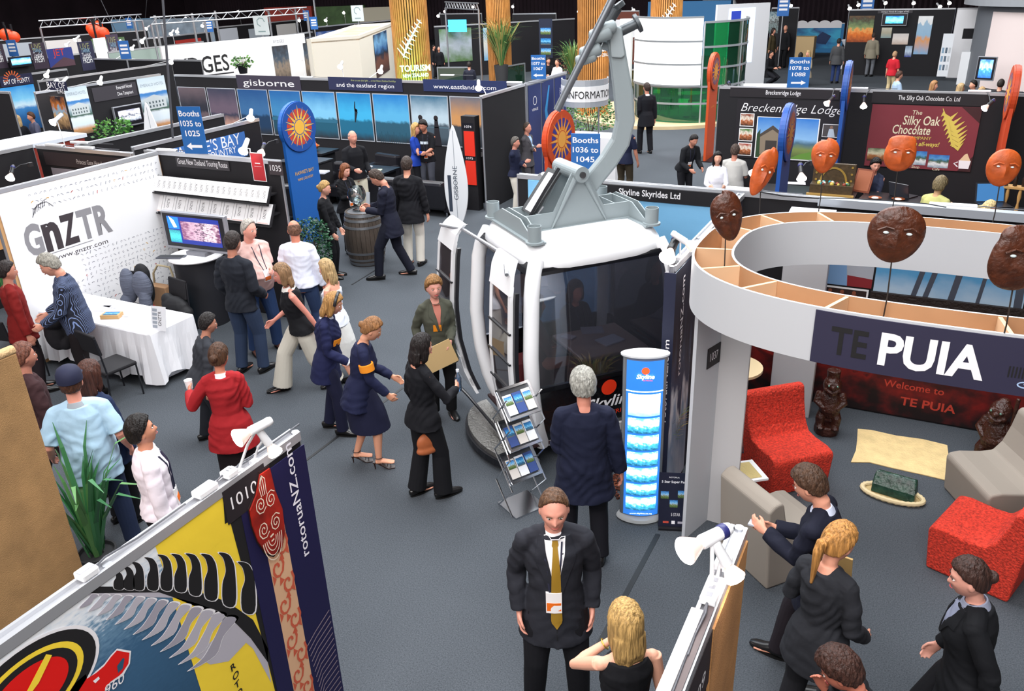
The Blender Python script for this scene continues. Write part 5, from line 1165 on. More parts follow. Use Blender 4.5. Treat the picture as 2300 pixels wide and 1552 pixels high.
# ================================================================ wine country stand
T7=lambda p,a=0:frame((p[0],p[1],0),a)
HBM=M('#1c5aa8',.5)
def sunsign(label,p,rz,colb,cold,colr,colray,lines=(),h=2.62,group='tall sun emblem signs',w_=.80,r=.45):
    t=thing('sun_sign',label,'sign',(p[0],p[1],0),R(rz),group);zc=h-r
    g=MB();g.bx(-w_/2,w_/2,-.03,.03,0,zc,M(colb,.5));g.build('board',t)
    g=MB();g.prism([(r*math.cos(a),r*math.sin(a))for a in[2*PI*i/44 for i in range(44)]],-.03,.03,M(colb,.5),Matrix.Translation((0,0,zc))@Matrix.Rotation(PI/2,4,'X'));g.build('back_disc',t)
    for fy,an in((-.032,0),(.032,180)):
        T_=frame((0,fy,zc),an);g=MB(T_);g.prism([(r*.97*math.cos(a),r*.97*math.sin(a))for a in[2*PI*i/44 for i in range(44)]],0,.025,M(cold,.5));l=22
        for i in range(16):
            a=2*PI*(i+.5)/16;g.poly([(r*.44*math.cos(a-.09),r*.44*math.sin(a-.09)),(r*.72*math.cos(a-.12),r*.72*math.sin(a-.12)),(r*.72*math.cos(a+.12),r*.72*math.sin(a+.12)),(r*.44*math.cos(a+.09),r*.44*math.sin(a+.09))],M(colr,.5),l)
        for i in range(16):
            a=2*PI*i/16;L=r*(.88 if i%2==0 else .80);g.poly([(r*.30*math.cos(a-.20),r*.30*math.sin(a-.20)),(L*math.cos(a),L*math.sin(a)),(r*.30*math.cos(a+.20),r*.30*math.sin(a+.20))],M(colray,.5),l+1)
        g.disc(0,0,r*.31,M(cold,.5),l+2);g.disc(0,0,r*.28,M(colray,.5),l+3);g.build('sun_emblem',t)
    g=MB(frame((0,-.032,0),0))
    for i,(s,z,hh,ww)in enumerate(lines):g.text(s,0,z,hh,M(colray,.5),3,wd=ww)
    if lines:g.build('lettering',t)
    MB().bx(-w_*.55,w_*.55,-.2,.2,0,.02,BLKG).build('foot',t);return t
p=F(672,545,0);sunsign('tall blue sun sign of the wine country stand beside plate 1035',(-10.42,11.85),88,'#1c5fae','#1c4f9e','#c8452c','#f0b848',[("HAWKE'S BAY",1.33,.07,.50),('WINE COUNTRY',1.22,.05,.42)])
OR=('#c8431c','#cc4a1c','#3a3a8a','#f0a848')
q=F(1255,312,2.17);sunsign('large orange sun sign left of the booths 1036 board',(q.x,q.y),84,*OR,[])
q=F(1603,160,2.17);sunsign('orange sun sign on a tall orange post before the white screen',(q.x,q.y),90,'#d8511c',*OR[1:],[('HAWKE',1.3,.05,.3)])
q=F(1768,298,2.17);sunsign('blue sun sign seen nearly edge-on before the lodge stand',(q.x,q.y),90,'#1c4f9e','#2c4f9e','#c8452c','#f0a040')
q=onY(1896,240,16.7);sunsign('blue sun sign seen edge-on between the lodge and chocolate stands',(q.x,q.y),92,'#1c4f9e','#2c4f9e','#c8452c','#f0a040',h=onY(1905,135,16.7).z)
q=onY(2268,235,16.7);sunsign('orange sun sign seen edge-on at the right of the maroon banner',(q.x,q.y),92,'#c8431c',*OR[1:],h=onY(2280,145,16.7).z)
partition('black side wall carrying the pale blue wine country banner','Y',-11.0,8.75,11.5)
TI=along('Y',-11.0)
def dhb(g,W_,H_,l):g.text("HAWKE'S BAY",W_*.5,H_*.55,.20,WH1,l,wd=W_*.86);g.text('WINE COUNTRY',W_*.55,H_*.25,.12,WH1,l,wd=W_*.62)
psheet('fabric_banner',"pale blue banner with white HAWKE'S BAY lettering below the rail",TI,[(365,345),(548,290),(556,350),(372,400)],M('#3a6fb8',.7),cat='banner',draw=dhb)
partition('black wall with rail behind the pale blue wine country banner','Y',-12.1,8.6,11.75)
partition('black cross wall with the Princes Gate Hotel header','X',8.4,-12.75,-10.6)
TJ=along('X',8.4)
def dpg(g,W_,H_,l):g.text('Princes Gate Hotel',W_*.55,H_*.3,.075,M('#cfc4c0',.6),l,wd=W_*.3)
sheet('stand_header','dark brown header reading Princes Gate Hotel',TJ,-12.6,-10.7,2.06,2.27,M('#2e2226',.6),cat='sign',draw=dpg)
def dpg2(g,W_,H_,l):g.text('THE PRINCES GATE',W_*.55,H_*.75,.09,M('#c9a06a',.5),l,wd=W_*.7);g.rect(W_*.15,H_*.2,W_*.95,H_*.6,M('#3a3a6a',.6),l)
sheet('hotel_banner','grey banner with gold hotel lettering under the Princes Gate header',TJ,-12.5,-10.9,1.3,2.02,M('#8a848c',.6),cat='banner',draw=dpg2)
partition('black left wall with a glowing tan panel at the picture edge','Y',-12.9,6.9,8.4)
sheet('tan_panel_print','orange tan panel lit by a lamp at the left picture edge',along('Y',-12.9),6.95,7.65,.9,2.2,M('#e0a468',.6),cat='poster')
partition('dark wall with a colourful photo at the far left edge','Y',-11.6,4.6,6.0)
sheet('photo_poster','red and purple photo of cafe tables at the left picture edge',along('Y',-11.6),4.65,5.95,.5,2.2,ramp_mat('cafe',[(0,'#3a2026'),(.3,'#8a4450'),(.5,'#c88a7a'),(.6,'#5a4a7a'),(.8,'#d86a3a'),(1,'#7a3a3a')],'V',6,.5),cat='poster')
q=F(40,330,2.0);t=thing('counter_hut','red plank clad counter box with a pale top at the left','counter',(q.x-.3,q.y+.4,0),R(90));MB().bx(-1.2,.9,-.4,.6,0,1.95,M('#8a2a1c',.6,bump=.8,bscale=8,stretch=(6,6,.2))).build('cladding',t);MB().bx(-1.25,.95,-.43,.65,1.95,2.02,M('#d8dde6',.5)).build('top',t)
# barrel
BW=M('#4a4038',.6,bump=.5,bscale=30,var=.35,vscale=5,stretch=(1,1,.25));HOOP=M('#7d8084',.45,.6)
bq=F(826,588,0);BX,BY=bq.x,bq.y
t=thing('wine_barrel','weathered wooden wine barrel with grey hoops and glass bowl on top','barrel',(BX,BY,0));rr=lambda z:.29+.07*math.sin(PI*z/.94)
g=MB();n=28
for i in range(n):
    a0,a1=2*PI*i/n+.008,2*PI*(i+1)/n-.008;ring=[]
    for z in np.linspace(0,.94,11):r=rr(z);ring.append([(r*math.cos(a0),r*math.sin(a0),z),(r*math.cos(a1),r*math.sin(a1),z),((r-.03)*math.cos(a1),(r-.03)*math.sin(a1),z),((r-.03)*math.cos(a0),(r-.03)*math.sin(a0),z)])
    g.loft(ring,BW)
g.build('staves',t);MB().lathe([(0,.02),(.27,.02),(.27,.90),(0,.90)],M('#8c8682',.5,var=.3,vscale=6),28).build('head',t)
for z,w_ in((.02,.05),(.10,.04),(.22,.04),(.68,.04),(.80,.04),(.88,.05)):MB().lathe([(rr(z)-.01,z),(rr(z)+.006,z),(rr(z+w_)+.006,z+w_),(rr(z+w_)-.01,z+w_)],HOOP,36).build('hoop',t,True)
t=thing('glass_bowl','giant clear wine glass of business cards on the barrel','glass bowl',(BX-.06,BY-.02,.945));GLS=glass_mat('clear_glass','#e8f0f2',.5,.97)
g=MB();g.lathe([(.0,.0),(.10,.002),(.10,.008),(.015,.02),(.012,.09),(.05,.11),(.12,.16),(.155,.24),(.15,.32),(.115,.40),(.11,.40),(.145,.32),(.15,.24),(.115,.165),(.0,.12)],GLS,28);g.build('bowl',t,True)
for i in range(4):MB().bx(-.035,.035,-.02,.02,0,.002,M(['#fff','#e8d24a','#ffffff','#f4f4f4'][i%4]if i!=0 else '#f2f2f2',.5),Matrix.Translation((.03*math.cos(i*2),.03*math.sin(i*2),.15+.012*i))@Matrix.Rotation(i*.9,4,'Z')@Matrix.Rotation(.4*(i-1),4,'X')).build('business_card',t)
sheet('card','narrow clear upright card beside the glass bowl',frame((BX+.17,BY-.1,.945),5,10),0,.07,0,.34,M('#aeb2b8',.3),cat='card')
# leafy shrub
def leafy(label,loc,h,r,n,cols,seed=1,name='leafy_plant',leaf=.045,pot=True,z0=.35,group=None):
    random.seed(seed);t=thing(name,label,'plant',loc,0,group);g=MB();st=MB();sb=M('#5a4632',.8)
    for i in range(7):a=i*2.4;st.tube([(0,0,.2),(r*.3*math.cos(a),r*.3*math.sin(a),h*.6),(r*.7*math.cos(a),r*.7*math.sin(a),h*random.uniform(.75,.98))],[.012,.008,.004],sb,5)
    st.build('stems',t);ms=[M(c,.45)for c in cols]
    for i in range(n):
        a=random.uniform(0,2*PI);zz=random.uniform(z0,1);rr_=r*math.sin(PI*min(.97,.12+.8*(zz-z0*.5)))*math.sqrt(random.random());p=Vector((rr_*math.cos(a),rr_*math.sin(a),h*zz));L=leaf*random.uniform(.7,1.3)
        d=Vector((math.cos(a)+random.uniform(-.5,.5),math.sin(a)+random.uniform(-.5,.5),random.uniform(-.6,.6))).normalized();s=d.orthogonal().normalized();s=(Matrix.Rotation(random.uniform(0,6),3,d)@s)*L*.35
        g.add([p,p+d*L*.5+s,p+d*L,p+d*L*.5-s],[(0,1,2,3)],random.choice(ms))
    g.build('foliage',t)
    if pot:p_=MB();p_.lathe([(.12,0),(.17,.28),(.15,.28),(.13,.22),(0,.22)],BLKG,20);p_.build('pot',t,True)
    return t
leafy('dark green leafy pot plant under the blue sun sign',F(712,650,0),1.15,.33,1500,('#1f4a30','#2c5c3a','#16382a'),3,leaf=.05)
# gisborne stand ------------------------------------------------------------
partition('long black rear wall of the beach photo stand','X',16.93,-18.95,-8.35)
TK=along('X',16.93)
cols=[('#5a4a4a','#2c2c38','#6a5a60'),('#c89a8a','#6a5a6a','#3a3c50'),('#1c3a5a','#3a6a9a','#1f4f86'),('#1f4a5e','#3f86b8','#2060a0'),('#1f5a72','#7fc4e8','#2a78b8'),('#1c6a8a','#3fb0e0','#1a78b8'),('#2a5a70','#5ab0dc','#1c78c0'),('#4a5a66','#b8ccd8','#3a6a86'),('#3a4048','#c8905a','#6a6a72')]
PL=['leftmost, brown dune','dusky pink sunset','dark blue dusk sea','blue shore with dark head','blue sea with walker','bright blue sea with dancer','bright blue surf with tussock','pale sea with two dark figures','orange sunset surf']
for k in range(9):
    a,b,c_=cols[k];m=ramp_mat('beach%d'%k,[(0,'#2a3038'),(.18,a),(.40,a if k>1 else c_),(.45,b),(.6,b),(1,c_)],'V',5,.10,.5);x0=-18.93+1.087*k
    def dbe(g,W_,H_,l,k=k):
        if k==5:g.stroke([(.55,.95),(.53,.80),(.56,.70),(.50,.45)],[.025,.04,.09,.03],M('#14202c',.6),l);g.disc(.57,.74,.035,M('#14202c',.6),l)
        if k==7:
            for sx in(.25,.68):g.poly([(sx-.10,0),(sx+.12,0),(sx+.05,.6),(sx-.04,.62)],M('#1c1820',.6),l);g.disc(sx,.645,.06,M('#241c20',.6),l)
            g.rect(0,.42,W_,.44,M('#5a7686',.6),l)
        if k==6:
            for i in range(14):g.stroke([(.15+.055*i,.0),(.12+.06*i,.22+.05*math.sin(i*2))],.015,M('#1a4a5c',.6),l)
        if k in(3,4):g.poly([(0,.48),(W_,.48),(W_,.40),(0,.40)],M('#2a6a86',.6),l)
    sheet('photo_board',f'{PL[k]} photo board in the beach photo row',TK,x0+.02,x0+1.06,.88,2.04,m,frame_m=M('#b0b4bc',.4),cat='poster',draw=dbe,group='tall beach photo boards')
for i,(q,s,c,hh,wd,lb)in enumerate([([(531,168),(674,172),(677,204),(533,199)],'gisborne','#3a3444',.17,.8,'purple grey header reading gisborne in thin letters'),([(738,172),(904,177),(904,206),(738,202)],'and the eastland region','#23284a',.10,.78,'navy header reading and the eastland region'),([(951,177),(1139,183),(1139,209),(951,206)],'www.eastlandnz.com','#1f2c58',.10,.75,'navy header with the eastland web address')]):
    psheet('stand_header',lb,TK,q,M(c,.6),cat='sign',draw=lambda g,W_,H_,l,s=s,hh=hh,wd=wd:(g.text(s,W_*.5,H_*.26,hh,WH1,l,wd=W_*wd),g.text('first to see the light ... a real New Zealand holiday',W_*.62,H_*.72,.045,M('#a8b070',.6),l,wd=W_*.6,shear=.2)if 'region' in s else None))
partition('black side wall at the right of the beach photo stand','Y',-8.3,14.95,16.9)
partition('aluminium framed wall of blue banners beyond the beach stand','Y',-8.3,16.97,19.2,M('#8f939c',.4,.4))
TL=along('Y',-8.3)
for i in range(3):
    def dtui(g,W_,H_,l,i=i):
        if i==0:g.disc(W_/2,H_*.84,.10,WH1,l,ry=.10);g.disc(W_/2,H_*.84,.08,M('#1c2c66',.6),l+1);g.text('VENUE',W_/2,H_*.74,.06,WH1,l,wd=W_*.5)
        if i==1:
            m=M('#3a9ad8',.6);g.stroke([(W_*.6,H_*.95),(W_*.3,H_*.7),(W_*.5,H_*.5),(W_*.25,H_*.3)],[.05,.14,.2,.1],m,l);g.poly([(.05,H_*.15),(W_*.8,H_*.25),(W_*.5,H_*.42),(.1,H_*.35)],M('#c8dcf0',.6),l)
        if i==2:g.text('www',W_/2,H_*.8,.08,WH1,l,wd=W_*.6,rot=90)
    sheet('blue_banner',['deep blue banner with round white crest','deep blue banner with light blue bird picture','deep blue banner with upright white lettering'][i]+' beyond the black side wall',TL,17.05+.72*i,17.70+.72*i,.1,2.28,M('#1c2c66',.6),cat='banner',draw=dtui)
# leather seats and sofa
LEA=M('#1e1d22',.32,bump=.1,bscale=20)
def armchair(label,loc,rz,w_=.85,mat=LEA,group='black leather armchairs',cat='armchair',name='armchair',bh=.85):
    t=thing(name,label,cat,loc,rz,group);h=w_/2
    MB().bx(-h+.12,h-.12,-.38,.30,.18,.44,mat).build('seat',t,bevel=.04);MB().bx(-h+.05,h-.05,.22,.42,.18,bh,mat,Matrix.Rotation(R(-6),4,'X')).build('backrest',t,bevel=.06)
    for sx in(-1,1):MB().bx(min(sx*h,sx*(h-.14)),max(sx*h,sx*(h-.14)),-.38,.36,.08,.60,mat).build('armrest',t,bevel=.04)
    for sx in(-1,1):
        for y in(-.32,.32):MB().cyl((sx*(h-.07),y,0),.02,.09,CHR,10).build('leg',t)
    return t
armchair('black leather armchair left of the bald man',F(775,452,0),R(10));armchair('black leather armchair right of the bald man',F(850,430,0),R(-12))
armchair('long low black leather sofa with its back to the aisle',(-9.85,14.6,0),R(180),2.1,cat='sofa',name='sofa',group=None,bh=.78);armchair('black leather armchair half hidden by the blue sun sign',(-11.7,13.2,0),R(200),.9)
t=thing('coffee_table','low black table holding leaflets in the beach stand','table',(-11.2,14.9,0));MB().bx(-.6,.6,-.35,.35,.68,.72,BLKG).build('tabletop',t);MB().bx(-.5,.5,-.3,.3,0,.68,BLK).build('body',t)
flatitem('leaflet','green and white leaflet on the low black table',-10.95,14.75,.722,.3,.22,.01,'#cfe0b8',20);flatitem('leaflet','white leaflet pile on the low black table',-11.4,14.95,.722,.3,.3,.02,'#eef2fa',-10)
t=thing('side_counter','dark side counter with a white paper stack behind the sun sign','counter',(-12.4,14.2,0));MB().bx(-.5,.5,-.3,.3,0,.95,BLK).build('body',t);MB().bx(-.53,.53,-.33,.33,.95,.98,BLKG).build('top',t)
flatitem('paper_stack','white paper stack on the dark side counter',*F(718,388,.98)[:2],.982,.34,.24,.03,'#eef0fa',10)
q=F(702,332,1.0);t=thing('fruit_bowl','wooden bowl on the dark counter by the blue sun sign','bowl',(q.x,q.y,.95));g=MB();g.lathe([(.05,0),(.12,.03),(.17,.10),(.16,.10),(.1,.03),(0,.02)],M('#a8703a',.5),24);g.build('dish',t,True)
t=thing('fruit_table','dark table under the bowl of oranges','table',(q.x,q.y,0));MB().bx(-.5,.5,-.3,.35,.90,.945,BLKG).build('tabletop',t);MB().bx(-.4,.4,-.2,.3,0,.90,BLK).build('body',t)
o0=None
for i,(x,y,z)in enumerate([(-.07,-.03,.10),(.05,-.05,.10),(0,.06,.10),(.09,.03,.11),(-.09,.05,.11),(-.02,0,.16),(.05,.02,.165),(0,-.04,.17),(.01,.01,.225)]):
    if o0 is None:g=MB();g.sph((0,0,0),.045,M('#f0641c',.5,bump=.1,bscale=200),14);o0=one(g,'orange','orange heaped in the wooden bowl','fruit','oranges in the wooden bowl',smooth=True);o=o0
    else:o=o0.copy();COL.objects.link(o)
    o.location=(q.x+x,q.y+y,.95+z)
def surfboard(label,loc,rz,h,group='upright surfboards',w_=.24,lean=0):
    t=thing('surfboard',label,'surfboard',loc,R(rz),group);P=[(w_*math.sin(PI*min(1,max(0,.06+.9*k))**.75)if k<1 else .003,k*h)for k in np.linspace(0,1,26)]
    pr=[(max(.01,x),y)for x,y in P];poly=[(x,y)for x,y in pr]+[(-x,y)for x,y in pr[::-1]];A=Matrix.Translation((0,0,.08))@Matrix.Rotation(R(90+lean),4,'X')
    MB(A).prism(poly,-.02,.02,M('#e8eaec',.3)).build('board',t,bevel=.012);g=MB(A);g.stroke([(0,h*.05),(0,h*.95)],.012,M('#9aa0a8',.5),18);g.text('GISBORNE',.04,h*.42,.09,M('#4a5460',.5),19,wd=h*.35,rot=90);g.rect(-.16,h*.12,-.09,h*.5,M('#3a4250',.5),18);g.build('deck_print',t);g=MB();g.tube([(-.15,-.12,.01),(.15,.12,.01)],.012,ALU,8);g.tube([(.15,-.12,.01),(-.15,.12,.01)],.012,ALU,8);g.tube([(0,0,0),(0,.03,.4)],.012,ALU,8);g.build('stand',t,True);return t
surfboard('tall white surfboard standing at the black sofa end',(-8.28,13.74,0),12,1.90)
q=F(328,300,1.0);surfboard('white surfboard shaped flag before the hotel television',(-16.2,13.5,0),30,2.1)
t=thing('brochure_tower','black brochure tower with red panels on the black side wall','brochure stand',(-8.62,15.0,0));MB().bx(-.16,.16,-.08,.12,0,1.95,BLK).build('casing',t)
for z in(.55,1.15):MB().bx(-.10,.14,-.10,-.08,z,z+.5,M('#e0301c',.5)).build('red_panel',t)
for z,s in((1.72,'1074'),(1.08,'1075')):g=MB(frame((0,-.082,0),0));g.rect(-.15,z-.03,.12,z+.10,BLKG,1);g.text(s,0,z,.05,WH1,3,wd=.16);g.build('number_plate',t)
MB().bx(-9.5,-8.7,15.5,16.0,0,1.0,BLK).build('side_counter2');tag(bpy.data.objects['side_counter2'],'black box counter with a bottle beside the brochure tower','counter');bpy.data.objects['side_counter2'].name='box_counter'
q=F(1063,332,1.0);g=MB();g.lathe([(.03,0),(.035,.14),(.012,.19),(.012,.24),(0,.24)],M('#c8cdd4',.2),14);one(g,'bottle','small bottle on the black box counter','bottle',loc=(-9.05,15.7,1.0),smooth=True)
# information counter
q=F(1262,300,0);t=thing('information_counter','white curved information counter behind the orange sun sign','counter',(-7.55,18.6,0));g=MB();g.bx(-.5,.9,-.3,.4,0,1.0,WHT);g.build('body',t)
g=MB();arc=[(.55*math.cos(a),.55*math.sin(a))for a in[PI*1.05+PI*1.15*i/16 for i in range(17)]];vs=[];fs=[]
def arcwall(g,arc,z0,z1,m,th=.02,T=None):
    n=len(arc);vs=[];
    for x,y in arc:d=Vector((x,y)).normalized()*th;vs+=[(x,y,z0),(x,y,z1),(x-d.x,y-d.y,z1),(x-d.x,y-d.y,z0)]
    fs=[]
    for i in range(n-1):
        a,b=4*i,4*i+4
        for k in range(4):fs.append((a+k,b+k,b+(k+1)%4,a+(k+1)%4))
    fs+=[(0,1,2,3),(4*n-1,4*n-2,4*n-3,4*n-4)];g.add(vs,fs,m,None,T)
arcwall(g,arc,1.7,2.30,M('#b8bcc2',.4,.3));arcwall(g,[(x*1.01,y*1.01)for x,y in arc],1.82,2.16,WHT);g.build('curved_fascia',t);g=MB();g.text('INFORMATION',.0,0,.17,BK1,1,wd=1.25);g.v=[(.565*math.sin(x/.56+.75),-.565*math.cos(x/.56+.75),1.9+y)for x,y,z in g.v];g.build('lettering',t);g=MB();[g.cyl((x,-.25,1.0),.02,.75,ALU,10)for x in(-.45,.45)];g.build('uprights',t)
# ================================================================ lodge and chocolate stands
partition('long black rear wall behind the lodge and chocolate stands','X',17.33,-4.1,3.2)
TM=along('X',17.33)
for i,(q,s,wd,lb)in enumerate([([(1640,196),(1885,203),(1885,224),(1640,217)],'Breckenridge Lodge',.32,'black header reading Breckenridge Lodge'),([(1960,204),(2220,214),(2220,240),(1958,230)],'The Silky Oak Chocolate Co. Ltd',.53,'black header reading The Silky Oak Chocolate Co. Ltd')]):
    psheet('stand_header',lb,TM,q,M('#1c171c',.5),cat='sign',draw=lambda g,W_,H_,l,s=s,wd=wd:g.text(s,W_*.5,H_*.35,.085,WH1,l,wd=W_*wd))
def dbr(g,W_,H_,l):
    g.text('Breckenridge Lodge',W_*.5,H_*.80,.17,WH1,l,wd=W_*.92,shear=.35,bold=-.01)
    for i in range(3):y=H_*(.56-.25*i);g.rect(.08,y-.02,.36,y+.24,WHT,l);g.rect(.095,y-.005,.345,y+.225,ramp_mat('food%d'%i,[(0,'#3a2418'),(.4,'#b8683a'),(.6,'#e8dccb'),(1,['#8a3a20','#4a7a3a','#a84a3a'][i])],'V',5,.5),l+1)
    g.rect(.42,.02,1.62,H_*.72,WHT,l);g.rect(.44,.04,1.60,H_*.71,ramp_mat('lodge',[(0,'#4a5a30'),(.25,'#7a8a4a'),(.38,'#4a6a7a'),(.5,'#8ab8e0'),(1,'#2f78c8')],'V',4,.10),l+1)
    T_=M('#8a7a66',.6);g.poly([(.48,.10),(1.0,.10),(1.0,.48),(.74,.66),(.48,.48)],T_,l+2);g.poly([(.46,.47),(.74,.68),(1.02,.47),(.98,.44),(.74,.60),(.50,.44)],M('#4a4038',.6),l+3);g.rect(.62,.12,.84,.38,M('#3a3430',.6),l+3)
    g.poly([(.44,.04),(.52,.04),(.50,.6),(.44,.5)],M('#2a4426',.6),l+4);g.poly([(1.1,.04),(1.6,.04),(1.6,.22),(1.3,.14)],M('#5f8a34',.6),l+4)
    for i,y in enumerate((.50,.20)):g.rect(1.68,y,2.02,y+.25,WHT,l);g.rect(1.69,y+.01,2.01,y+.24,M(['#4a4444','#6a1c20'][i],.6),l+1);g.poly([(1.78,y+.01),(1.92,y+.01),(1.88,y+.16),(1.80,y+.16)],M('#b8c4d0',.6),l+2);g.disc(1.84,y+.19,.03,M('#8a6a5a',.6),l+2)
a,b=S(TM,1655,222)[0],S(TM,1880,222)[0]
sheet('lodge_board','black photo board with white script Breckenridge Lodge',TM,-3.72,-1.63,.95,2.12,M('#17131a',.5),cat='poster',draw=dbr)
def dso(g,W_,H_,l):
    GD,GD2=M('#d9c25a',.5),M('#e8dfc0',.5)
    g.text('The',W_*.43,H_*.86,.08,GD2,l,shear=.1);g.text('Silky Oak',W_*.48,H_*.70,.17,GD2,l,wd=.62,bold=.01,shear=.12);g.text('Chocolate',W_*.40,H_*.55,.17,GD2,l,wd=.64,bold=.01,shear=.12);g.text('COMPANY',W_*.48,H_*.47,.06,GD,l,wd=.42);g.text('indulgence all-ways!',W_*.46,H_*.37,.08,GD,l,wd=.80,shear=.25,bold=.02)
    for i in range(8):
        f=i/7;x0,y0=W_*(.675+.125*f),H_*(.90-.46*f);L=.26*(.55+.6*math.sin(PI*(f*.8+.15)));g.stroke([(x0,y0-.03),(x0+L*.55,y0-.10),(x0+L,y0+.02)],[.05,.075,.004],GD,l+1.2*i);g.stroke([(x0,y0),(x0-.02-L*.12,y0-L*.30)],[.06,.006],GD,l+1.2*i+.6)
    g.stroke([(W_*.655,H_*.97),(W_*.72,H_*.75),(W_*.80,H_*.38)],[.01,.05,.02],GD,l+11)
    for d,m_ in():g.poly([(W_*x+dx*d,H_*y+dy*d)for x,y,dx,dy in((.655,.97,-1,1),(.70,.88,1,1),(.71,.80,1,1),(.76,.78,1,1),(.77,.70,1,1),(.815,.70,1,1),(.825,.62,.5,1),(.865,.68,0,1),(.885,.60,1,1),(.86,.50,1,-1),(.80,.38,0,-1),(.765,.48,-1,-1),(.72,.50,-1,-1),(.69,.60,-1,-1),(.66,.66,-1,0),(.675,.76,-1,0),(.65,.84,-1,0))],m_,l+(1 if d==0 else 0))
    for x,y,w_,h_,nm,st in((.03,.10,.42,.24,'sh1',[(0,'#3a2418'),(.4,'#a86a3a'),(.6,'#d8d0b0'),(1,'#5a6a4a')]),(.76,.07,.30,.26,'sh2',[(0,'#8a9aa8'),(.3,'#e8e8e8'),(.5,'#3a5a3a'),(.7,'#5a9ad0'),(1,'#2a6ab8')]),(1.10,.04,.34,.24,'sh3',[(0,'#8a9aa8'),(.3,'#e8e8e8'),(.5,'#3a5a3a'),(.7,'#5a9ad0'),(1,'#2a6ab8')])):
        g.rect(x,y,x+w_,y+h_,ramp_mat(nm,st,'V',4,.3),l)
    g.text('Shop',.90,.01,.05,GD2,l);g.text('Cafe',1.25,-.02+.01,.05,GD2,l)
    g.poly([(W_-.20,.05),(W_-.04,.05),(W_-.02,.20),(W_-.22,.20)],WH1,l+2);g.stroke([(W_-.23,.17),(W_-.29,.14),(W_-.22,.08)],.02,WH1,l+2);g.poly([(W_-.21,.20),(W_-.03,.20),(W_-.10,.33),(W_-.14,.31)],M('#e8c8a0',.5),l+2)
    g.poly([(W_*.82,H_),(W_,H_*.76),(W_,H_)],M('#3a1418',.6),l);g.poly([(W_*.88,0),(W_,0),(W_,H_*.25)],M('#3a1418',.6),l)
sheet('chocolate_banner','maroon banner with gold leaf and Silky Oak Chocolate lettering',TM,-1.20,.62,.95,2.10,M('#7c2c36',.6,bump=.2,bscale=4),th=.02,cat='banner',draw=dso)
# things on their counters
t=thing('treasure_chest','open dark wooden box of small ornaments on the lodge table','chest',tuple(F(1868,432,.75)[:2])+(.75,),R(0));CH=M('#4a3a26',.4,var=.3,vscale=20);GLD=M('#c8a050',.35,.6)
MB().bx(-.36,.36,-.25,.05,0,.18,CH).build('box',t);MB().bx(-.36,.36,.02,.07,.16,.52,CH).build('lid',t,bevel=.01);g=MB(frame((0,.015,.16),0));g.stroke([(.22*math.cos(a),.02+.26*math.sin(a))for a in[PI*i/16 for i in range(17)]],.035,GLD,3);[g.disc(x,y,.02,GLD,3)for x in(-.3,.3)for y in(.06,.18,.30)];g.build('lid_carving',t)
MB().bx(-.40,.40,-.32,-.25,0,.03,M('#b08a48',.5)).build('front_ledge',t)
random.seed(8);g=MB();[g.sph((random.uniform(-.28,.28),random.uniform(-.2,.0),.19),random.uniform(.02,.04),M(c,.3),8)for c in['#2aa0a8','#c8b050','#3a5a30','#8a3a2a','#e0e0d0','#2a2a1a']*4];o=g.build('trinkets',t,True);o['kind']='stuff'
def counter(label,p0,p1,z,d=.5,m=BLK,top=BLKG,name='display_table',cat='table'):
    a,b=F(*p0,z),F(*p1,z);L=(b-a).length;ang=math.atan2(b.y-a.y,b.x-a.x);t=thing(name,label,cat,(a.x,a.y,0),ang);MB().bx(0,L,0,d,0,z-.03,m).build('body',t);MB().bx(-.02,L+.02,-.02,d+.02,z-.03,z,top).build('tabletop',t);return t
counter('black table of the lodge stand under the ornament box',(1690,430),(1915,448),.75,.7);counter('black draped table of the chocolate stand',(1925,452),(2090,470),.75,.8)
def laptop(label,loc,rz,s=1,scr='#3a3c48'):
    t=thing('laptop',label,'laptop',loc,R(rz));MB().bx(-.17*s,.17*s,-.12*s,.12*s,0,.02,BLKG).build('keyboard_base',t);MB().bx(-.17*s,.17*s,0,.015,0,.24*s,M('#2a2c34',.4),Matrix.Translation((0,.12*s,.01))@Matrix.Rotation(R(-18),4,'X')).build('lid',t);g=MB(Matrix.Translation((0,.12*s,.01))@Matrix.Rotation(R(-18),4,'X')@frame((0,-.001,0),0));g.rect(-.155*s,.02,.155*s,.225*s,M(scr,.3,0,.4),1);g.build('screen',t);return t
laptop('open dark laptop on the chocolate table',tuple(F(2030,440,.75)[:2])+(.75,),150,1.1);
t=thing('framed_certificate','tilted red brown framed picture by the ornament box','picture',tuple(F(1932,432,.75)[:2])+(.75,),R(-20));MB(Matrix.Rotation(R(-20),4,'X')).bx(-.16,.16,-.01,.01,0,.42,M('#7a3a22',.4)).build('frame',t);MB(Matrix.Rotation(R(-20),4,'X')).bx(-.13,.13,-.015,-.01,.03,.39,M('#a05a3a',.5)).build('print',t)
flatitem('paper','white paper on the lodge table beside the edge-on blue sign',*F(1788,412,.75)[:2],.752,.34,.18,.006,'#f4f2f4',10)
for i,(x,y,lb)in enumerate([(1965,447,'left'),(2017,450,'right')]):
    q=F(x,y,.75);t=thing('chocolate_dish',f'{lb} small copper dish of chocolates on the black chocolate table','dish',(q.x,q.y,.752),0,'small copper dishes');MB().lathe([(.04,0),(.11,.03),(.10,.03),(.03,.008)],M('#b8643a',.3,.6),18).build('dish',t,True);MB().sph((0,0,.02),(.06,.06,.02),M('#f0e4da',.5),10).build('chocolates',t,True)
laptop('blue screened laptop at the far right stand',tuple(F(2232,462,1.0)[:2])+(1.0,),20,1.3,'#3a6a9a')
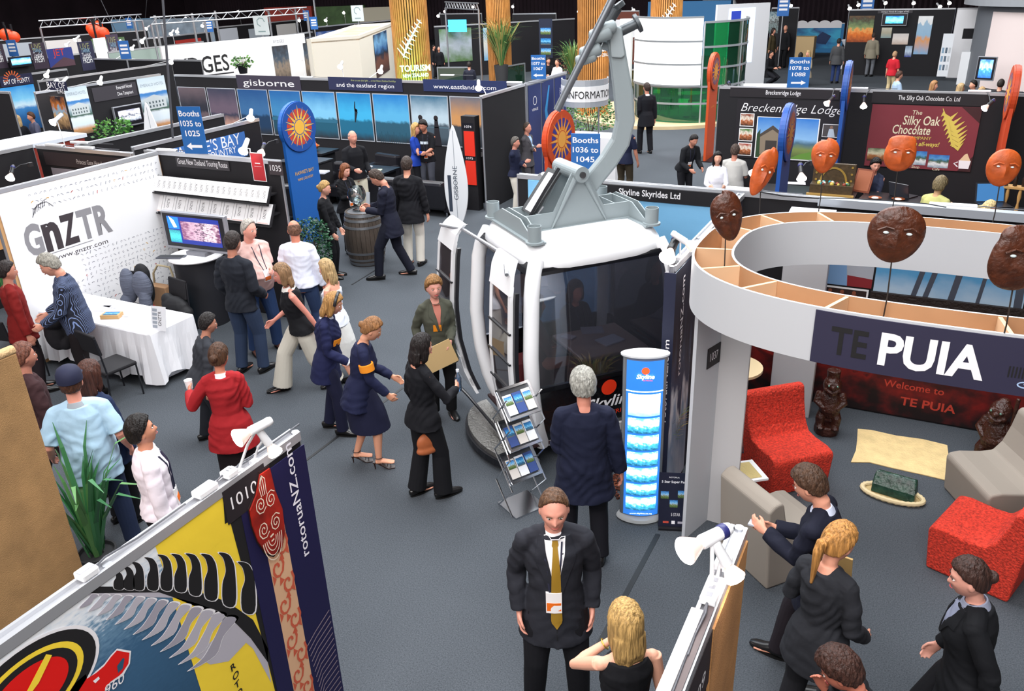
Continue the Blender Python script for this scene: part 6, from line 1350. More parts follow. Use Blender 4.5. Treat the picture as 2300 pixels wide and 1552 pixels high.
t=thing('wooden_rack','tan wooden rack of bottles at the right picture edge','rack',tuple(F(2262,480,.8)[:2])+(.8,),R(-10));WD=M('#b88a50',.6);MB().bx(-.22,.30,-.1,.1,0,.03,WD).build('shelf',t);MB().bx(-.22,.30,-.1,.1,.42,.45,WD).build('shelf',t)
for x in(-.2,-.05,.12,.28):MB().lathe([(.02,.03),(.03,.1),(.015,.2),(.03,.3),(.02,.42)],WD,10,Matrix.Translation((x,-.07,0))).build('spindle',t,True)
for i in range(3):g=MB();g.lathe([(.03,0),(.03,.12),(.012,.17),(.014,.20),(0,.2)],M('#2a1c14',.25),12);q_2=t.location;one(g,'bottle','small dark bottle standing on the wooden rack','bottle','dark bottles on the rack',loc=(q_2.x-.1+.12*i,q_2.y,.83+.42),smooth=True)
counter('counter under the wooden rack at the right edge',(2190,480),(2330,490),.8,.6,M('#3a3c42',.6))
# rail clutter on the wall behind the ring
socket('white four-way power strip on the rail behind the ring',F(2140,468,2.36),R(5),.42);socket('white power box on the rail by the blue drape',F(1660,428,2.37),0,.3);socket('white power box with coiled lead above the drape corner',F(1245,392,2.37),0,.3)
g=MB();pts=[F(x,y,2.38)for x,y in((1700,430),(1760,440),(1830,445),(1900,446),(2000,452),(2080,458),(2125,466))];g.tube(pts,.008,BLK,6);one(g,'power_lead','black power lead sagging along the rail behind the ring','cable',smooth=True)
# the print strip behind the ring rail (flags picture)
def dfl(g,W_,H_,l):
    for i in range(12):g.disc(.15+.22*i,H_*.35,.10,M(['#e8e4ea','#1c4a9a','#b0202a','#d8e8ec'][i%4],.6),l)
sheet('flag_print','blurred red white and blue photo strip behind the ring rail',frame((0,9.02,0),0),-1.35,.4,1.95,2.3,M('#8a9ab8',.6),cat='poster',draw=dfl)
# booth direction boards
def booth_sign(label,px,py,lines,arrow,z=2.36,w_=.34,h=.52,ang=12):
    q=F(px,py,z);nr=near_rail(q,1.0);q=Vector((nr.x,nr.y,z))if nr else q;T_=frame((q.x,q.y,z),ang);o=Matrix.Translation(T_.translation)@T_.to_3x3().to_4x4();g=MB();g.bx(-w_/2,w_/2,0,h,0,.012,M('#1a62a8',.5))
    for i,s in enumerate(lines):g.text(s,0,h*(.80-.21*i),h*.125,WH1,12,wd=w_*(.62 if len(s)<5 else .88),bold=.015)
    if arrow:a=arrow;y=h*.16;g.poly([(a*w_*.36,y),(a*w_*.14,y+h*.08),(a*w_*.14,y+h*.03),(-a*w_*.32,y+h*.03),(-a*w_*.32,y-h*.03),(a*w_*.14,y-h*.03),(a*w_*.14,y-h*.08)][::1 if a>0 else-1],WH1,12)
    m=g.build('direction_board');m.matrix_world=o;return tag(m,label,'sign','blue booth direction boards')
booth_sign('blue board reading Booths 1036 to 1045 beside the cabin hanger',1317,400,['Booths','1036 to','1045'],1)
booth_sign('blue board reading Booths 1035 to 1025 above the wine banner',446,344,['Booths','1035 to','1025'],-1,w_=.38,h=.66)
booth_sign('blue board reading Booths 1077 to 1067 beside the spiky potted tree',1185,177,['Booths','1077 to','1067'],-1,w_=.34,h=.52)
booth_sign('blue board reading Booths 1078 to 1088 on the lodge wall',1797,192,['Booths','1078 to','1088'],1,w_=.40,h=.56)
# ================================================================ farther stands, left half
partition('black wall of the hotel stand with two white hotel posters','Y',-19.6,13.2,17.0)
TE=along('Y',-19.6)
hot=[(0,'#6a5a4a'),(.12,'#c89060'),(.2,'#d8e4ec'),(.36,'#e4ecf2'),(.40,'#3a5a4a'),(.5,'#8aa0a8'),(.6,'#c8d4da'),(.68,'#4a88c8'),(.72,'#3f80c0'),(.74,'#dfe8ee'),(1,'#c4d4dc')]
def dhot(g,W_,H_,l):g.text('EMERALD HOTEL',W_/2,H_*.84,.08,M('#8a96a4',.6),l,wd=W_*.85);g.poly([(W_*.1,H_*.42),(W_*.9,H_*.42),(W_*.9,H_*.60),(W_*.5,H_*.68),(W_*.1,H_*.62)],M('#c9d0d2',.6),l);[g.rect(W_*(.15+.12*i),H_*(.45+.07*j),W_*(.2+.12*i),H_*(.49+.07*j),M('#4a5a60',.6),l+1)for i in range(6)for j in range(2)]
for q,s in(([(144,195),(197,195),(215,300),(165,303)],'left'),([(308,178),(370,168),(388,286),(330,300)],'right')):
    psheet('hotel_poster',f'tall pale hotel poster on the {s} of the hotel stand wall',TE,q,ramp_mat('hotel',hot,'V',6,.03),cat='poster',draw=dhot)
psheet('stand_header','dark grey double header board of the hotel stand',TE,[(206,200),(304,182),(308,212),(212,232)],M('#3a363c',.6),cat='sign',draw=lambda g,W_,H_,l:(g.text('Emerald Hotel',W_*.72,H_*.66,.09,WH1,l,wd=W_*.36),g.text('Dive Tatapouri',W_*.72,H_*.2,.09,WH1,l,wd=W_*.36)))
tv('silver television on the hotel stand wall',frame((-19.45,0,0),90),[(252,243),(315,229),(329,275),(266,290)],lambda g,W_,H_,b,l:g.rect(.12,.12,W_-.1,H_-.12,ramp_mat('scr_c',[(0,'#2a2a3a'),(.35,'#c8d0dc'),(.5,'#3a3a4a'),(.7,'#e4e8f0'),(1,'#8a8a9a')],'V',5,.4,.4,.8),l),stand=False)
leafy('bright green leafy plant at the foot of the left hotel poster',(-18.9,14.6,0),1.5,.5,700,('#4f8a3c','#6aa048','#3a6a30'),4,leaf=.09)
partition('black wall of the bay stand with the sea photo','Y',-24.3,12.5,17.6)
TP=along('Y',-24.3)
psheet('stand_header','dark navy header reading BAY OF PLENTY with a sun mark',TP,[(0,172),(72,163),(74,186),(0,198)],M('#16183a',.6),cat='sign',draw=lambda g,W_,H_,l:(g.text('BAY OF PLENTY',W_*.5,H_*.2,.14,WH1,l,wd=W_*.8),[g.stroke([(W_*.38+.14*math.cos(a),H_*.55+.14*math.sin(a)),(W_*.38+.28*math.cos(a),H_*.55+.26*math.sin(a))],.03,M('#d8602a',.6),l)for a in[PI*i/9 for i in range(10)]]))
psheet('photo_board','bright blue sea and cloud photo in the bay stand',TP,[(0,199),(78,188),(98,290),(0,300)],ramp_mat('baysea',[(0,'#1a4a7a'),(.35,'#2a6aa8'),(.5,'#3f88c8'),(.56,'#cfe8f4'),(.7,'#7fc8ec'),(1,'#2a90d8')],'V',4,.12),cat='poster')
partition('short black cross wall between the bay and hotel stands','X',13.1,-22.4,-20.4)
TQ=along('X',13.1)
psheet('stand_header','navy header reading BAY above plate 1073',TQ,[(108,180),(150,186),(152,206),(112,200)],M('#16183a',.6),cat='sign',draw=lambda g,W_,H_,l:(g.text('BAY OF',W_*.4,H_*.25,.14,WH1,l),g.text('TAU',W_*.6,-H_*.35,.12,WH1,l)))
psheet('photo_board','dark amber photo strip on the short cross wall',TQ,[(115,215),(148,218),(155,290),(125,290)],ramp_mat('amber',[(0,'#3a2a20'),(.4,'#c8a070'),(.55,'#8ab0c8'),(.7,'#c07030'),(1,'#2a2026')],'V',5,.4),cat='poster')
partition('black wall behind the hotel stand','Y',-22.0,15.0,19.6)
partition('long black wall under the upright think fresh banners','Y',-29.5,15.5,24.0)
TU=along('Y',-29.5)
for q,s,c in(([(64,98),(98,95),(112,152),(78,157)],'leftmost tall','#3a2c3c'),([(173,95),(206,91),(220,155),(186,160)],'middle tall','#2c2a48'),([(239,78),(262,76),(279,147),(249,150)],'rightmost tall','#4a3c50'),([(-20,100),(8,98),(16,152),(-14,156)],'cut off tall','#3a2c3c')):
    psheet('upright_banner',f'{s} dark purple LIVE THINK FRESH banner at the upper left',TU,q,M(c,.6),cat='banner',draw=lambda g,W_,H_,l:[g.text(t_,W_*.45,H_*(.74-.16*i),.22,M(['#9a9a6a','#8ab0c8','#e8e4ea','#ffffff'][i],.6),l,wd=W_*.6)for i,t_ in enumerate(('LIVE','THINK','THINK','FRESH'))])
psheet('photo_board','blue and red board between two think fresh banners',TU,[(104,110),(160,106),(170,147),(112,152)],M('#2c3c8a',.6),cat='poster',draw=lambda g,W_,H_,l:(g.text('JET',W_*.45,H_*.6,.25,M('#d83a2a',.5),l),g.poly([(0,0),(W_,0),(W_,H_*.3),(W_*.6,H_*.5),(W_*.3,H_*.25)],M('#5a3c48',.6),l)))
psheet('lit_panel','glaring white lit panel between two think fresh banners',TU,[(209,86),(236,84),(249,150),(222,154)],M('#e8e4e4',.5,0,.6),cat='poster')
tv('blue screened television among the think fresh banners',frame((-29.3,0,0),90),[(20,128),(70,124),(76,148),(24,152)],lambda g,W_,H_,b,l:g.rect(.06,.08,W_-.06,H_-.06,ramp_mat('scr_d',[(0,'#3a90d8'),(.5,'#a8e0f8'),(1,'#2a70c0')],'V',4,.4,.4,1),l),stand=False,frame_c='#222228')
partition('pale green and grey walled stand left of the white resort wall','Y',-28.6,22.6,27.4,M('#9fb0a6',.6))
psheet('mountain_print','yellow mountain shape on the pale green wall',along('Y',-28.6),[(400,128),(460,118),(466,145),(404,152)],M('#8fa39a',.6),cat='poster',draw=lambda g,W_,H_,l:g.poly([(0,0),(W_*.3,H_*.7),(W_*.45,H_*.4),(W_,0)],M('#b09a50',.6),l))
partition('dark cross rail wall in front of the white resort wall','X',21.8,-28.4,-23.0,zt=2.2)
# white resort wall
TW=frame((-26.4,27.4,0),42)
def dryd(g,W_,H_,l):
    g.text('RYDGES',1.35,H_*.60,.60,M('#17171b',.6),l,wd=2.5,bold=.01);g.rect(1.2,H_*.55,2.75,H_*.57,M('#2a2a2e',.6),l);g.text('RESORT',2.0,H_*.34,.32,M('#2a2a2e',.6),l,wd=1.5)
    for u in(4.6,6.1):g.rect(u,H_*.30,u+.75,H_*.86,ramp_mat('hotelroom',[(0,'#3a3438'),(.4,'#8a7a6a'),(.7,'#3a4a5a'),(1,'#2a2a30')],'V',7,.4),l);g.text('RYDGES',u+.37,H_*.9,.12,M('#5a6070',.6),l,wd=.5)
p=[F(465,95,2.6),F(680,75,2.6)];a_=math.degrees(math.atan2(p[1].y-p[0].y,p[1].x-p[0].x));T_=frame((p[0].x,p[0].y,0),a_);L_=(p[1]-p[0]).length
sheet('resort_wall','bright white resort wall with large black GES lettering and two photos',T_,-1.9,L_,0,2.6,M('#f2f0f0',.6),th=.1,cat='wall panel',draw=dryd)
# cream cabin
p=[F(690,88,2.7),F(805,80,2.7),F(885,50,2.7)]
t=thing('cream_cabin','cream box cabin with an open plywood top beside the slatted column','cabin',(0,0,0));CRMW=M('#e8e0d0',.6);a,b,c=[Vector((q.x,q.y,0))for q in p];d=a+(c-b)
g=MB();
for u,v in((a,b),(b,c),(c,d),(d,a)):g.prism(hoist(v,u,-.12)if False else hoist(u,v,.12),0,2.7,CRMW)
g.build('walls',t);g=MB();g.add([tuple(q+Vector((0,0,2.55)))for q in(a,b,c,d)]+[tuple(q+Vector((0,0,2.6)))for q in(a,b,c,d)],[(3,2,1,0),(4,5,6,7),(0,1,5,4),(1,2,6,5),(2,3,7,6),(3,0,4,7)],M('#c8ae8c',.7,var=.3,vscale=1.5));g.build('plywood_top',t)
T_=frame((b.x,b.y,0),math.degrees(math.atan2(c.y-b.y,c.x-b.x)));T_=T_@Matrix.Translation((0,0,.02))
psheet('photo_board','tall blue and rust night photo on the cream cabin side',T_,[(838,76),(868,70),(876,166),(846,166)],ramp_mat('night',[(0,'#4a3430'),(.35,'#7a4a38'),(.5,'#1c2434'),(.6,'#3a6aa0'),(.8,'#7ab0d8'),(1,'#1c2c50')],'V',4,.25),cat='poster')
# slatted columns
SL=M('#c98a48',.5,var=.2,vscale=3);SLD=M('#5a3a1e',.8)
def slat_column(label,loc,r,h,sx=1.0,logo=True,ang=0):
    t=thing('slatted_column',label,'column',loc,0,'tall timber slat columns');MB().lathe([(r*.86,0),(r*.86,h)],SLD,28,None,sx,1).build('core',t)
    s0=None;n=44;me=None
    g=MB();
    for i in range(n):a=2*PI*i/n;g.bx(-.022,.022,-.022,.022,.0,h,SL,Matrix.Translation((r*math.cos(a)*sx,r*math.sin(a),0))@Matrix.Rotation(a,4,'Z'))
    g.build('slats',t)
    if logo:
        T_=frame((0,0,0),ang)@Matrix.Translation((0,0,r+.03));g=MB(T_);W2=M('#f2f4f2',.5)
        Z=3.05
        g.stroke([(-.26,Z-.55),(-.12,Z-.22),(.10,Z+.12),(.30,Z+.42)],[.015,.07,.05,.01],W2,1)
        for i in range(9):
            f=i/8;x0,y0=-.24+.52*f,Z-.50+.86*f;L=.22*(1-.6*f);g.stroke([(x0,y0),(x0-.16*(1-.5*f),y0+L)],[.045,.02],W2,1);g.stroke([(x0,y0),(x0+.14*(1-.6*f),y0-L*.35)],[.045,.012],W2,1)
        g.text('TOURISM',.05,Z-.92,.17,W2,1,wd=.86,bold=.03);g.text('NEW ZEALAND',.05,Z-1.08,.10,W2,1,wd=.72,bold=.02);g.build('fern_emblem',t)
    return t
slat_column('timber slat column with white fern emblem behind the beach stand',(-13.85,21.0,0),.50,5.2,ang=34)
slat_column('farther timber slat column left of the spiky potted tree',(-17.2,32.8,0),.48,5.2,logo=False);slat_column('timber slat column standing on the pale deck',(-10.66,27.0,0),.50,5.2,ang=60);slat_column('timber slat column with fern emblem behind the cabin hanger',(-8.7,28.6,0),.50,5.2,ang=14)
l=bpy.data.lights.new('green_uplight','SPOT');l.energy=500;l.color=(.1,1,.35);l.spot_size=R(50);o=bpy.data.objects.new('green_uplight',l);COL.objects.link(o);o.location=(-13.2,19.9,.3);o.rotation_euler=(Vector((-13.85,21.0,4))-o.location).to_track_quat('-Z','Y').to_euler()
# spiky cordyline trees
def cordyline(label,px,py,s=1.0,seed=1):
    random.seed(seed);q=F(px,py,.0);t=grass(label,q,150,1.7*s,[M('#5f8a4a',.6),M('#8aa05a',.6),M('#3f6a3a',.6),M('#a89a5a',.6)],.15,name='cordyline_tree',w_=.022,lean=.85,pot='#3a3a3c',potr=.3,poth=.95*s,cat='tree');return t
cordyline('large spiky green cordyline beside the booths 1077 board',1128,205,1.12,3);cordyline('spiky cordyline between the slat column and grey hanger',1288,225,.85,5)
leafy('low leafy shrub at the foot of the deck column',F(1325,325,0),1.3,.75,900,('#3f6a3a','#5a8a4a','#7aa060'),8,leaf=.08,pot=True);leafy('small red flecked shrub under the cordyline',F(1285,190,0),1.3,.5,500,('#4a6a3a','#8a4a3a','#6a7a4a'),9,leaf=.08)
leafy('small orange potted plant on the rail by the resort wall',F(547,165,1.95),.5,.3,160,('#4a7a3a','#6a9a4a'),10,leaf=.09)
# pale deck and green glass lounge
q=F(1450,262,0);deck=MB();deck.lathe([(0,0),(3.0,0),(3.0,.10),(0,.10)],M('#dcc298',.6,var=.08,vscale=2),60);DK=(-8.5,28.0);tag(deck.build('timber_deck',loc=(DK[0],DK[1],0)),'round pale timber deck under the green glass lounge','deck')
GGL=glass_mat('green_glass','#58c890',.3,.93);t=thing('glass_lounge','curved green glass screen with steel rails on the pale deck','glass screen',(-7.55,27.6,.10));rG=1.75;GC=(-7.55,27.6)
def arcg(a0,a1,n=20,r=rG):return[(r*math.cos(R(a0+(a1-a0)*i/n)),r*math.sin(R(a0+(a1-a0)*i/n)))for i in range(n+1)]
g=MB();arcwall(g,arcg(-165,30),.05,1.1,GGL,.012);arcwall(g,arcg(-62,30),1.1,2.9,GGL,.012);g.build('green_glass',t,True)
for z in(.55,1.05,1.6,2.2,2.9):g=MB();arcwall(g,arcg(-165 if z<1.2 else-62,30,r=rG+.02),z,z+.06,M('#b8bcc0',.35,.5),.04);g.build('steel_rail',t,True)
for a in(-165,-115,-62,-15,30):MB().lathe([(.025,0),(.025,2.95 if a>-70 else 1.1)],M('#c4c8cc',.35,.5),8,Matrix.Translation((rG*math.cos(R(a)),rG*math.sin(R(a)),0))).build('post',t)
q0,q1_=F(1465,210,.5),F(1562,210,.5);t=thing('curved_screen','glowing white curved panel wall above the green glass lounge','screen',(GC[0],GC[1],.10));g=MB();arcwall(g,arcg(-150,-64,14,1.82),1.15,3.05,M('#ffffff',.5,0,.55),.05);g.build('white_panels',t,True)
for z in(1.10,1.72,2.38,3.05):g=MB();arcwall(g,arcg(-150,-64,14,1.85),z,z+.05,GRY,.08);g.build('grey_rail',t,True)
MB().bx(-2.15,-1.75,-.75,-.6,0,3.0,M('#e4e6e8',.5)).build('white_pier',t)
GR=M('#1f8a5a',.5);MB().lathe([(0,.0),(1.7,.0),(1.7,.012),(0,.012)],GR,48).build('gr',loc=(GC[0],GC[1],.102));tag(bpy.data.objects['gr'],'green circular carpet inside the glass lounge','carpet');bpy.data.objects['gr'].name='round_carpet'
for i,(x,y)in enumerate([(1.25,-1.1),(.1,-1.0)]):
    t=thing('cafe_table',['round green topped table at the right inside the glass lounge','round green topped table at the left inside the glass lounge'][i],'table',(DK[0]+x,DK[1]+y,.135));MB().lathe([(0,.72),(.45,.72),(.45,.75),(0,.75)],M('#3fae78',.4),28).build('tabletop',t);MB().lathe([(.25,0),(.03,.03),(.03,.72)],CHR,12).build('leg',t)
gch=None
for i,(x,y,r)in enumerate([(.65,-1.45,60),(1.85,-.9,-80),(1.2,-.4,10),(.2,-.3,-20)]):
    lb=['left of the right green table','right of the right green table','behind the right green table','between the two green tables'][i];lb='dark green tub chair '+lb
    if gch is None:gch=chair(lb,(DK[0]+x,DK[1]+y,.135),R(r),M('#1f5a40',.5),'dark green lounge chairs',fr=CHR)
    else:copy_tree(gch,(DK[0]+x,DK[1]+y,.135),R(r),lb)
g=MB();p0_,p1_=F(1640,192,0),F(1712,178,0)
wz0=onY(1665,5,37).z;a,b=onY(1632,185,35),onY(1716,175,36)
t=thing('projection_wall','large white wall panel with a blue text projection','projection screen',(a.x,a.y,0),math.atan2(b.y-a.y,b.x-a.x));L_=(b-a).length;h_=onY(1665,8,35.5).z
MB().bx(-.6,L_,0,.15,0,h_,M('#e6e6ea',.6)).build('panel',t);g=MB(frame((0,-.01,0),0));g.rect(-.1,h_*.30,L_*.62,h_*.95,M('#cfe4ff',.5,0,.7),1);g.rect(0,h_*.80,L_*.25,h_*.92,EB('#2a3c9a',.5),2);[g.rect(.05,h_*(.36+.04*i),L_*(.3+.2*((i*7)%3)/3),h_*(.375+.04*i),M('#8ab4e0',.5),2)for i in range(10)];g.build('projected_text',t)
# dark back stands between the columns
for lb,a,b,h in(('dark stand wall with lamps behind the slat columns',(980,120),(1100,115),None),('black stand wall behind the spiky potted tree',(1130,130),(1272,120),None)):
    A,B=F(*a,.6),F(*b,.6);y=(A.y+B.y)/2;partition(lb,'X',y,A.x,B.x,zt=onY((a[0]+b[0])/2,30,y).z)
A=onY(1225,40,38);psheet('photo_column','dark navy column of small photos behind the tree',frame((0,37.5,0),0),[(1210,42),(1242,42),(1240,130),(1212,130)],M('#1a2238',.6),cat='poster',draw=lambda g,W_,H_,l:[g.rect(W_*.12,H_*(.08+.26*i),W_*.88,H_*(.25+.26*i),ramp_mat('leaflet%d'%(i%2),LAND,'V',6,.4),l)for i in range(3)])
TV2=frame((0,36,0),0);psheet('wall_screen','bright cyan screen glowing behind the slat column',TV2,[(1006,45),(1048,43),(1048,70),(1008,73)],M('#3fb8f0',.4,0,1.2),cat='television')
BRW=M('#6a3020',.6);A,B=F(1372,130,.3),F(1435,130,.3);y=A.y
partition('brown wall with small white framed pictures behind the hanger','X',y,A.x,B.x,BRW,zt=onY(1400,24,y).z)
T_=along('X',y)
for i,(x,yy)in enumerate([(1387,52),(1416,52),(1390,78),(1418,76)]):psheet('framed_picture',f'small white framed picture, {["upper left", "upper right", "lower left", "lower right"][i]} on the brown wall',T_,[(x-10,yy-8),(x+10,yy-8),(x+10,yy+8),(x-10,yy+8)],M('#f4f2f4',.5),cat='picture')
q=F(1188,140,0);armchair('tan leather armchair with a dark cushion far behind the tree',(q.x,q.y,0),R(200),1.3,M('#b08258',.6),group=None);q=F(1405,140,0);armchair('cream armchair against the brown wall',(q.x,q.y,0),R(170),1.0,M('#e4dcc8',.6),group=None)
def glass_rail(label,p0,p1,h=.95):
    a,b=F(*p0,0),F(*p1,0);L=(b-a).length;t=thing('glass_barrier',label,'glass barrier',(a.x,a.y,0),math.atan2(b.y-a.y,b.x-a.x));MB().bx(0,L,-.01,.01,.05,h,glass_mat('dark_green_glass','#3a6a50',.4,.7)).build('glass',t);g=MB();g.bx(0,L,-.03,.03,h,h+.05,M('#a8acb0',.4,.5));g.bx(0,.05,-.03,.03,0,h,M('#a8acb0',.4,.5));g.bx(L-.05,L,-.03,.03,0,h,M('#a8acb0',.4,.5));g.build('steel_frame',t)
glass_rail('low green glass barrier right of the fern column',(985,205),(1060,205));glass_rail('low green glass barrier left of the booths 1077 board',(1130,205),(1180,195));glass_rail('green glass barrier beside the hanger',(1400,215),(1448,215))
# ================================================================ farther stands, right half
def stand_back(label,pa,pb,ytop,mat=BLK,th=.08,name='stand_wall'):
    a,b=F(*pa,0),F(*pb,0);y=(a.y+b.y)/2;z=onY((pa[0]+pb[0])/2,ytop,y).z;partition(label,'X',y,a.x,b.x,mat,zt=z);return along('X',y),y,a.x,b.x,z
TR1,yR,xa,xb,zR=stand_back('black back wall of the far stand with an orange food poster',(1890,168),(2120,172),20)
TR_=TR1
psheet('food_poster','tall orange food photo poster in the far stand',TR1,[(1907,38),(1965,33),(1958,93),(1902,96)],ramp_mat('food9',[(0,'#8a3a10'),(.3,'#e0701c'),(.45,'#f0a050'),(.55,'#8a9a60'),(.75,'#5a6a48'),(.9,'#4a3a2a'),(1,'#6a5030')],'V',7,.25),cat='poster')
tv('wall television with a cyan picture in the far stand',frame(tuple(Vector((0,yR-.12,0))),0),[(1980,30),(2040,30),(2036,59),(1981,58)],lambda g,W_,H_,b,l:g.rect(.15,.1,W_-.15,H_-.1,ramp_mat('scr_e',[(0,'#1a80e0'),(.4,'#80e8ff'),(1,'#1a60d0')],'V',5,.5,.4,1.2),l),stand=False)
for q,lb,c in(([(2060,35),(2098,37),(2082,122),(2055,122)],'white roll-up banner with a pale blue field in the far stand',0),([(1977,62),(2003,62),(2002,85),(1982,85)],'small beige poster under the far television',1),([(2006,75),(2042,76),(2038,100),(2003,100)],'small family photo poster in the far stand',2),([(2035,103),(2050,103),(2046,128),(2030,128)],'small blue photo low on the far stand wall',3)):
    psheet('small_poster',lb,TR1,q,ramp_mat('sp%d'%c,[[(0,'#8ab4d8'),(.4,'#e8a060'),(.5,'#9cc0dc'),(.8,'#a8c8e0'),(.82,'#f4f4f4'),(1,'#ffffff')],[(0,'#8aa0a0'),(.5,'#b0a890'),(1,'#c8c4b4')],[(0,'#c8b0a0'),(.5,'#e8dcd4'),(1,'#d8d0cc')],[(0,'#2a3a8a'),(.5,'#c8d8e8'),(1,'#8aa0b8')]][c],'V',4,.2),cat='poster')
psheet('stand_header','small grey header of the far stand',TR1,[(1972,22),(2050,23),(2050,30),(1972,29)],M('#3a363a',.6),cat='sign',draw=lambda g,W_,H_,l:g.text('Antique Hotels & Lodges of NZ',W_/2,H_*.25,H_*.5,WH1,l,wd=W_*.8))
def cocktail(label,px,py):
    q=F(px,py,0);k=1.15;t=thing('cocktail_table',label,'table',(q.x,q.y,0),0,'draped white cocktail tables');g=MB(Matrix.Scale(k,4));rings=[]
    for z,r,w_ in((1.1,.38,0),(1.08,.385,.0),(.85,.24,.02),(.6,.10,.015),(.5,.09,.01),(.3,.15,.03),(.05,.26,.06),(.01,.28,.07)):rings.append([((r+w_*math.sin(a*9))*math.cos(a),(r+w_*math.sin(a*9))*math.sin(a),z)for a in[2*PI*i/54 for i in range(54)]])
    g.loft(rings[::-1],M('#e4e4ec',.8));g.build('tied_cloth',t,True);MB().lathe([(.03,0),(.03,1.2)],ALU,8).build('leg',t)
    laptop('dark laptop open on the '+label.split(' beside')[0],(q.x+.05,q.y,1.1*k+.005),10,1.2,'#6a7a9a');return t
cocktail('white tied cocktail table nearer the food poster',1905,155);cocktail('white tied cocktail table nearer the white stand',2087,165)
for i,(px,py,c,lb)in enumerate([(2052,165,'#5a7068','grey green cube case beside the right cocktail table'),(1925,155,'#1a1c20','black equipment case beside the left cocktail table')]):
    q=F(px,py,0);t=thing('equipment_case',lb,'case',(q.x,q.y+.4,0));MB().bx(-.4,.4,-.4,.4,0,.95,M(c,.6,var=.3,vscale=5)).build('body',t,bevel=.03);MB().bx(-.42,.42,-.42,.42,.6,.64,M('#9a9ea4',.4)).build('lid_rim',t)
T2b,y2,xa2,xb2,z2_=stand_back('tall glaring white wall of the far white stand',(2125,172),(2215,178),18,M('#f4f2f4',.6))
one(MB().bx(xa2+.4,xa2+1.6,y2-2.2,y2-1.6,0,1.2,M('#f2f2f4',.5)),'reception_counter','white reception counter in front of the far white stand','counter')
psheet('white_notice','leaning white notice board with small pictures by the far white stand',frame((0,y2-1.2,0),0),[(2115,75),(2142,76),(2130,172),(2108,172)],M('#eef0f4',.6),cat='poster',draw=lambda g,W_,H_,l:[g.rect(W_*(.1+.3*(i%3)),H_*(.15+.2*(i//3)),W_*(.3+.3*(i%3)),H_*(.28+.2*(i//3)),M(['#8aa8c0','#5a6a7a','#c8ccd0'][i%3],.6),l)for i in range(9)])
psheet('dark_doorway','dark doorway panel in the far white stand',T2b,[(2165,64),(2195,64),(2192,88),(2160,86)],BLK,cat='panel')
# big blue drum and curved grey counter
q=F(2310,175,0);t=thing('blue_drum','huge blue panelled drum with a grey and tan top at the upper right','display tower',(q.x+2.0,q.y+5.6,0));MB().lathe([(3.4,0),(3.4,3.7)],M('#1c3f86',.4,coat=.3),48).build('blue_panels',t,True);MB().lathe([(3.5,3.7),(3.55,3.72),(3.55,4.15),(3.1,4.2),(0,4.2)],M('#8a8d94',.5),48).build('grey_band',t);MB().lathe([(2.9,4.2),(2.9,4.9),(0,4.9)],M('#7a4a3a',.6,bump=.5,bscale=4),48).build('tan_top',t)
for a in(-150,-120,-90):MB().bx(-.02,.02,-.03,.0,.1,3.65,M('#3f6ab8',.4),Matrix.Rotation(R(a+90),4,'Z')@Matrix.Translation((0,-3.4,0))).build('panel_joint',t)
A=F(2165,195,0);t=thing('curved_bar','curved grey canopy wall with tan slatted roof and pink white inner wall','stand',(A.x+3.0,A.y+1.0,0));g=MB();arcwall(g,[(3.0*math.cos(R(a)),3.0*math.sin(R(a)))for a in range(170,301,6)],0,2.9,M('#6d7076',.6),.12);g.build('grey_wall',t,True)
g=MB();g.loft([[(3.5*math.cos(R(a)),3.5*math.sin(R(a)),z)for a in range(150,312,6)]+[(2.2*math.cos(R(a)),2.2*math.sin(R(a)),z)for a in range(306,149,-6)]for z in(2.9,3.12)],M('#a0a3a8',.5));g.build('canopy_rim',t)
g=MB()
for i in range(26):a=R(154+6*i);g.bx(2.3,3.4,-.08,.08,3.12,3.17,M('#d8b890',.6),Matrix.Rotation(a,4,'Z'))
g.build('timber_slats',t);g=MB();arcwall(g,[(3.07*math.cos(R(a)),3.07*math.sin(R(a)))for a in range(215,301,5)],.1,2.7,M('#f2e0dc',.6),.05);g.build('inner_wall',t,True)
q=onY(2215,155,A.y-1.9);tv('large grey television with a blue water picture on the pink wall',frame((0,A.y-2.15,0),-18),[(2196,124),(2238,130),(2232,187),(2190,176)],lambda g,W_,H_,b,l:g.rect(.1,.1,W_-.1,H_-.1,ramp_mat('scr_f',[(0,'#2a5ae0'),(.4,'#3a80f0'),(.6,'#a0d8ff'),(1,'#3a6ae0')],'V',5,.5,.4,1.3),l),stand=False)
# blue poster stand and dark photo stand
T3b,y3,*_=stand_back('low wall with a blue and teal mural beyond the walkway',(1782,118),(1890,118),52,M('#2a7ab0',.6))
psheet('teal_mural','teal and blue swirl mural with a white scalloped top',T3b,[(1786,62),(1888,62),(1886,110),(1786,108)],ramp_mat('teal',[(0,'#1a5a90'),(.3,'#3aa8d0'),(.5,'#1a4a80'),(.7,'#2a80b8'),(1,'#3ab0d8')],'U',2.5,.6),cat='mural',draw=lambda g,W_,H_,l:(g.rect(0,H_*.98,W_,H_*1.22,WH1,l),[g.disc(W_*(.125+.25*i),H_*1.2,W_*.125,WH1,l+1,ry=H_*.14)for i in range(4)],g.poly([(W_*.45,H_*.5),(W_*.6,H_*.8),(W_*.8,H_*.6),(W_*.7,H_*.2),(W_*.5,H_*.25)],M('#0c2c5a',.6),l)))
T4b,y4,*_=stand_back('dark photo stand wall right of the projection',(1722,150),(1782,150),17)
psheet('photo_board','grey and teal photo collage on the dark stand right of the projection',T4b,[(1722,26),(1750,26),(1748,75),(1722,75)],ramp_mat('collage',[(0,'#2a3a3a'),(.4,'#8a9a9a'),(.55,'#3a3030'),(.7,'#b8c4c4'),(1,'#4a6a78')],'V',9,.6),cat='poster')
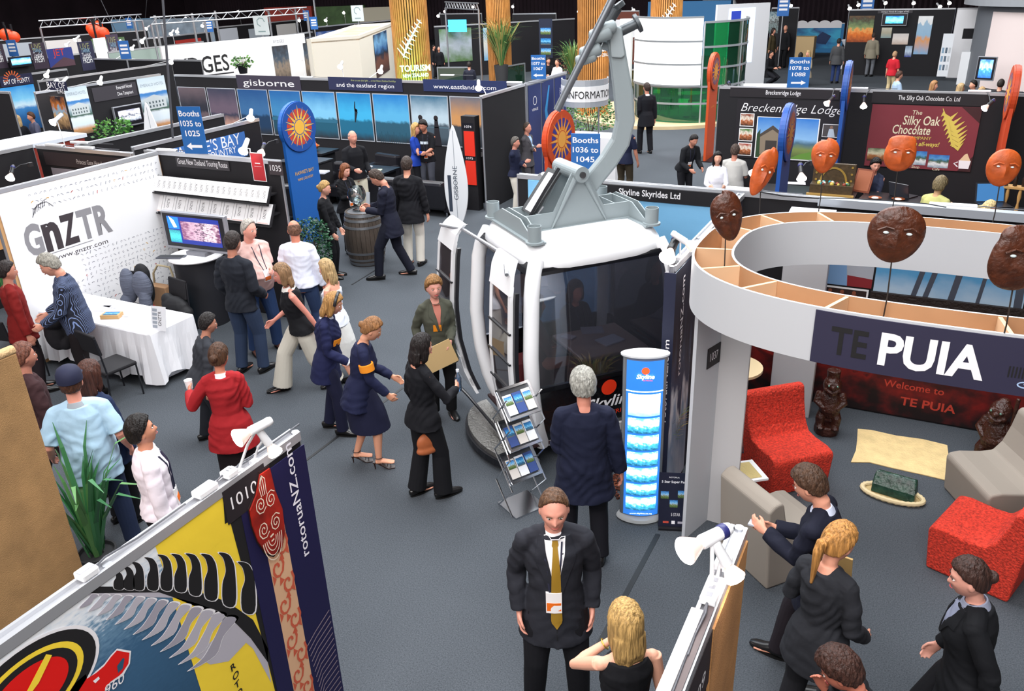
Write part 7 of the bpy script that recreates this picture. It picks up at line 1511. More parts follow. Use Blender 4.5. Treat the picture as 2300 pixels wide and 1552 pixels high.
q=F(1800,130,0);one(MB().bx(-.6,.6,-.4,.4,0,1.05,M('#e0bf8c',.6)),'tan_counter','plain tan box counter in front of the teal mural','counter',loc=(q.x,q.y,0),bevel=.02)
q=F(1750,192,.78);t=thing('work_table','white draped table at the booths 1078 board','table',(q.x,q.y,0),R(10));MB().bx(-1.2,.9,-.5,.5,0,.78,CLW).build('draped_top',t);
# clusters of orange lanterns
def lanterns(px,py,pts,lb):
    for i,(dx,dy,s)in enumerate(pts):
        q=F(px+dx,py+dy,2.9);MBl=MB();MBl.sph((0,0,0),(.36*s,.36*s,.32*s),M('#e8481c',.5,0,.15),16);MBl.cyl((0,0,.25*s),.05,.3,BLKG,8);one(MBl,'paper_lantern',f'round orange lantern, {["highest", "left", "right", "lowest", "outer"][i]} of the {lb} cluster','lantern','round orange lanterns',smooth=True,loc=q)
    q=F(px,py+8,2.9);g=MB();g.lathe([(.04,0),(.04,3.4)],BLKG,8);q=Vector((q.x,q.y,0));[g.tube([(0,0,3.3),F(px+dx,py+dy,2.9)-q+Vector((0,0,.25))],.02,BLKG,6)for dx,dy,s in pts];one(g,'lantern_pole',f'dark pole carrying the {lb} lanterns','pole',loc=(q.x,q.y,0))
lanterns(18,80,[(-4,-2,.8),(12,3,.7)],'left edge');lanterns(214,68,[(4,-10,.75),(-6,-4,.8),(2,3,.9),(16,6,.75)],'upper left')
# light truss and far rows
for k,(a,b,n)in enumerate([((90,62),(320,46),'left'),((1000,18),(1075,22),'middle'),((340,55),(690,30),'long thin')]):
    A,B=F(*a,3.2),F(*b,3.2);g=MB()
    for dz in(0,.25):g.tube([A+Vector((0,0,dz)),B+Vector((0,0,dz))],.03,ALU,6)
    for i in range(24):f=i/24;p=A.lerp(B,f);q=A.lerp(B,(i+1)/24);g.tube([p+Vector((0,0,.25*(i%2))),q+Vector((0,0,.25*((i+1)%2)))],.015,ALU,5)
    t=thing('light_truss',f'{n} aluminium lighting truss above the farthest stands','truss');g.build('lattice',t)
    for p in(A,B):MB().lathe([(.04,0),(.04,p.z)],ALU,8,Matrix.Translation((p.x,p.y,0))).build('upright',t)
rows=[((-20,92),(330,68),'farthest left row'),((300,90),(470,72),'row behind the pale green stand'),((480,62),(700,42),'row behind the white resort wall'),((560,90),(700,72),'row in front of the cream cabin'),((700,62),(880,45),'far row above the cream cabin'),((975,60),(1290,42),'far row behind the slat columns')]
random.seed(21)
for i,(a,b,lb)in enumerate(rows):
    A,B=F(*a,2.35),F(*b,2.35);t=thing('stand_row',f'long dark {lb} of exhibition stands','partition');d=B-A;L=d.length;t.matrix_world=Matrix.Translation((A.x,A.y,0))@Matrix.Rotation(math.atan2(d.y,d.x),4,'Z');MB().bx(0,L,-.03,.03,0,2.32,BLK).build('panel',t);MB().bx(0,L,-.06,.06,2.32,2.38,RAIL).build('top_rail',t)
    T_=frame((A.x,A.y,0),math.degrees(math.atan2(d.y,d.x)))@Matrix.Translation((0,0,.05));n=int(L/2.2);CC=['#c8ccd4','#7fb0d0','#a83028','#5a7a4a','#d8d4c8','#3a5a9a','#b0b8c0','#e4e0dc'];nm=['white','pale blue','brick red','green leafy','cream','blue','grey','off-white']
    for k in range(n):
        if random.random()<.8:
            c=random.randrange(8);w_=random.uniform(1.0,1.9);g=MB();g.rect(0,0,w_,1.5,ramp_mat('far%d'%c,[(0,CC[c]),(.5,CC[(c+3)%8]if c in(1,3,5)else CC[c]),(1,CC[c])],'V',4,.4),1);g.bx(0,w_,0,1.5,-.02,0,BLK);o=g.build('far_poster');o.matrix_world=T_@Matrix.Translation((k*2.2+.2,.6+random.uniform(0,.15),0));tag(o,f'{nm[c]} poster, {["first","second","third","fourth","fifth","sixth","seventh","eighth","ninth","tenth"][min(9,k)]} from the left in the {lb}','poster','distant posters')
for i,(x,y,x2,y2,lb)in enumerate([(303,45,312,95,'leftmost'),(345,35,360,100,'tallest'),(357,48,372,98,'short'),(438,28,442,92,'middle'),(462,40,466,85,'thin'),(480,18,492,80,'white'),(606,30,609,68,'grey'),(660,22,668,58,'silver'),(702,5,712,60,'rightmost')]):
    q=F(x2,y2,2.35);h=2.35+(y2-y)/52*(.9 if i<6 else 1.2);g=MB();g.lathe([(.05,0),(.05,h)],ALU,8);one(g,'steel_pole',f'{lb} bare steel pole rising above the far left stands','pole','bare steel poles',loc=(q.x,q.y,0))
for i,(x,y,lb)in enumerate([(290,52,'left of the bare poles'),(470,58,'right of the bare poles'),(28,108,'at the far left by the lanterns'),(688,35,'by the white square sign'),(705,52,'below the far sign by the leafy print'),(1760,14,'at the top edge right of the projection'),(1948,14,'at the top edge above the food poster'),(280,112,'beside the rightmost think fresh banner')]):
    q=F(x,y,2.75);g=MB(frame((0,0,0),25 if x<1000 else 0));k=.85 if x<1000 else 1.3;g.bx(-.2*k,.2*k,-.32*k,.32*k,0,.02,M('#2a68b0',.5));g.bx(-.02,.02,-2.75,-.3*k,-.02,0,ALU);[g.rect(-.14*k,.12*k-.13*k*j,.14*k,.19*k-.13*k*j,WH1,18)for j in range(3)];one(g,'direction_board',f'small distant blue booth board {lb}','sign','distant blue booth boards',loc=q)
for i,(x,y,lb)in enumerate([(587,57,'left'),(803,30,'right')]):
    q=F(x,y,3.0);g=MB(frame((0,0,0),20));g.bx(-.3,.3,-.36,.36,0,.02,M('#d4dcdc',.5));g.bx(-.02,.02,-3.0,-.35,-.03,0,ALU);g.stroke([(.16*math.cos(a),.12+.16*math.sin(a))for a in[.9*j for j in range(6)]],.04,M('#8aa0a0',.5),18);g.rect(-.15,-.25,.15,-.2,M('#8aa0a0',.5),18);one(g,'square_sign',f'{lb} white square sign with a ring mark above the far stands','sign',loc=q)
q=F(900,30,2.8)
for i,(x,y,w_,h_,c,lb)in enumerate([(650,50,3.2,1.2,'#a83428','brick red hut wall far behind the white resort wall'),(765,45,3.4,1.1,'#4a6a3a','leafy green print wall above the cream cabin'),(850,42,2.6,.9,'#d8d0b8','cream far wall with two small pictures'),(300,75,2.5,1.0,'#7fa8c8','pale blue far wall behind the poles'),(400,75,4.5,1.0,'#8a9aa8','grey blue lit wall behind the bare poles'),(1165,15,3.2,.8,'#e6e8ea','white motorhome front at the top edge'),(1400,18,2.4,.7,'#ece8ea','white rounded tent top behind the brown wall'),(1610,24,2.2,.8,'#f0f0f2','white domed roof beside the projection wall'),(1545,38,4.6,1.0,'#3f86c0','blue sky banner behind the white curved panel')]):
    q=F(x,y,2.0);g=MB(frame((0,0,0),25 if x<1000 else 0));g.bx(-w_/2,w_/2,-2.0,h_*.8,-.5,0,M(c,.6,var=.3 if i in(1,4)else 0,vscale=2),);one(g,'far_wall',lb,'stand wall',loc=q,bevel=.3 if i in(5,6,7)else 0)
# small lamps of the distant rails
random.seed(4)
LP_=[(30,100,'near the left lanterns'),(150,100,'left of the middle banner'),(170,88,'above the middle banner'),(268,98,'by the rightmost purple banner'),(297,108,'right of the rightmost purple banner'),(320,92,'left of the pale green stand'),(330,63,'behind the leftmost pole'),(385,75,'behind the pale green stand'),(398,70,'right above the pale green stand'),(412,52,'between the poles'),(418,40,'high between the poles'),(455,57,'beside the thin pole'),(535,25,'highest at the far left'),(385,138,'on the rail before the pale green stand'),(622,30,'above the brick red hut'),(668,18,'high above the brick red hut'),(672,45,'left of the leafy print'),(732,45,'below the leafy print'),(772,28,'beside the square sign'),(675,128,'glaring beside the man in white'),(765,148,'glaring below the cream cabin'),(855,158,'black armed below the night photo'),(1000,25,'on the middle truss'),(1062,15,'at the truss end'),(985,35,'below the middle truss'),(1152,14,'above the spiky tree'),(1300,25,'left of the hanger top'),(1422,22,'on the brown wall'),(1485,52,'above the white curved panel'),(1776,12,'on the dark photo stand'),(1908,18,'left on the food poster stand'),(1928,10,'over the food poster'),(1988,6,'over the cyan television'),(2052,6,'over the roll-up banner'),(2110,14,'left on the white stand'),(2132,6,'over the white stand'),(118,190,'on the bay stand cross wall'),(140,185,'at the start of the hotel wall'),(225,183,'over the dark grey header'),(105,168,'on the rail left of the hotel stand'),(122,272,'glaring left of the left hotel poster'),(563,262,'glaring behind the blue sun sign'),(548,335,'at the end of the touring route rail'),(1075,195,'black armed over the eastland header')]
for i,(x,y,lb)in enumerate(LP_):
    z=2.5;tiny_lamp(f'small glowing spotlight {lb}',x,y,z,'distant clip-on spotlights',1.45 if(y<100)else 1.15 if y<200 else 1.1,(random.uniform(.1,.5),random.uniform(-.9,-.6),-.35))
for x,y,lb,d in((1860,230,'left of the black lodge wall gap',(-.4,-.6,-.5)),(1940,235,'at the left of the maroon banner',(.1,-.6,-.6)),(2215,240,'right of the maroon banner',(-.5,-.5,-.5)),(1640,200,'over the lodge stand corner',(.3,-.5,-.6)),(1800,395,'over the black lodge table',(.2,-.6,-.5)),(1695,385,'glaring by the tilted orange mask',(-.2,-.7,-.4)),(1210,425,'hanging by the blue drape corner',(.1,-.5,-.7)),(588,340,'beside the red notice',(.3,-.7,-.4)),(24,395,'glaring before the tan panel',(.4,-.6,-.5))):
    q=F(x,y,2.2);spotlight(f'spotlight {lb}',q,d,1.0,3 if y>300 else 4,body=M('#2a2a2e',.4),arm=(.05,.3,.12),group='black armed spotlights')
for i,(x,y,lb)in enumerate([(1150,188,'over the eastland header'),(1005,170,'left of the eastland header'),(722,168,'between the purple and navy headers'),(360,343,'on the touring route rail'),(245,322,'on the rail before the green plant'),(115,330,'above the Princes Gate header'),(1925,202,'between lodge and chocolate headers'),(2200,212,'right on the chocolate wall rail'),(175,322,'red tipped at the Princes Gate header')]):
    socket(f'white power box {lb}',F(x,y,2.36),.1,.36)
# hanging wires from the roof
for i,(x,y,x2,y2,lb)in enumerate([(222,-10,262,75,'slanting'),(365,-10,388,310,'long upright'),(330,-5,325,55,'short')]):
    A,B=F(x2,y2,2.4),None;d=ray(x,y);k=(Vector((A.x,A.y,0)).length)/Vector((d.x,d.y,0)).length;B=EYE+d*k;B2=A+(B-A)*2.2;g=MB();g.tube([A,B2],.018,M('#4a4a50',.5),6);one(g,'suspension_wire',f'{lb} suspension wire dropping from the roof at the upper left','wire')
# ================================================================ people
def solve_h(at,py):
    lo,hi=.6,2.4
    for _ in range(30):
        m=(lo+hi)/2
        if project((at[0],at[1],m))[1]>py:lo=m
        else:hi=m
    return lo
def who(label,head=None,foot=None,h=None,rel=0,**k):
    if foot:at=F(*foot,0);h=h or min(2.05,solve_h(at,head[1]))
    else:at=F(*head,h)
    a=math.degrees(math.atan2(-at.y,-at.x))+rel
    if not foot:d_=math.sin(R(k.get('lean',0)))*.7;at=at-Vector((math.cos(R(a)),math.sin(R(a)),0))*d_
    s=k.pop('seat',None)
    if s:k['sit']=.50;h=h/(1.8-.945+.50)*1.8
    return person(label,(at.x,at.y),a,h,**k)
def held(P,name,label,cat,side,mb,off=(0,0,0),rot=(0,0,0)):
    sh,el,wr=P['arms'][side];d=(wr-el).normalized();r=P['root'];m=Matrix.Translation(r.location)@Matrix.Rotation(r.rotation_euler[2],4,'Z')@Matrix.Scale(r.scale[0],4)
    o=mb.build(name,smooth=False);o.location=m@(wr+d*.09+Vector(off));o.rotation_euler=(R(rot[0]),R(rot[1]),R(rot[2])+r.rotation_euler[2]);return tag(o,label,cat)
FWD=lambda x=.14,y=.34,z=1.12:((x,y,z),(-x,y,z))
def suit(c,hem=-.20,**k):return dict(col=c,hem=hem,**k)
def tee(c,**k):d=dict(col=c,inf=.016,hem=-.10,sleeve=.42,flare=.02,kind='shirt');d.update(k);return d
def shirt(c,**k):d=dict(col=c,inf=.017,hem=-.04,sleeve=1.,flare=.01,kind='shirt',neck=.545);d.update(k);return d
def st_mat(c1,c2,sc=60):
    m=bpy.data.materials.new('striped_cloth');m.use_nodes=True;nt=m.node_tree;b=nt.nodes['Principled BSDF'];b.inputs['Roughness'].default_value=.85;tc=nt.nodes.new('ShaderNodeTexCoord');w_=nt.nodes.new('ShaderNodeTexWave');w_.inputs['Scale'].default_value=sc;w_.inputs['Distortion'].default_value=0;nt.links.new(tc.outputs['Object'],w_.inputs[0]);r=nt.nodes.new('ShaderNodeValToRGB');r.color_ramp.elements[0].position=.84;r.color_ramp.elements[1].position=.97;r.color_ramp.elements[0].color=(*lin(c1),1);r.color_ramp.elements[1].color=(*lin(c2),1);nt.links.new(w_.outputs[0],r.inputs[0]);nt.links.new(r.outputs[0],b.inputs['Base Color']);return m
# near -----------------------------------------------------------------
def e1(P):lapels(P,'#24252c',.10,tie='#9c7824',tz=-.08,vw=.062);collar(P,'#f4f2f4',.060,.035);badge(P,.015,.10,s=1.05);dress_line(P)
who('man in charcoal suit with gold tie and badge looking down, hands in pockets',(1242,1078),None,1.85,3,vox=.0055,sk='#c68a76',hair=('receding','#5a3f2c',.010),headrot=(0,7,0),feet=((.15,.02),(-.15,.04)),hands=((.225,.05,.90),(-.225,.05,.90)),top=suit('#26272e',-.24,inf=.02,flare=.035),bottom=dict(col='#15151a',inf=.02),extra=e1)
def e2(P):
    g=MB();sh,el,wr=P['arms'][1];d=(wr-el).normalized();p=wr-d*.03;u=d.orthogonal().normalized();v=d.cross(u);g.tube([p+(u*math.cos(a)+v*math.sin(a))*.034 for a in[2*PI*i/16 for i in range(16)]],.004,M('#e0c050',.3,.8),6,closed=True);g.build('bracelet',P['root'],True)
who('blonde woman in sleeveless black top seen from behind, hand at her chin',(1412,1362),None,1.66,198,vox=.0055,sex='f',sk='#d09a80',hair=('long','#b8935a',.020,.11),headrot=(8,2,0),hands=((.22,.10,.90),(-.05,.20,1.37,(-1,-.1,-.6),(0,.2,1),70)),top=dict(col='#141418',sleeve=-1,hem=-.16,inf=.012,kind='vest',neck=.50),bottom=dict(col='#141418',inf=.016),extra=e2)
def e3(P):collar(P,'#8e93a6',.066,.05);lapels(P,'#111216',.30,shirt='#7d8296',vw=.055)
who('dark-haired woman in black coat with grey collar walking left at the lower right',(2218,1243),None,1.69,-78,vox=.006,sex='f',sk='#c08a78',hair=('up','#3a2620',.016),headrot=(0,8,0),lean=6,feet=((.10,.26),(-.10,-.20)),hands=((.24,.16,.92),(-.24,-.06,.90)),top=suit('#121317',-.34,flare=.07,inf=.024),bottom=dict(col='#141418',inf=.02),extra=e3)
P4=who('woman with long ginger blonde ponytail in dark jacket holding a tan envelope',(1874,1176),None,1.70,150,vox=.0065,sex='f',hair=('up','#b07c42',.018,.20),headrot=(-12,10,0),feet=((.10,.16),(-.10,-.12)),hands=((.20,.20,.96),(-.20,.26,1.16)),top=suit('#26272c',-.24),bottom=dict(col='#1c1c20',inf=.02))
held(P4,'envelope','tan envelope held by the ginger blonde woman','envelope',1,MB().bx(-.12,.12,-.006,.006,-.08,.16,M('#c8a468',.7)),(0,.03,.0),(20,0,20))
P5=who('brown-haired person in navy suit looking at their hands beside the taupe chair',(1852,1037),None,1.76,-100,vox=.0065,hair=('short','#4a3426',.020),headrot=(0,22,0),lean=5,feet=((.10,.22),(-.12,-.22)),hands=((.08,.34,1.16),(-.06,.36,1.20)),top=suit('#191b2a',-.22),bottom=dict(col='#262026',inf=.018),extra=lambda P:(collar(P,'#cfd6ea',.064,.035)))
held(P5,'phone','small silver phone in the hands of the navy-suited person','phone',0,MB().bx(-.03,.03,-.05,.05,0,.012,M('#b8bcc8',.3)),(-.05,.02,.02))
who('dark-clothed brown-haired person cut by the bottom edge, hand raised to the face',(1930,1455),None,1.62,-85,vox=.0065,sex='f',sk='#b8705a',hair=('short','#3e2720',.026),headrot=(0,25,0),lean=8,hands=((.10,.24,1.36),(-.24,.10,.95)),top=suit('#15161a'),bottom=dict(col='#141418'))
who('grey-haired man in dark navy jacket seen from behind before the cabin window',(1313,838),None,1.80,184,vox=.006,hair=('short','#9a9890',.024),sk='#b87a66',fat=1.25,headrot=(8,6,0),feet=((.14,.02),(-.13,.10)),hands=((.30,.06,.86),(-.12,.30,1.12)),top=suit('#171b30',-.26,inf=.030,flare=.05),bottom=dict(col='#15151c',inf=.022))
P8=who('black-clothed woman with tied black hair holding a clear water bottle',(925,748),(965,1112),None,118,vox=.0065,sex='f',hair=('bob','#1c1514',.014,.05),headrot=(-10,8,0),feet=((.11,.10),(-.10,-.08)),hands=((.12,.32,1.16,(1,-.5,-.6),(-1,0,0),70),(-.24,.10,.90)),top=suit('#131318',-.10,inf=.014),bottom=dict(col='#131317',inf=.018,flare=.03))
g=MB();g.lathe([(.0,0),(.032,.004),(.033,.12),(.028,.15),(.013,.185),(.013,.20)],glass_mat('blue_bottle','#a8c8e8',.6,.85),18);g.lathe([(.015,.198),(.015,.222),(0,.222)],M('#e8eef8',.4),14);held(P8,'water_bottle','clear blue-tinted water bottle held by the black-clothed woman','bottle',0,g,(-.03,.02,-.08))
blob('shoulder_bag','tan leather bag hanging at the hip of the black-clothed woman','bag',tuple(F(962,1000,.62)[:2])+(.56,),[((0,0,.1),(.12,.05,.10)),((.0,.0,.02),(.13,.06,.05))],M('#a85a30',.6),rz=R(60))
P9=who('woman in olive jacket with short fair hair carrying a tan folder by the cabin door',(968,612),None,1.70,12,vox=.008,sex='f',sk='#c08878',hair=('short','#8a6238',.024),feet=((.10,.05),(-.10,.10)),hands=((.22,.14,.95),(-.10,.30,1.05)),top=suit('#4a4b40',-.24),bottom=dict(col='#141416'),extra=lambda P:(lapels(P,'#4a4b40',.22,shirt='#b06a5a',vw=.045),P['lay']('name_tag',[(-.02,.07,.30),(-.02,.07,.22)],M('#f0901c',.5),.008,.004,nc=1,sub=1)))
held(P9,'folder','tan cardboard folder under the arm of the olive-jacketed woman','folder',1,MB().bx(-.02,.34,-.012,.012,-.16,.10,M('#b89a6a',.7)),(.0,.03,.0),(12,18,0))
def e10(P):
    sh,el,wr=P['arms'][0];g=MB();d=(el-sh).normalized();g.tube([sh.lerp(el,.35),sh.lerp(el,.62)],.080,M('#f0901c',.6),14);g.build('orange_armband',P['root'],True)
who('woman in navy skirt suit and strappy high heels striding right',(785,715),(820,1045),None,84,vox=.0065,sex='f',sk='#c28a6e',hair=('up','#8a5f3a',.018),headrot=(0,20,0),lean=12,feet=((.10,.17),(-.08,-.08)),hands=((.16,.34,.92),(-.10,.40,1.0)),top=suit('#1b1f3c',-.20,flare=.04),bottom=dict(col='#1c1e36',kind='skirt',len=.50,flare=.02),shoe='heels',extra=e10)
def e11(P):
    H=P['H'];g=MB(H);g.tube([(.098*math.cos(a),.03-.01*math.sin(a),.02+.125*math.sin(a))for a in[PI*i/14 for i in range(15)]],(.010,.016),BLKG,8);g.build('headband',P['root'],True);collar(P,'#e4e8f6',.062,.04);sh,el,wr=P['arms'][0];g=MB();g.tube([el.lerp(wr,.86),el.lerp(wr,1.05)],.043,M('#f0f2fa',.7),14);g.build('white_cuff',P['root'],True)
    P['lay']('name_tag',[(.03,.12,.30),(.03,.12,.23)],M('#f0901c',.5),.008,.004,nc=1,sub=1)
who('woman in navy uniform with black headband and white cuff behind the high-heeled woman',(737,650),(757,968),None,74,vox=.007,sex='f',sk='#c28a72',hair=('bob','#a87c48',.018,.05),headrot=(0,18,0),lean=8,feet=((.10,.10),(-.10,-.10)),hands=((.16,.28,.98),(-.2,.1,.9)),top=suit('#1d2144',-.22),bottom=dict(col='#1a1c34',inf=.02),extra=e11)
who('blonde woman with bare shoulders in white top walking left past the barrel',(763,578),(772,850),None,-115,vox=.008,sex='f',sk='#c99078',hair=('long','#b39468',.020,.10),headrot=(0,6,0),feet=((.10,.18),(-.10,-.18)),hands=((.24,.05,.88),(-.24,.12,.9)),top=dict(col='#e4e6f0',sleeve=-1,hem=-.08,inf=.012,kind='vest',neck=.42),bottom=dict(col='#d8d6d2',kind='skirt',len=.62,flare=.05))
who('woman in black waistcoat and wide cream trousers rushing left',(657,572),(700,870),None,-80,vox=.008,sex='f',sk='#b87868',hair=('bob','#8a6a4c',.020,.06),lean=10,feet=((.10,.34),(-.10,-.30)),hands=((.20,.30,1.0),(-.22,-.16,.92)),top=dict(col='#16161a',sleeve=-1,hem=-.06,inf=.018,kind='vest',neck=.50),bottom=dict(col='#c9c3b6',inf=.026,flare=.05),extra=lambda P:collar(P,'#e6e2dc',.068,.04))
who('heavy grey-haired man in pink polo shirt and jeans with a badge',(575,487),(598,785),None,22,vox=.007,sk='#cf8f7e',hair=('receding','#a8a098',.012),headrot=(22,6,0),fat=1.6,feet=((.16,.02),(-.15,.06)),hands=((.24,.06,.90),(-.10,.34,1.16)),top=tee('#dcb4ac',hem=-.08,inf=.022,flare=.0),bottom=dict(col='#2a3f66',inf=.024),shoe='#5a2c1c',extra=lambda P:(collar(P,'#dcb4ac',.066,.03),badge(P,-.04,.16)))
who('close-cropped man in white shirt seen from behind beside the pink polo man',(657,493),None,1.80,160,vox=.008,sk='#b8735c',hair=('bald','#6a4a3a',.006),headrot=(20,6,0),feet=((.13,.02),(-.13,.0)),hands=((.26,.08,.88),(-.24,.12,.9)),fat=1.15,top=shirt('#e6e8f6',inf=.024),bottom=dict(col='#2a3a5a',inf=.02),extra=lambda P:collar(P,'#e6e8f6',.066,.035))
who('dark-haired man in black zip jacket and jeans with his back to the aisle',(515,520),(568,836),None,140,vox=.007,sk='#a8705a',hair=('short','#2a211e',.014),headrot=(-5,6,0),feet=((.13,.06),(-.13,-.02)),hands=((.20,.20,.98),(-.2,.16,.95)),top=suit('#20232b',-.10,inf=.028,flare=.0,neck=.55),bottom=dict(col='#2b3850',inf=.022))
who('crouched dark-haired man in dark grey top by the white table end',(468,695),None,1.52,95,vox=.008,sk='#a8745e',hair=('short','#211c1b',.018),lean=18,feet=((.12,.10),(-.12,-.08)),top=suit('#34363c',-.10),bottom=dict(col='#22242a'))
P18=who('woman in long red jacket with white collar seen from behind holding a white cup',(482,772),None,1.68,172,vox=.0065,sex='f',sk='#b07058',hair=('up','#4a3020',.016),headrot=(-22,4,0),feet=((.10,.0),(-.10,.0)),hands=((.14,.26,1.08),(-.36,.26,1.20)),top=suit('#9c1f24',-.26,inf=.026,flare=.035),bottom=dict(col='#1c1416',kind='skirt',len=.62,flare=.02),extra=lambda P:collar(P,'#ead9e0',.064,.04))
g=MB();g.lathe([(0,0),(.028,0),(.038,.09),(.035,.09),(.026,.01)],M('#f2f0f0',.5),16);held(P18,'paper_cup','white paper cup held out by the woman in the red jacket','cup',1,g,(0,.04,-.02))
P19=who('grey-haired man in dark striped shirt carrying a black jacket',(112,560),(216,880),None,-98,vox=.007,sk='#c48a74',hair=('short','#8f8a80',.020),headrot=(0,20,0),lean=4,fat=1.2,feet=((.12,.05),(-.12,-.05)),hands=((.16,.30,1.02),(-.16,.32,1.0)),top=shirt('#1c2440',mat=st_mat('#151828','#7f93c4',26),inf=.022,hem=-.14),bottom=dict(col='#1a1416',inf=.022),extra=lambda P:collar(P,'#1a1e34',.066,.04))
q=P19['root'].location;blob('jacket','black jacket hanging over the arm of the striped shirt man','jacket',(q.x-.36,q.y-.05,.55),[((0,0,.38),(.17,.16,.10)),((-.03,0,.2),(.14,.13,.22)),((.04,.04,.1),(.10,.1,.12))],M('#17141a',.8,bump=.5,bscale=10))
def e20(P):
    H=P['H'];g=MB(H);C=M('#191c38',.8);rings=[[(.094*k*math.cos(a),.110*k*math.sin(a)-.004,z)for a in[2*PI*i/28 for i in range(28)]]for k,z in((1.0,.022),(1.02,.05),(.98,.09),(.80,.125),(.45,.145),(.05,.150))];g.loft(rings,C);g.tube([(0,.06,.035),(0,.15,.030),(0,.185,.024)],[(.08,.01),(.075,.008),(.05,.006)],C,14,side=(1,0,0));g.build('cap',P['root'],True);collar(P,'#9aa0a6',.070,.035)
who('heavy man in light blue polo shirt and navy cap seen from behind',(147,828),None,1.80,172,vox=.006,sk='#c88874',hair=('short','#4a2c1e',.010),headrot=(-5,0,0),fat=1.45,feet=((.15,.0),(-.15,.06)),hands=((.30,.10,.94),(-.30,.12,.98)),top=tee('#a9c6da',hem=-.18,inf=.028,sleeve=.45,fold=1.2),bottom=dict(col='#1f2942',inf=.024),extra=e20)
def e21(P):
    l=P['lay'];collar(P,'#f0e4ea',.060,.035);l('tie',[(-.014,.014,.50),(-.018,.018,.47),(-.030,.030,.10),(-.002,.002,.04)],M('#20223c',.5),.004,.005);badge(P,.03,.10,s=.95)
who('young dark-haired man in white shirt and navy tie looking right',(306,930),None,1.74,88,vox=.0055,sk='#bd8064',hair=('short','#17110f',.018),headrot=(6,-10,0),hands=((.235,.04,.86),(-.235,.04,.86)),top=shirt('#ecdfe6',inf=.020,hem=-.02),bottom=dict(col='#17171c',inf=.020),extra=e21)
who('curly brown-haired person in navy beyond the man in the navy cap',(188,815),None,1.66,130,vox=.008,sex='f',hair=('long','#4a2a20',.028,.08),top=suit('#1e2a48'),bottom=dict(col='#17171c'))
who('person in dark brown jacket with an orange belt behind the woven screen',(36,765),None,1.76,100,vox=.008,sk='#a8705c',hair=('short','#6a3f30',.018),feet=((.12,.2),(-.12,-.2)),top=suit('#3a2426',-.08),bottom=dict(col='#241c20',inf=.02),extra=lambda P:P['lay']('orange_belt',[(-.16,.16,-.02),(-.16,.16,-.06)],M('#e04a1c',.6),.002,.004))
who('person in red top at the left picture edge beside the white banner',(2,585),None,1.72,90,vox=.009,sk='#a8705c',hair=('short','#241a18',.016),top=suit('#7a1a18'),bottom=dict(col='#241c20'))
# barrel group ---------------------------------------------------------
who('man in dark navy suit reading a card at the wine barrel',(882,366),(893,622),None,-104,vox=.008,sk='#bd826c',hair=('short','#3a2c24',.014),headrot=(0,30,0),lean=4,feet=((.12,-.20),(-.12,.26)),hands=((.08,.34,1.16),(-.08,.36,1.14)),top=suit('#191b2b',-.22),bottom=dict(col='#161825',inf=.02),extra=lambda P:(lapels(P,'#191b2b',.12,shirt='#c8d4ec'),badge(P,.06,.10)))
who('person in cream trousers and dark suit behind the navy-suited barrel man',None or(906,350),(932,596),None,160,vox=.010,hair=('short','#3a2e28',.014),top=suit('#17171c'),bottom=dict(col='#d9d3c8',inf=.02))
who('blonde woman in black standing right against the blue sun sign',(722,404),None,1.66,72,vox=.008,sex='f',sk='#c9917c',hair=('up','#b08a54',.016),headrot=(0,6,0),feet=((.1,.0),(-.1,.0)),hands=((.20,.16,.86),(-.10,.2,.9)),top=suit('#141418',-.08,inf=.014),bottom=dict(col='#131317'))
who('reddish-haired woman in black holding a phone behind the barrel',(768,364),None,1.66,28,vox=.008,sex='f',sk='#cb9480',hair=('bob','#7a4628',.018,.06),headrot=(14,12,0),hands=((.04,.32,1.20),(-.12,.32,1.16)),top=suit('#131317',-.10,inf=.014,sleeve=.8),bottom=dict(col='#131317'),extra=lambda P:badge(P,-.02,.08,s=.8))
who('bald man in black shirt and cream trousers in the beach photo stand',(797,290),(812,500),None,22,vox=.010,sk='#c08470',hair=('bald','#a8928a',.004),hands=((.14,.32,1.10),(-.2,.2,1.0)),top=suit('#15151a',-.06,inf=.02),bottom=dict(col='#cfc8b4',inf=.022))
who('woman with long fair curls in blue vest by the dark-figure photo',(930,276),None,1.66,55,vox=.010,sex='f',hair=('long','#c0985c',.026,.14),hands=FWD(.10,.34,1.10),top=suit('#1b3c9a',-.14),bottom=dict(col='#17171c'))
who('man in black printed T-shirt with a badge beside the fair curly woman',(952,265),None,1.76,-18,vox=.010,sk='#a8705a',hair=('short','#1c1615',.020),headrot=(-10,14,0),hands=FWD(.10,.34,1.10),top=tee('#15151a',sleeve=.5),bottom=dict(col='#4a4c56'),extra=lambda P:(badge(P,-.03,.05,s=.9),P['lay']('shirt_print',[(-.09,.09,.36),(-.09,.09,.30)],M('#d0dce4',.6),.003,.002)))
who('white-haired man in white shirt seated beyond the blue banner rail',(428,222),None,1.34,40,seat=1,vox=.014,sk='#c88a78',hair=('receding','#e0dcd8',.008),hands=FWD(.2,.3,1.0),top=shirt('#f2f0f2'),bottom=dict(col='#17171c'))
who('grey-haired man in navy sweater and cream trousers with folded arms',(1140,305),(1160,480),None,70,vox=.010,sk='#b87e6a',hair=('short','#5a544e',.012),hands=((-.08,.22,1.20),(.08,.24,1.16)),top=suit('#181d34',-.04,inf=.02,neck=.55),bottom=dict(col='#cfc9bd',inf=.03))
who('man in grey suit and blue shirt with folded arms beside the navy sweater man',(1157,273),(1186,440),None,62,vox=.010,sk='#b87e6a',hair=('receding','#4a3c34',.010),hands=((-.08,.22,1.20),(.08,.24,1.16)),top=suit('#4f4c50'),bottom=dict(col='#4f4c50'),extra=lambda P:lapels(P,'#4f4c50',.2,shirt='#a8c4e8'))
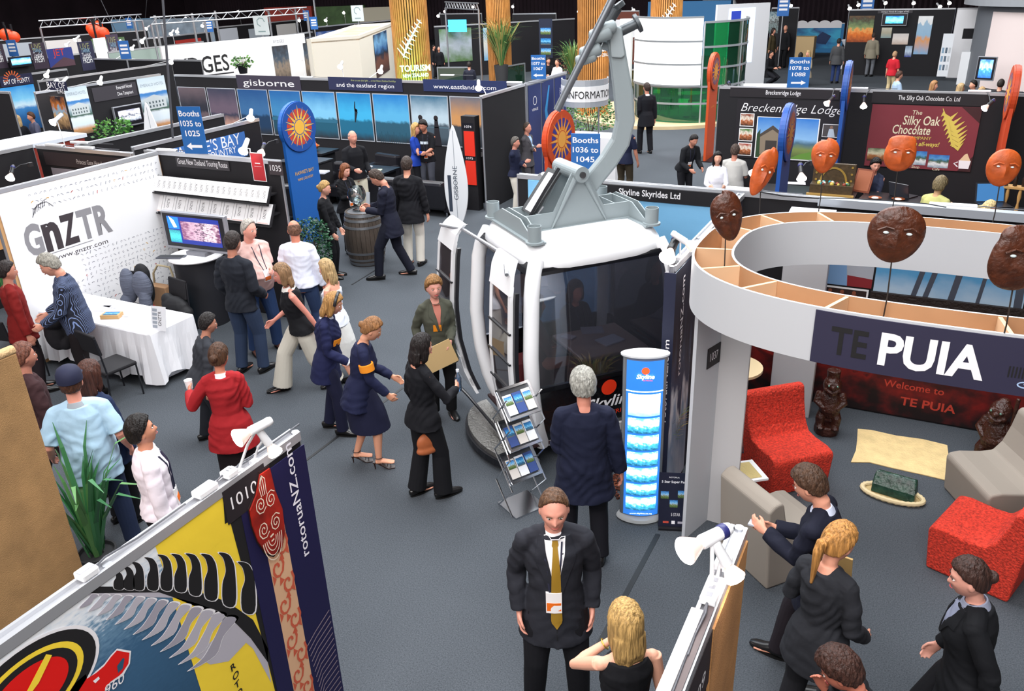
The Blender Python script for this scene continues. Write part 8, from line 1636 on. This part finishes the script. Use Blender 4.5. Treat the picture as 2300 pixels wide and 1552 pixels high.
who('man in black suit standing alone in the far aisle by the green glass',(1457,184),(1450,345),None,-160,vox=.010,sk='#b87e68',hair=('short','#3a2c26',.010),headrot=(14,-4,0),feet=((.13,0),(-.13,.1)),hands=((.24,.04,.84),(-.14,.16,.92)),top=suit('#16171d',-.24),bottom=dict(col='#15161c',inf=.022),extra=lambda P:collar(P,'#f0eef0',.062,.035))
who('person in navy and yellow shirt half hidden behind the grey hanger arm',(1400,288),(1400,452),1.76,150,vox=.012,sk='#a8705a',hair=('short','#2a211e',.012),hands=((.26,.12,.88),(-.2,.1,.9)),top=tee('#1b2038',sleeve=.45),bottom=dict(col='#3a3226'),extra=lambda P:P['lay']('yellow_panel',[(-.14,-.02,.46),(-.12,-.04,.05)],M('#d8a820',.7),.003,.003,back=True))
who('dark-haired man in black bending over the lodge table with an orange badge',(1560,293),None,1.62,35,vox=.010,sk='#b07862',hair=('short','#1a1514',.014),lean=24,headrot=(0,10,0),hands=FWD(.16,.44,.98),top=suit('#18191d',-.06),bottom=dict(col='#17171c'),extra=lambda P:badge(P,0,.15))
who('smiling woman with long black hair and white top seated at the lodge stand',(1613,338),None,1.30,5,seat=1,vox=.010,sex='f',sk='#c8947c',hair=('long','#161112',.014,.14),hands=FWD(.15,.32,1.02),top=shirt('#f0eef4'),bottom=dict(col='#17171c'))
who('broad man in pale grey shirt seated with his back to us at the lodge stand',(1652,322),None,1.36,172,seat=1,vox=.010,fat=1.35,sk='#a8705c',hair=('short','#4a3a32',.012),hands=FWD(.2,.3,1.02),top=tee('#c4c0ba',inf=.028),bottom=dict(col='#3a3a42'))
who('black-haired woman in dark blouse seated behind the chocolate table',(1968,352),None,1.32,2,seat=1,vox=.009,sex='f',sk='#c08a76',hair=('short','#141112',.022),headrot=(14,6,0),hands=FWD(.05,.40,1.04),top=tee('#2a2f44',sleeve=.6),bottom=dict(col='#17171c'))
who('person in pale yellow shirt leaning forward before the maroon banner',(2115,395),None,1.34,150,seat=1,vox=.010,hair=('short','#7a6a4c',.030),sk='#a88460',lean=10,hands=FWD(),top=tee('#c2be7a',inf=.03),bottom=dict(col='#2a2a30'))
who('fair-haired woman with ponytail at the rail right of the power strip',(2222,448),None,1.55,95,vox=.010,sex='f',hair=('up','#d8bc88',.016,.06),top=suit('#3a3a42'),bottom=dict(col='#17171c'))
who('curly grey-haired person just behind the rail and flag print',(1800,448),None,1.72,180,vox=.012,hair=('short','#6a6e80',.034),top=suit('#5a6078'),bottom=dict(col='#17171c'))
# far right walkway ----------------------------------------------------
FARP=[('man in grey jacket and blue jeans seen from behind near the left cocktail table',(1873,85),(1873,187),170,suit('#4a4a4c'),'#2a3a66',('short','#241c1a',.012),'m'),('man in beige jacket and grey trousers with hands behind his back',(1952,72),(1950,172),165,suit('#8a8270'),'#6a6c72',('short','#3a2e28',.012),'m'),('man in light blue shirt facing us by the food poster',(1972,58),(1966,160),10,tee('#a8c8e8'),'#2a3a5a',('short','#3a2a22',.014),'m'),('woman in black seen side-on under the far television',(2027,70),(2022,150),80,suit('#1a1a1f'),'#17171c',('short','#5a4a3a',.016),'f'),('bald man in black suit with white shirt by the dark photo stand',(1762,55),(1757,152),-30,suit('#141418'),'#131317',('bald','#c8a89a',.003),'m'),('woman in black and gold top behind the seated black shirt man',(1724,62),(1728,158),60,suit('#4a3f2a'),'#2a2a30',('bob','#2a1f1a',.016),'f'),('woman in cream clothes at the far white stand',(2156,58),(2146,158),40,suit('#d8ccb8'),'#d8ccb8',('short','#6a4a36',.016),'f'),('man in bright red shirt walking away past the rail',(1998,114),(1995,218),150,tee('#c0202e',sleeve=.5,inf=.03),'#c8b48c',('short','#b08a68',.014),'m'),
('woman in white blouse standing by the lamp behind the slat column',(1023,66),(1030,138),60,shirt('#e8eaf0'),'#16161a',('short','#4a2e22',.014),'f'),('man in black with a badge beside the fern column',(990,104),(990,176),0,suit('#16161a'),'#16161a',('receding','#8a7a70',.008),'m'),('dark-haired man in black half hidden behind the fern column',(972,100),(978,176),60,suit('#16161a'),'#16161a',('short','#1c1614',.012),'m')]
for lb,hd,ft,rel,tp,bt,hr,sx in FARP:who(lb,hd,ft,None,rel,vox=.018,sex=sx,hair=hr,top=tp,bottom=dict(col=bt))
SEATP=[('man in light blue shirt reaching right over the chocolate wall',(2020,158),1.40,110,'#9fb4cc',('short','#4a3026',.014)),('curly fair-haired person behind the chocolate wall rail',(2098,180),1.36,70,'#c8b8a8',('bob','#a87a50',.018)),('blurred fair-haired person behind the chocolate wall rail',(2158,186),1.34,100,'#d8c8b0',('bob','#b89a70',.018)),('black-haired man in black leaning left behind the chocolate wall',(2190,178),1.38,-60,'#17171c',('short','#17120f',.012)),('light brown-haired woman between the two men in black suits',(2206,194),1.34,30,'#c8b090',('bob','#b8946a',.018)),('man in black suit seen from behind at the chocolate wall rail',(2250,176),1.42,165,'#17171c',('short','#2a211c',.010)),('man in black polo shirt seated at the white table by booths 1078',(1732,112),1.36,60,'#141418',('short','#1c1614',.012)),('dark-haired person behind the booths 1078 board',(1799,117),1.36,175,'#24242c',('short','#17120f',.014)),('fair-haired woman beside the booths 1078 board',(1817,112),1.36,-40,'#b0a088',('long','#c8a878',.018)),('man in white shirt working at the resort wall',(628,108),1.42,150,'#eceef4',('short','#1c1614',.012)),('man in white seated by the lamp behind the slat column',(1073,82),1.34,-30,'#eef0f4',('bald','#b08a7c',.003)),('man in dark top seated by the green barrier',(1053,138),1.34,180,'#2a2c3a',('short','#241c1a',.012)),('man in black jacket with phone at the tree-side table',(1231,128),1.36,20,'#17171c',('short','#2a1f1a',.012)),('man in white leaning at the tree-side table',(1252,132),1.36,-40,'#f0e4e6',('receding','#5a3a30',.008)),('person in a dark cap in the bay stand',(8,238),1.42,90,'#2a2c34',('short','#17171c',.016)),('fair-haired person seen from behind in the bay stand',(36,258),1.36,175,'#1c1c22',('bob','#c8a878',.018)),('brown-haired person in grey vest in the bay stand',(68,250),1.38,-70,'#6a6c84',('short','#5a3a28',.016)),('red-haired person seated at the brown wall',(1398,90),1.34,30,'#e4e0dc',('bob','#8a4a2a',.016))]
for lb,hd,h,rel,c,hr in SEATP:who(lb,hd,None,h,rel,seat=1,vox=.018,sex='f' if hr[0]in('bob','long')else 'm',hair=hr+((.08,)if hr[0]in('bob','long')else()),hands=FWD(.18,.30,1.0),top=suit(c),bottom=dict(col='#1c1c22'),shoe='#141212')
# seated in the cabin ---------------------------------------------------
for lb,x,y,a,c in(('person with bare legs seated left inside the cabin',-.28,.30,10,'#5a1c22'),('person with an orange badge seated at the table inside the cabin',.30,.50,-60,'#26262c')):
    p=gl(x,y);person(lb,(p[0],p[1]),GA-20+a,1.70,z0=.28,vox=.010,sex='f',sk='#c07a62',hair=('bob','#3a241c',.016,.04),sit=.46,feet=((.12,.40,.085),(-.12,.42,.085)),hands=((.2,.36,1.05),(-.15,.3,1.0)),top=suit(c),bottom=dict(col='#1c1014',kind='skirt',len=.4),extra=lambda P:badge(P,0,.1))
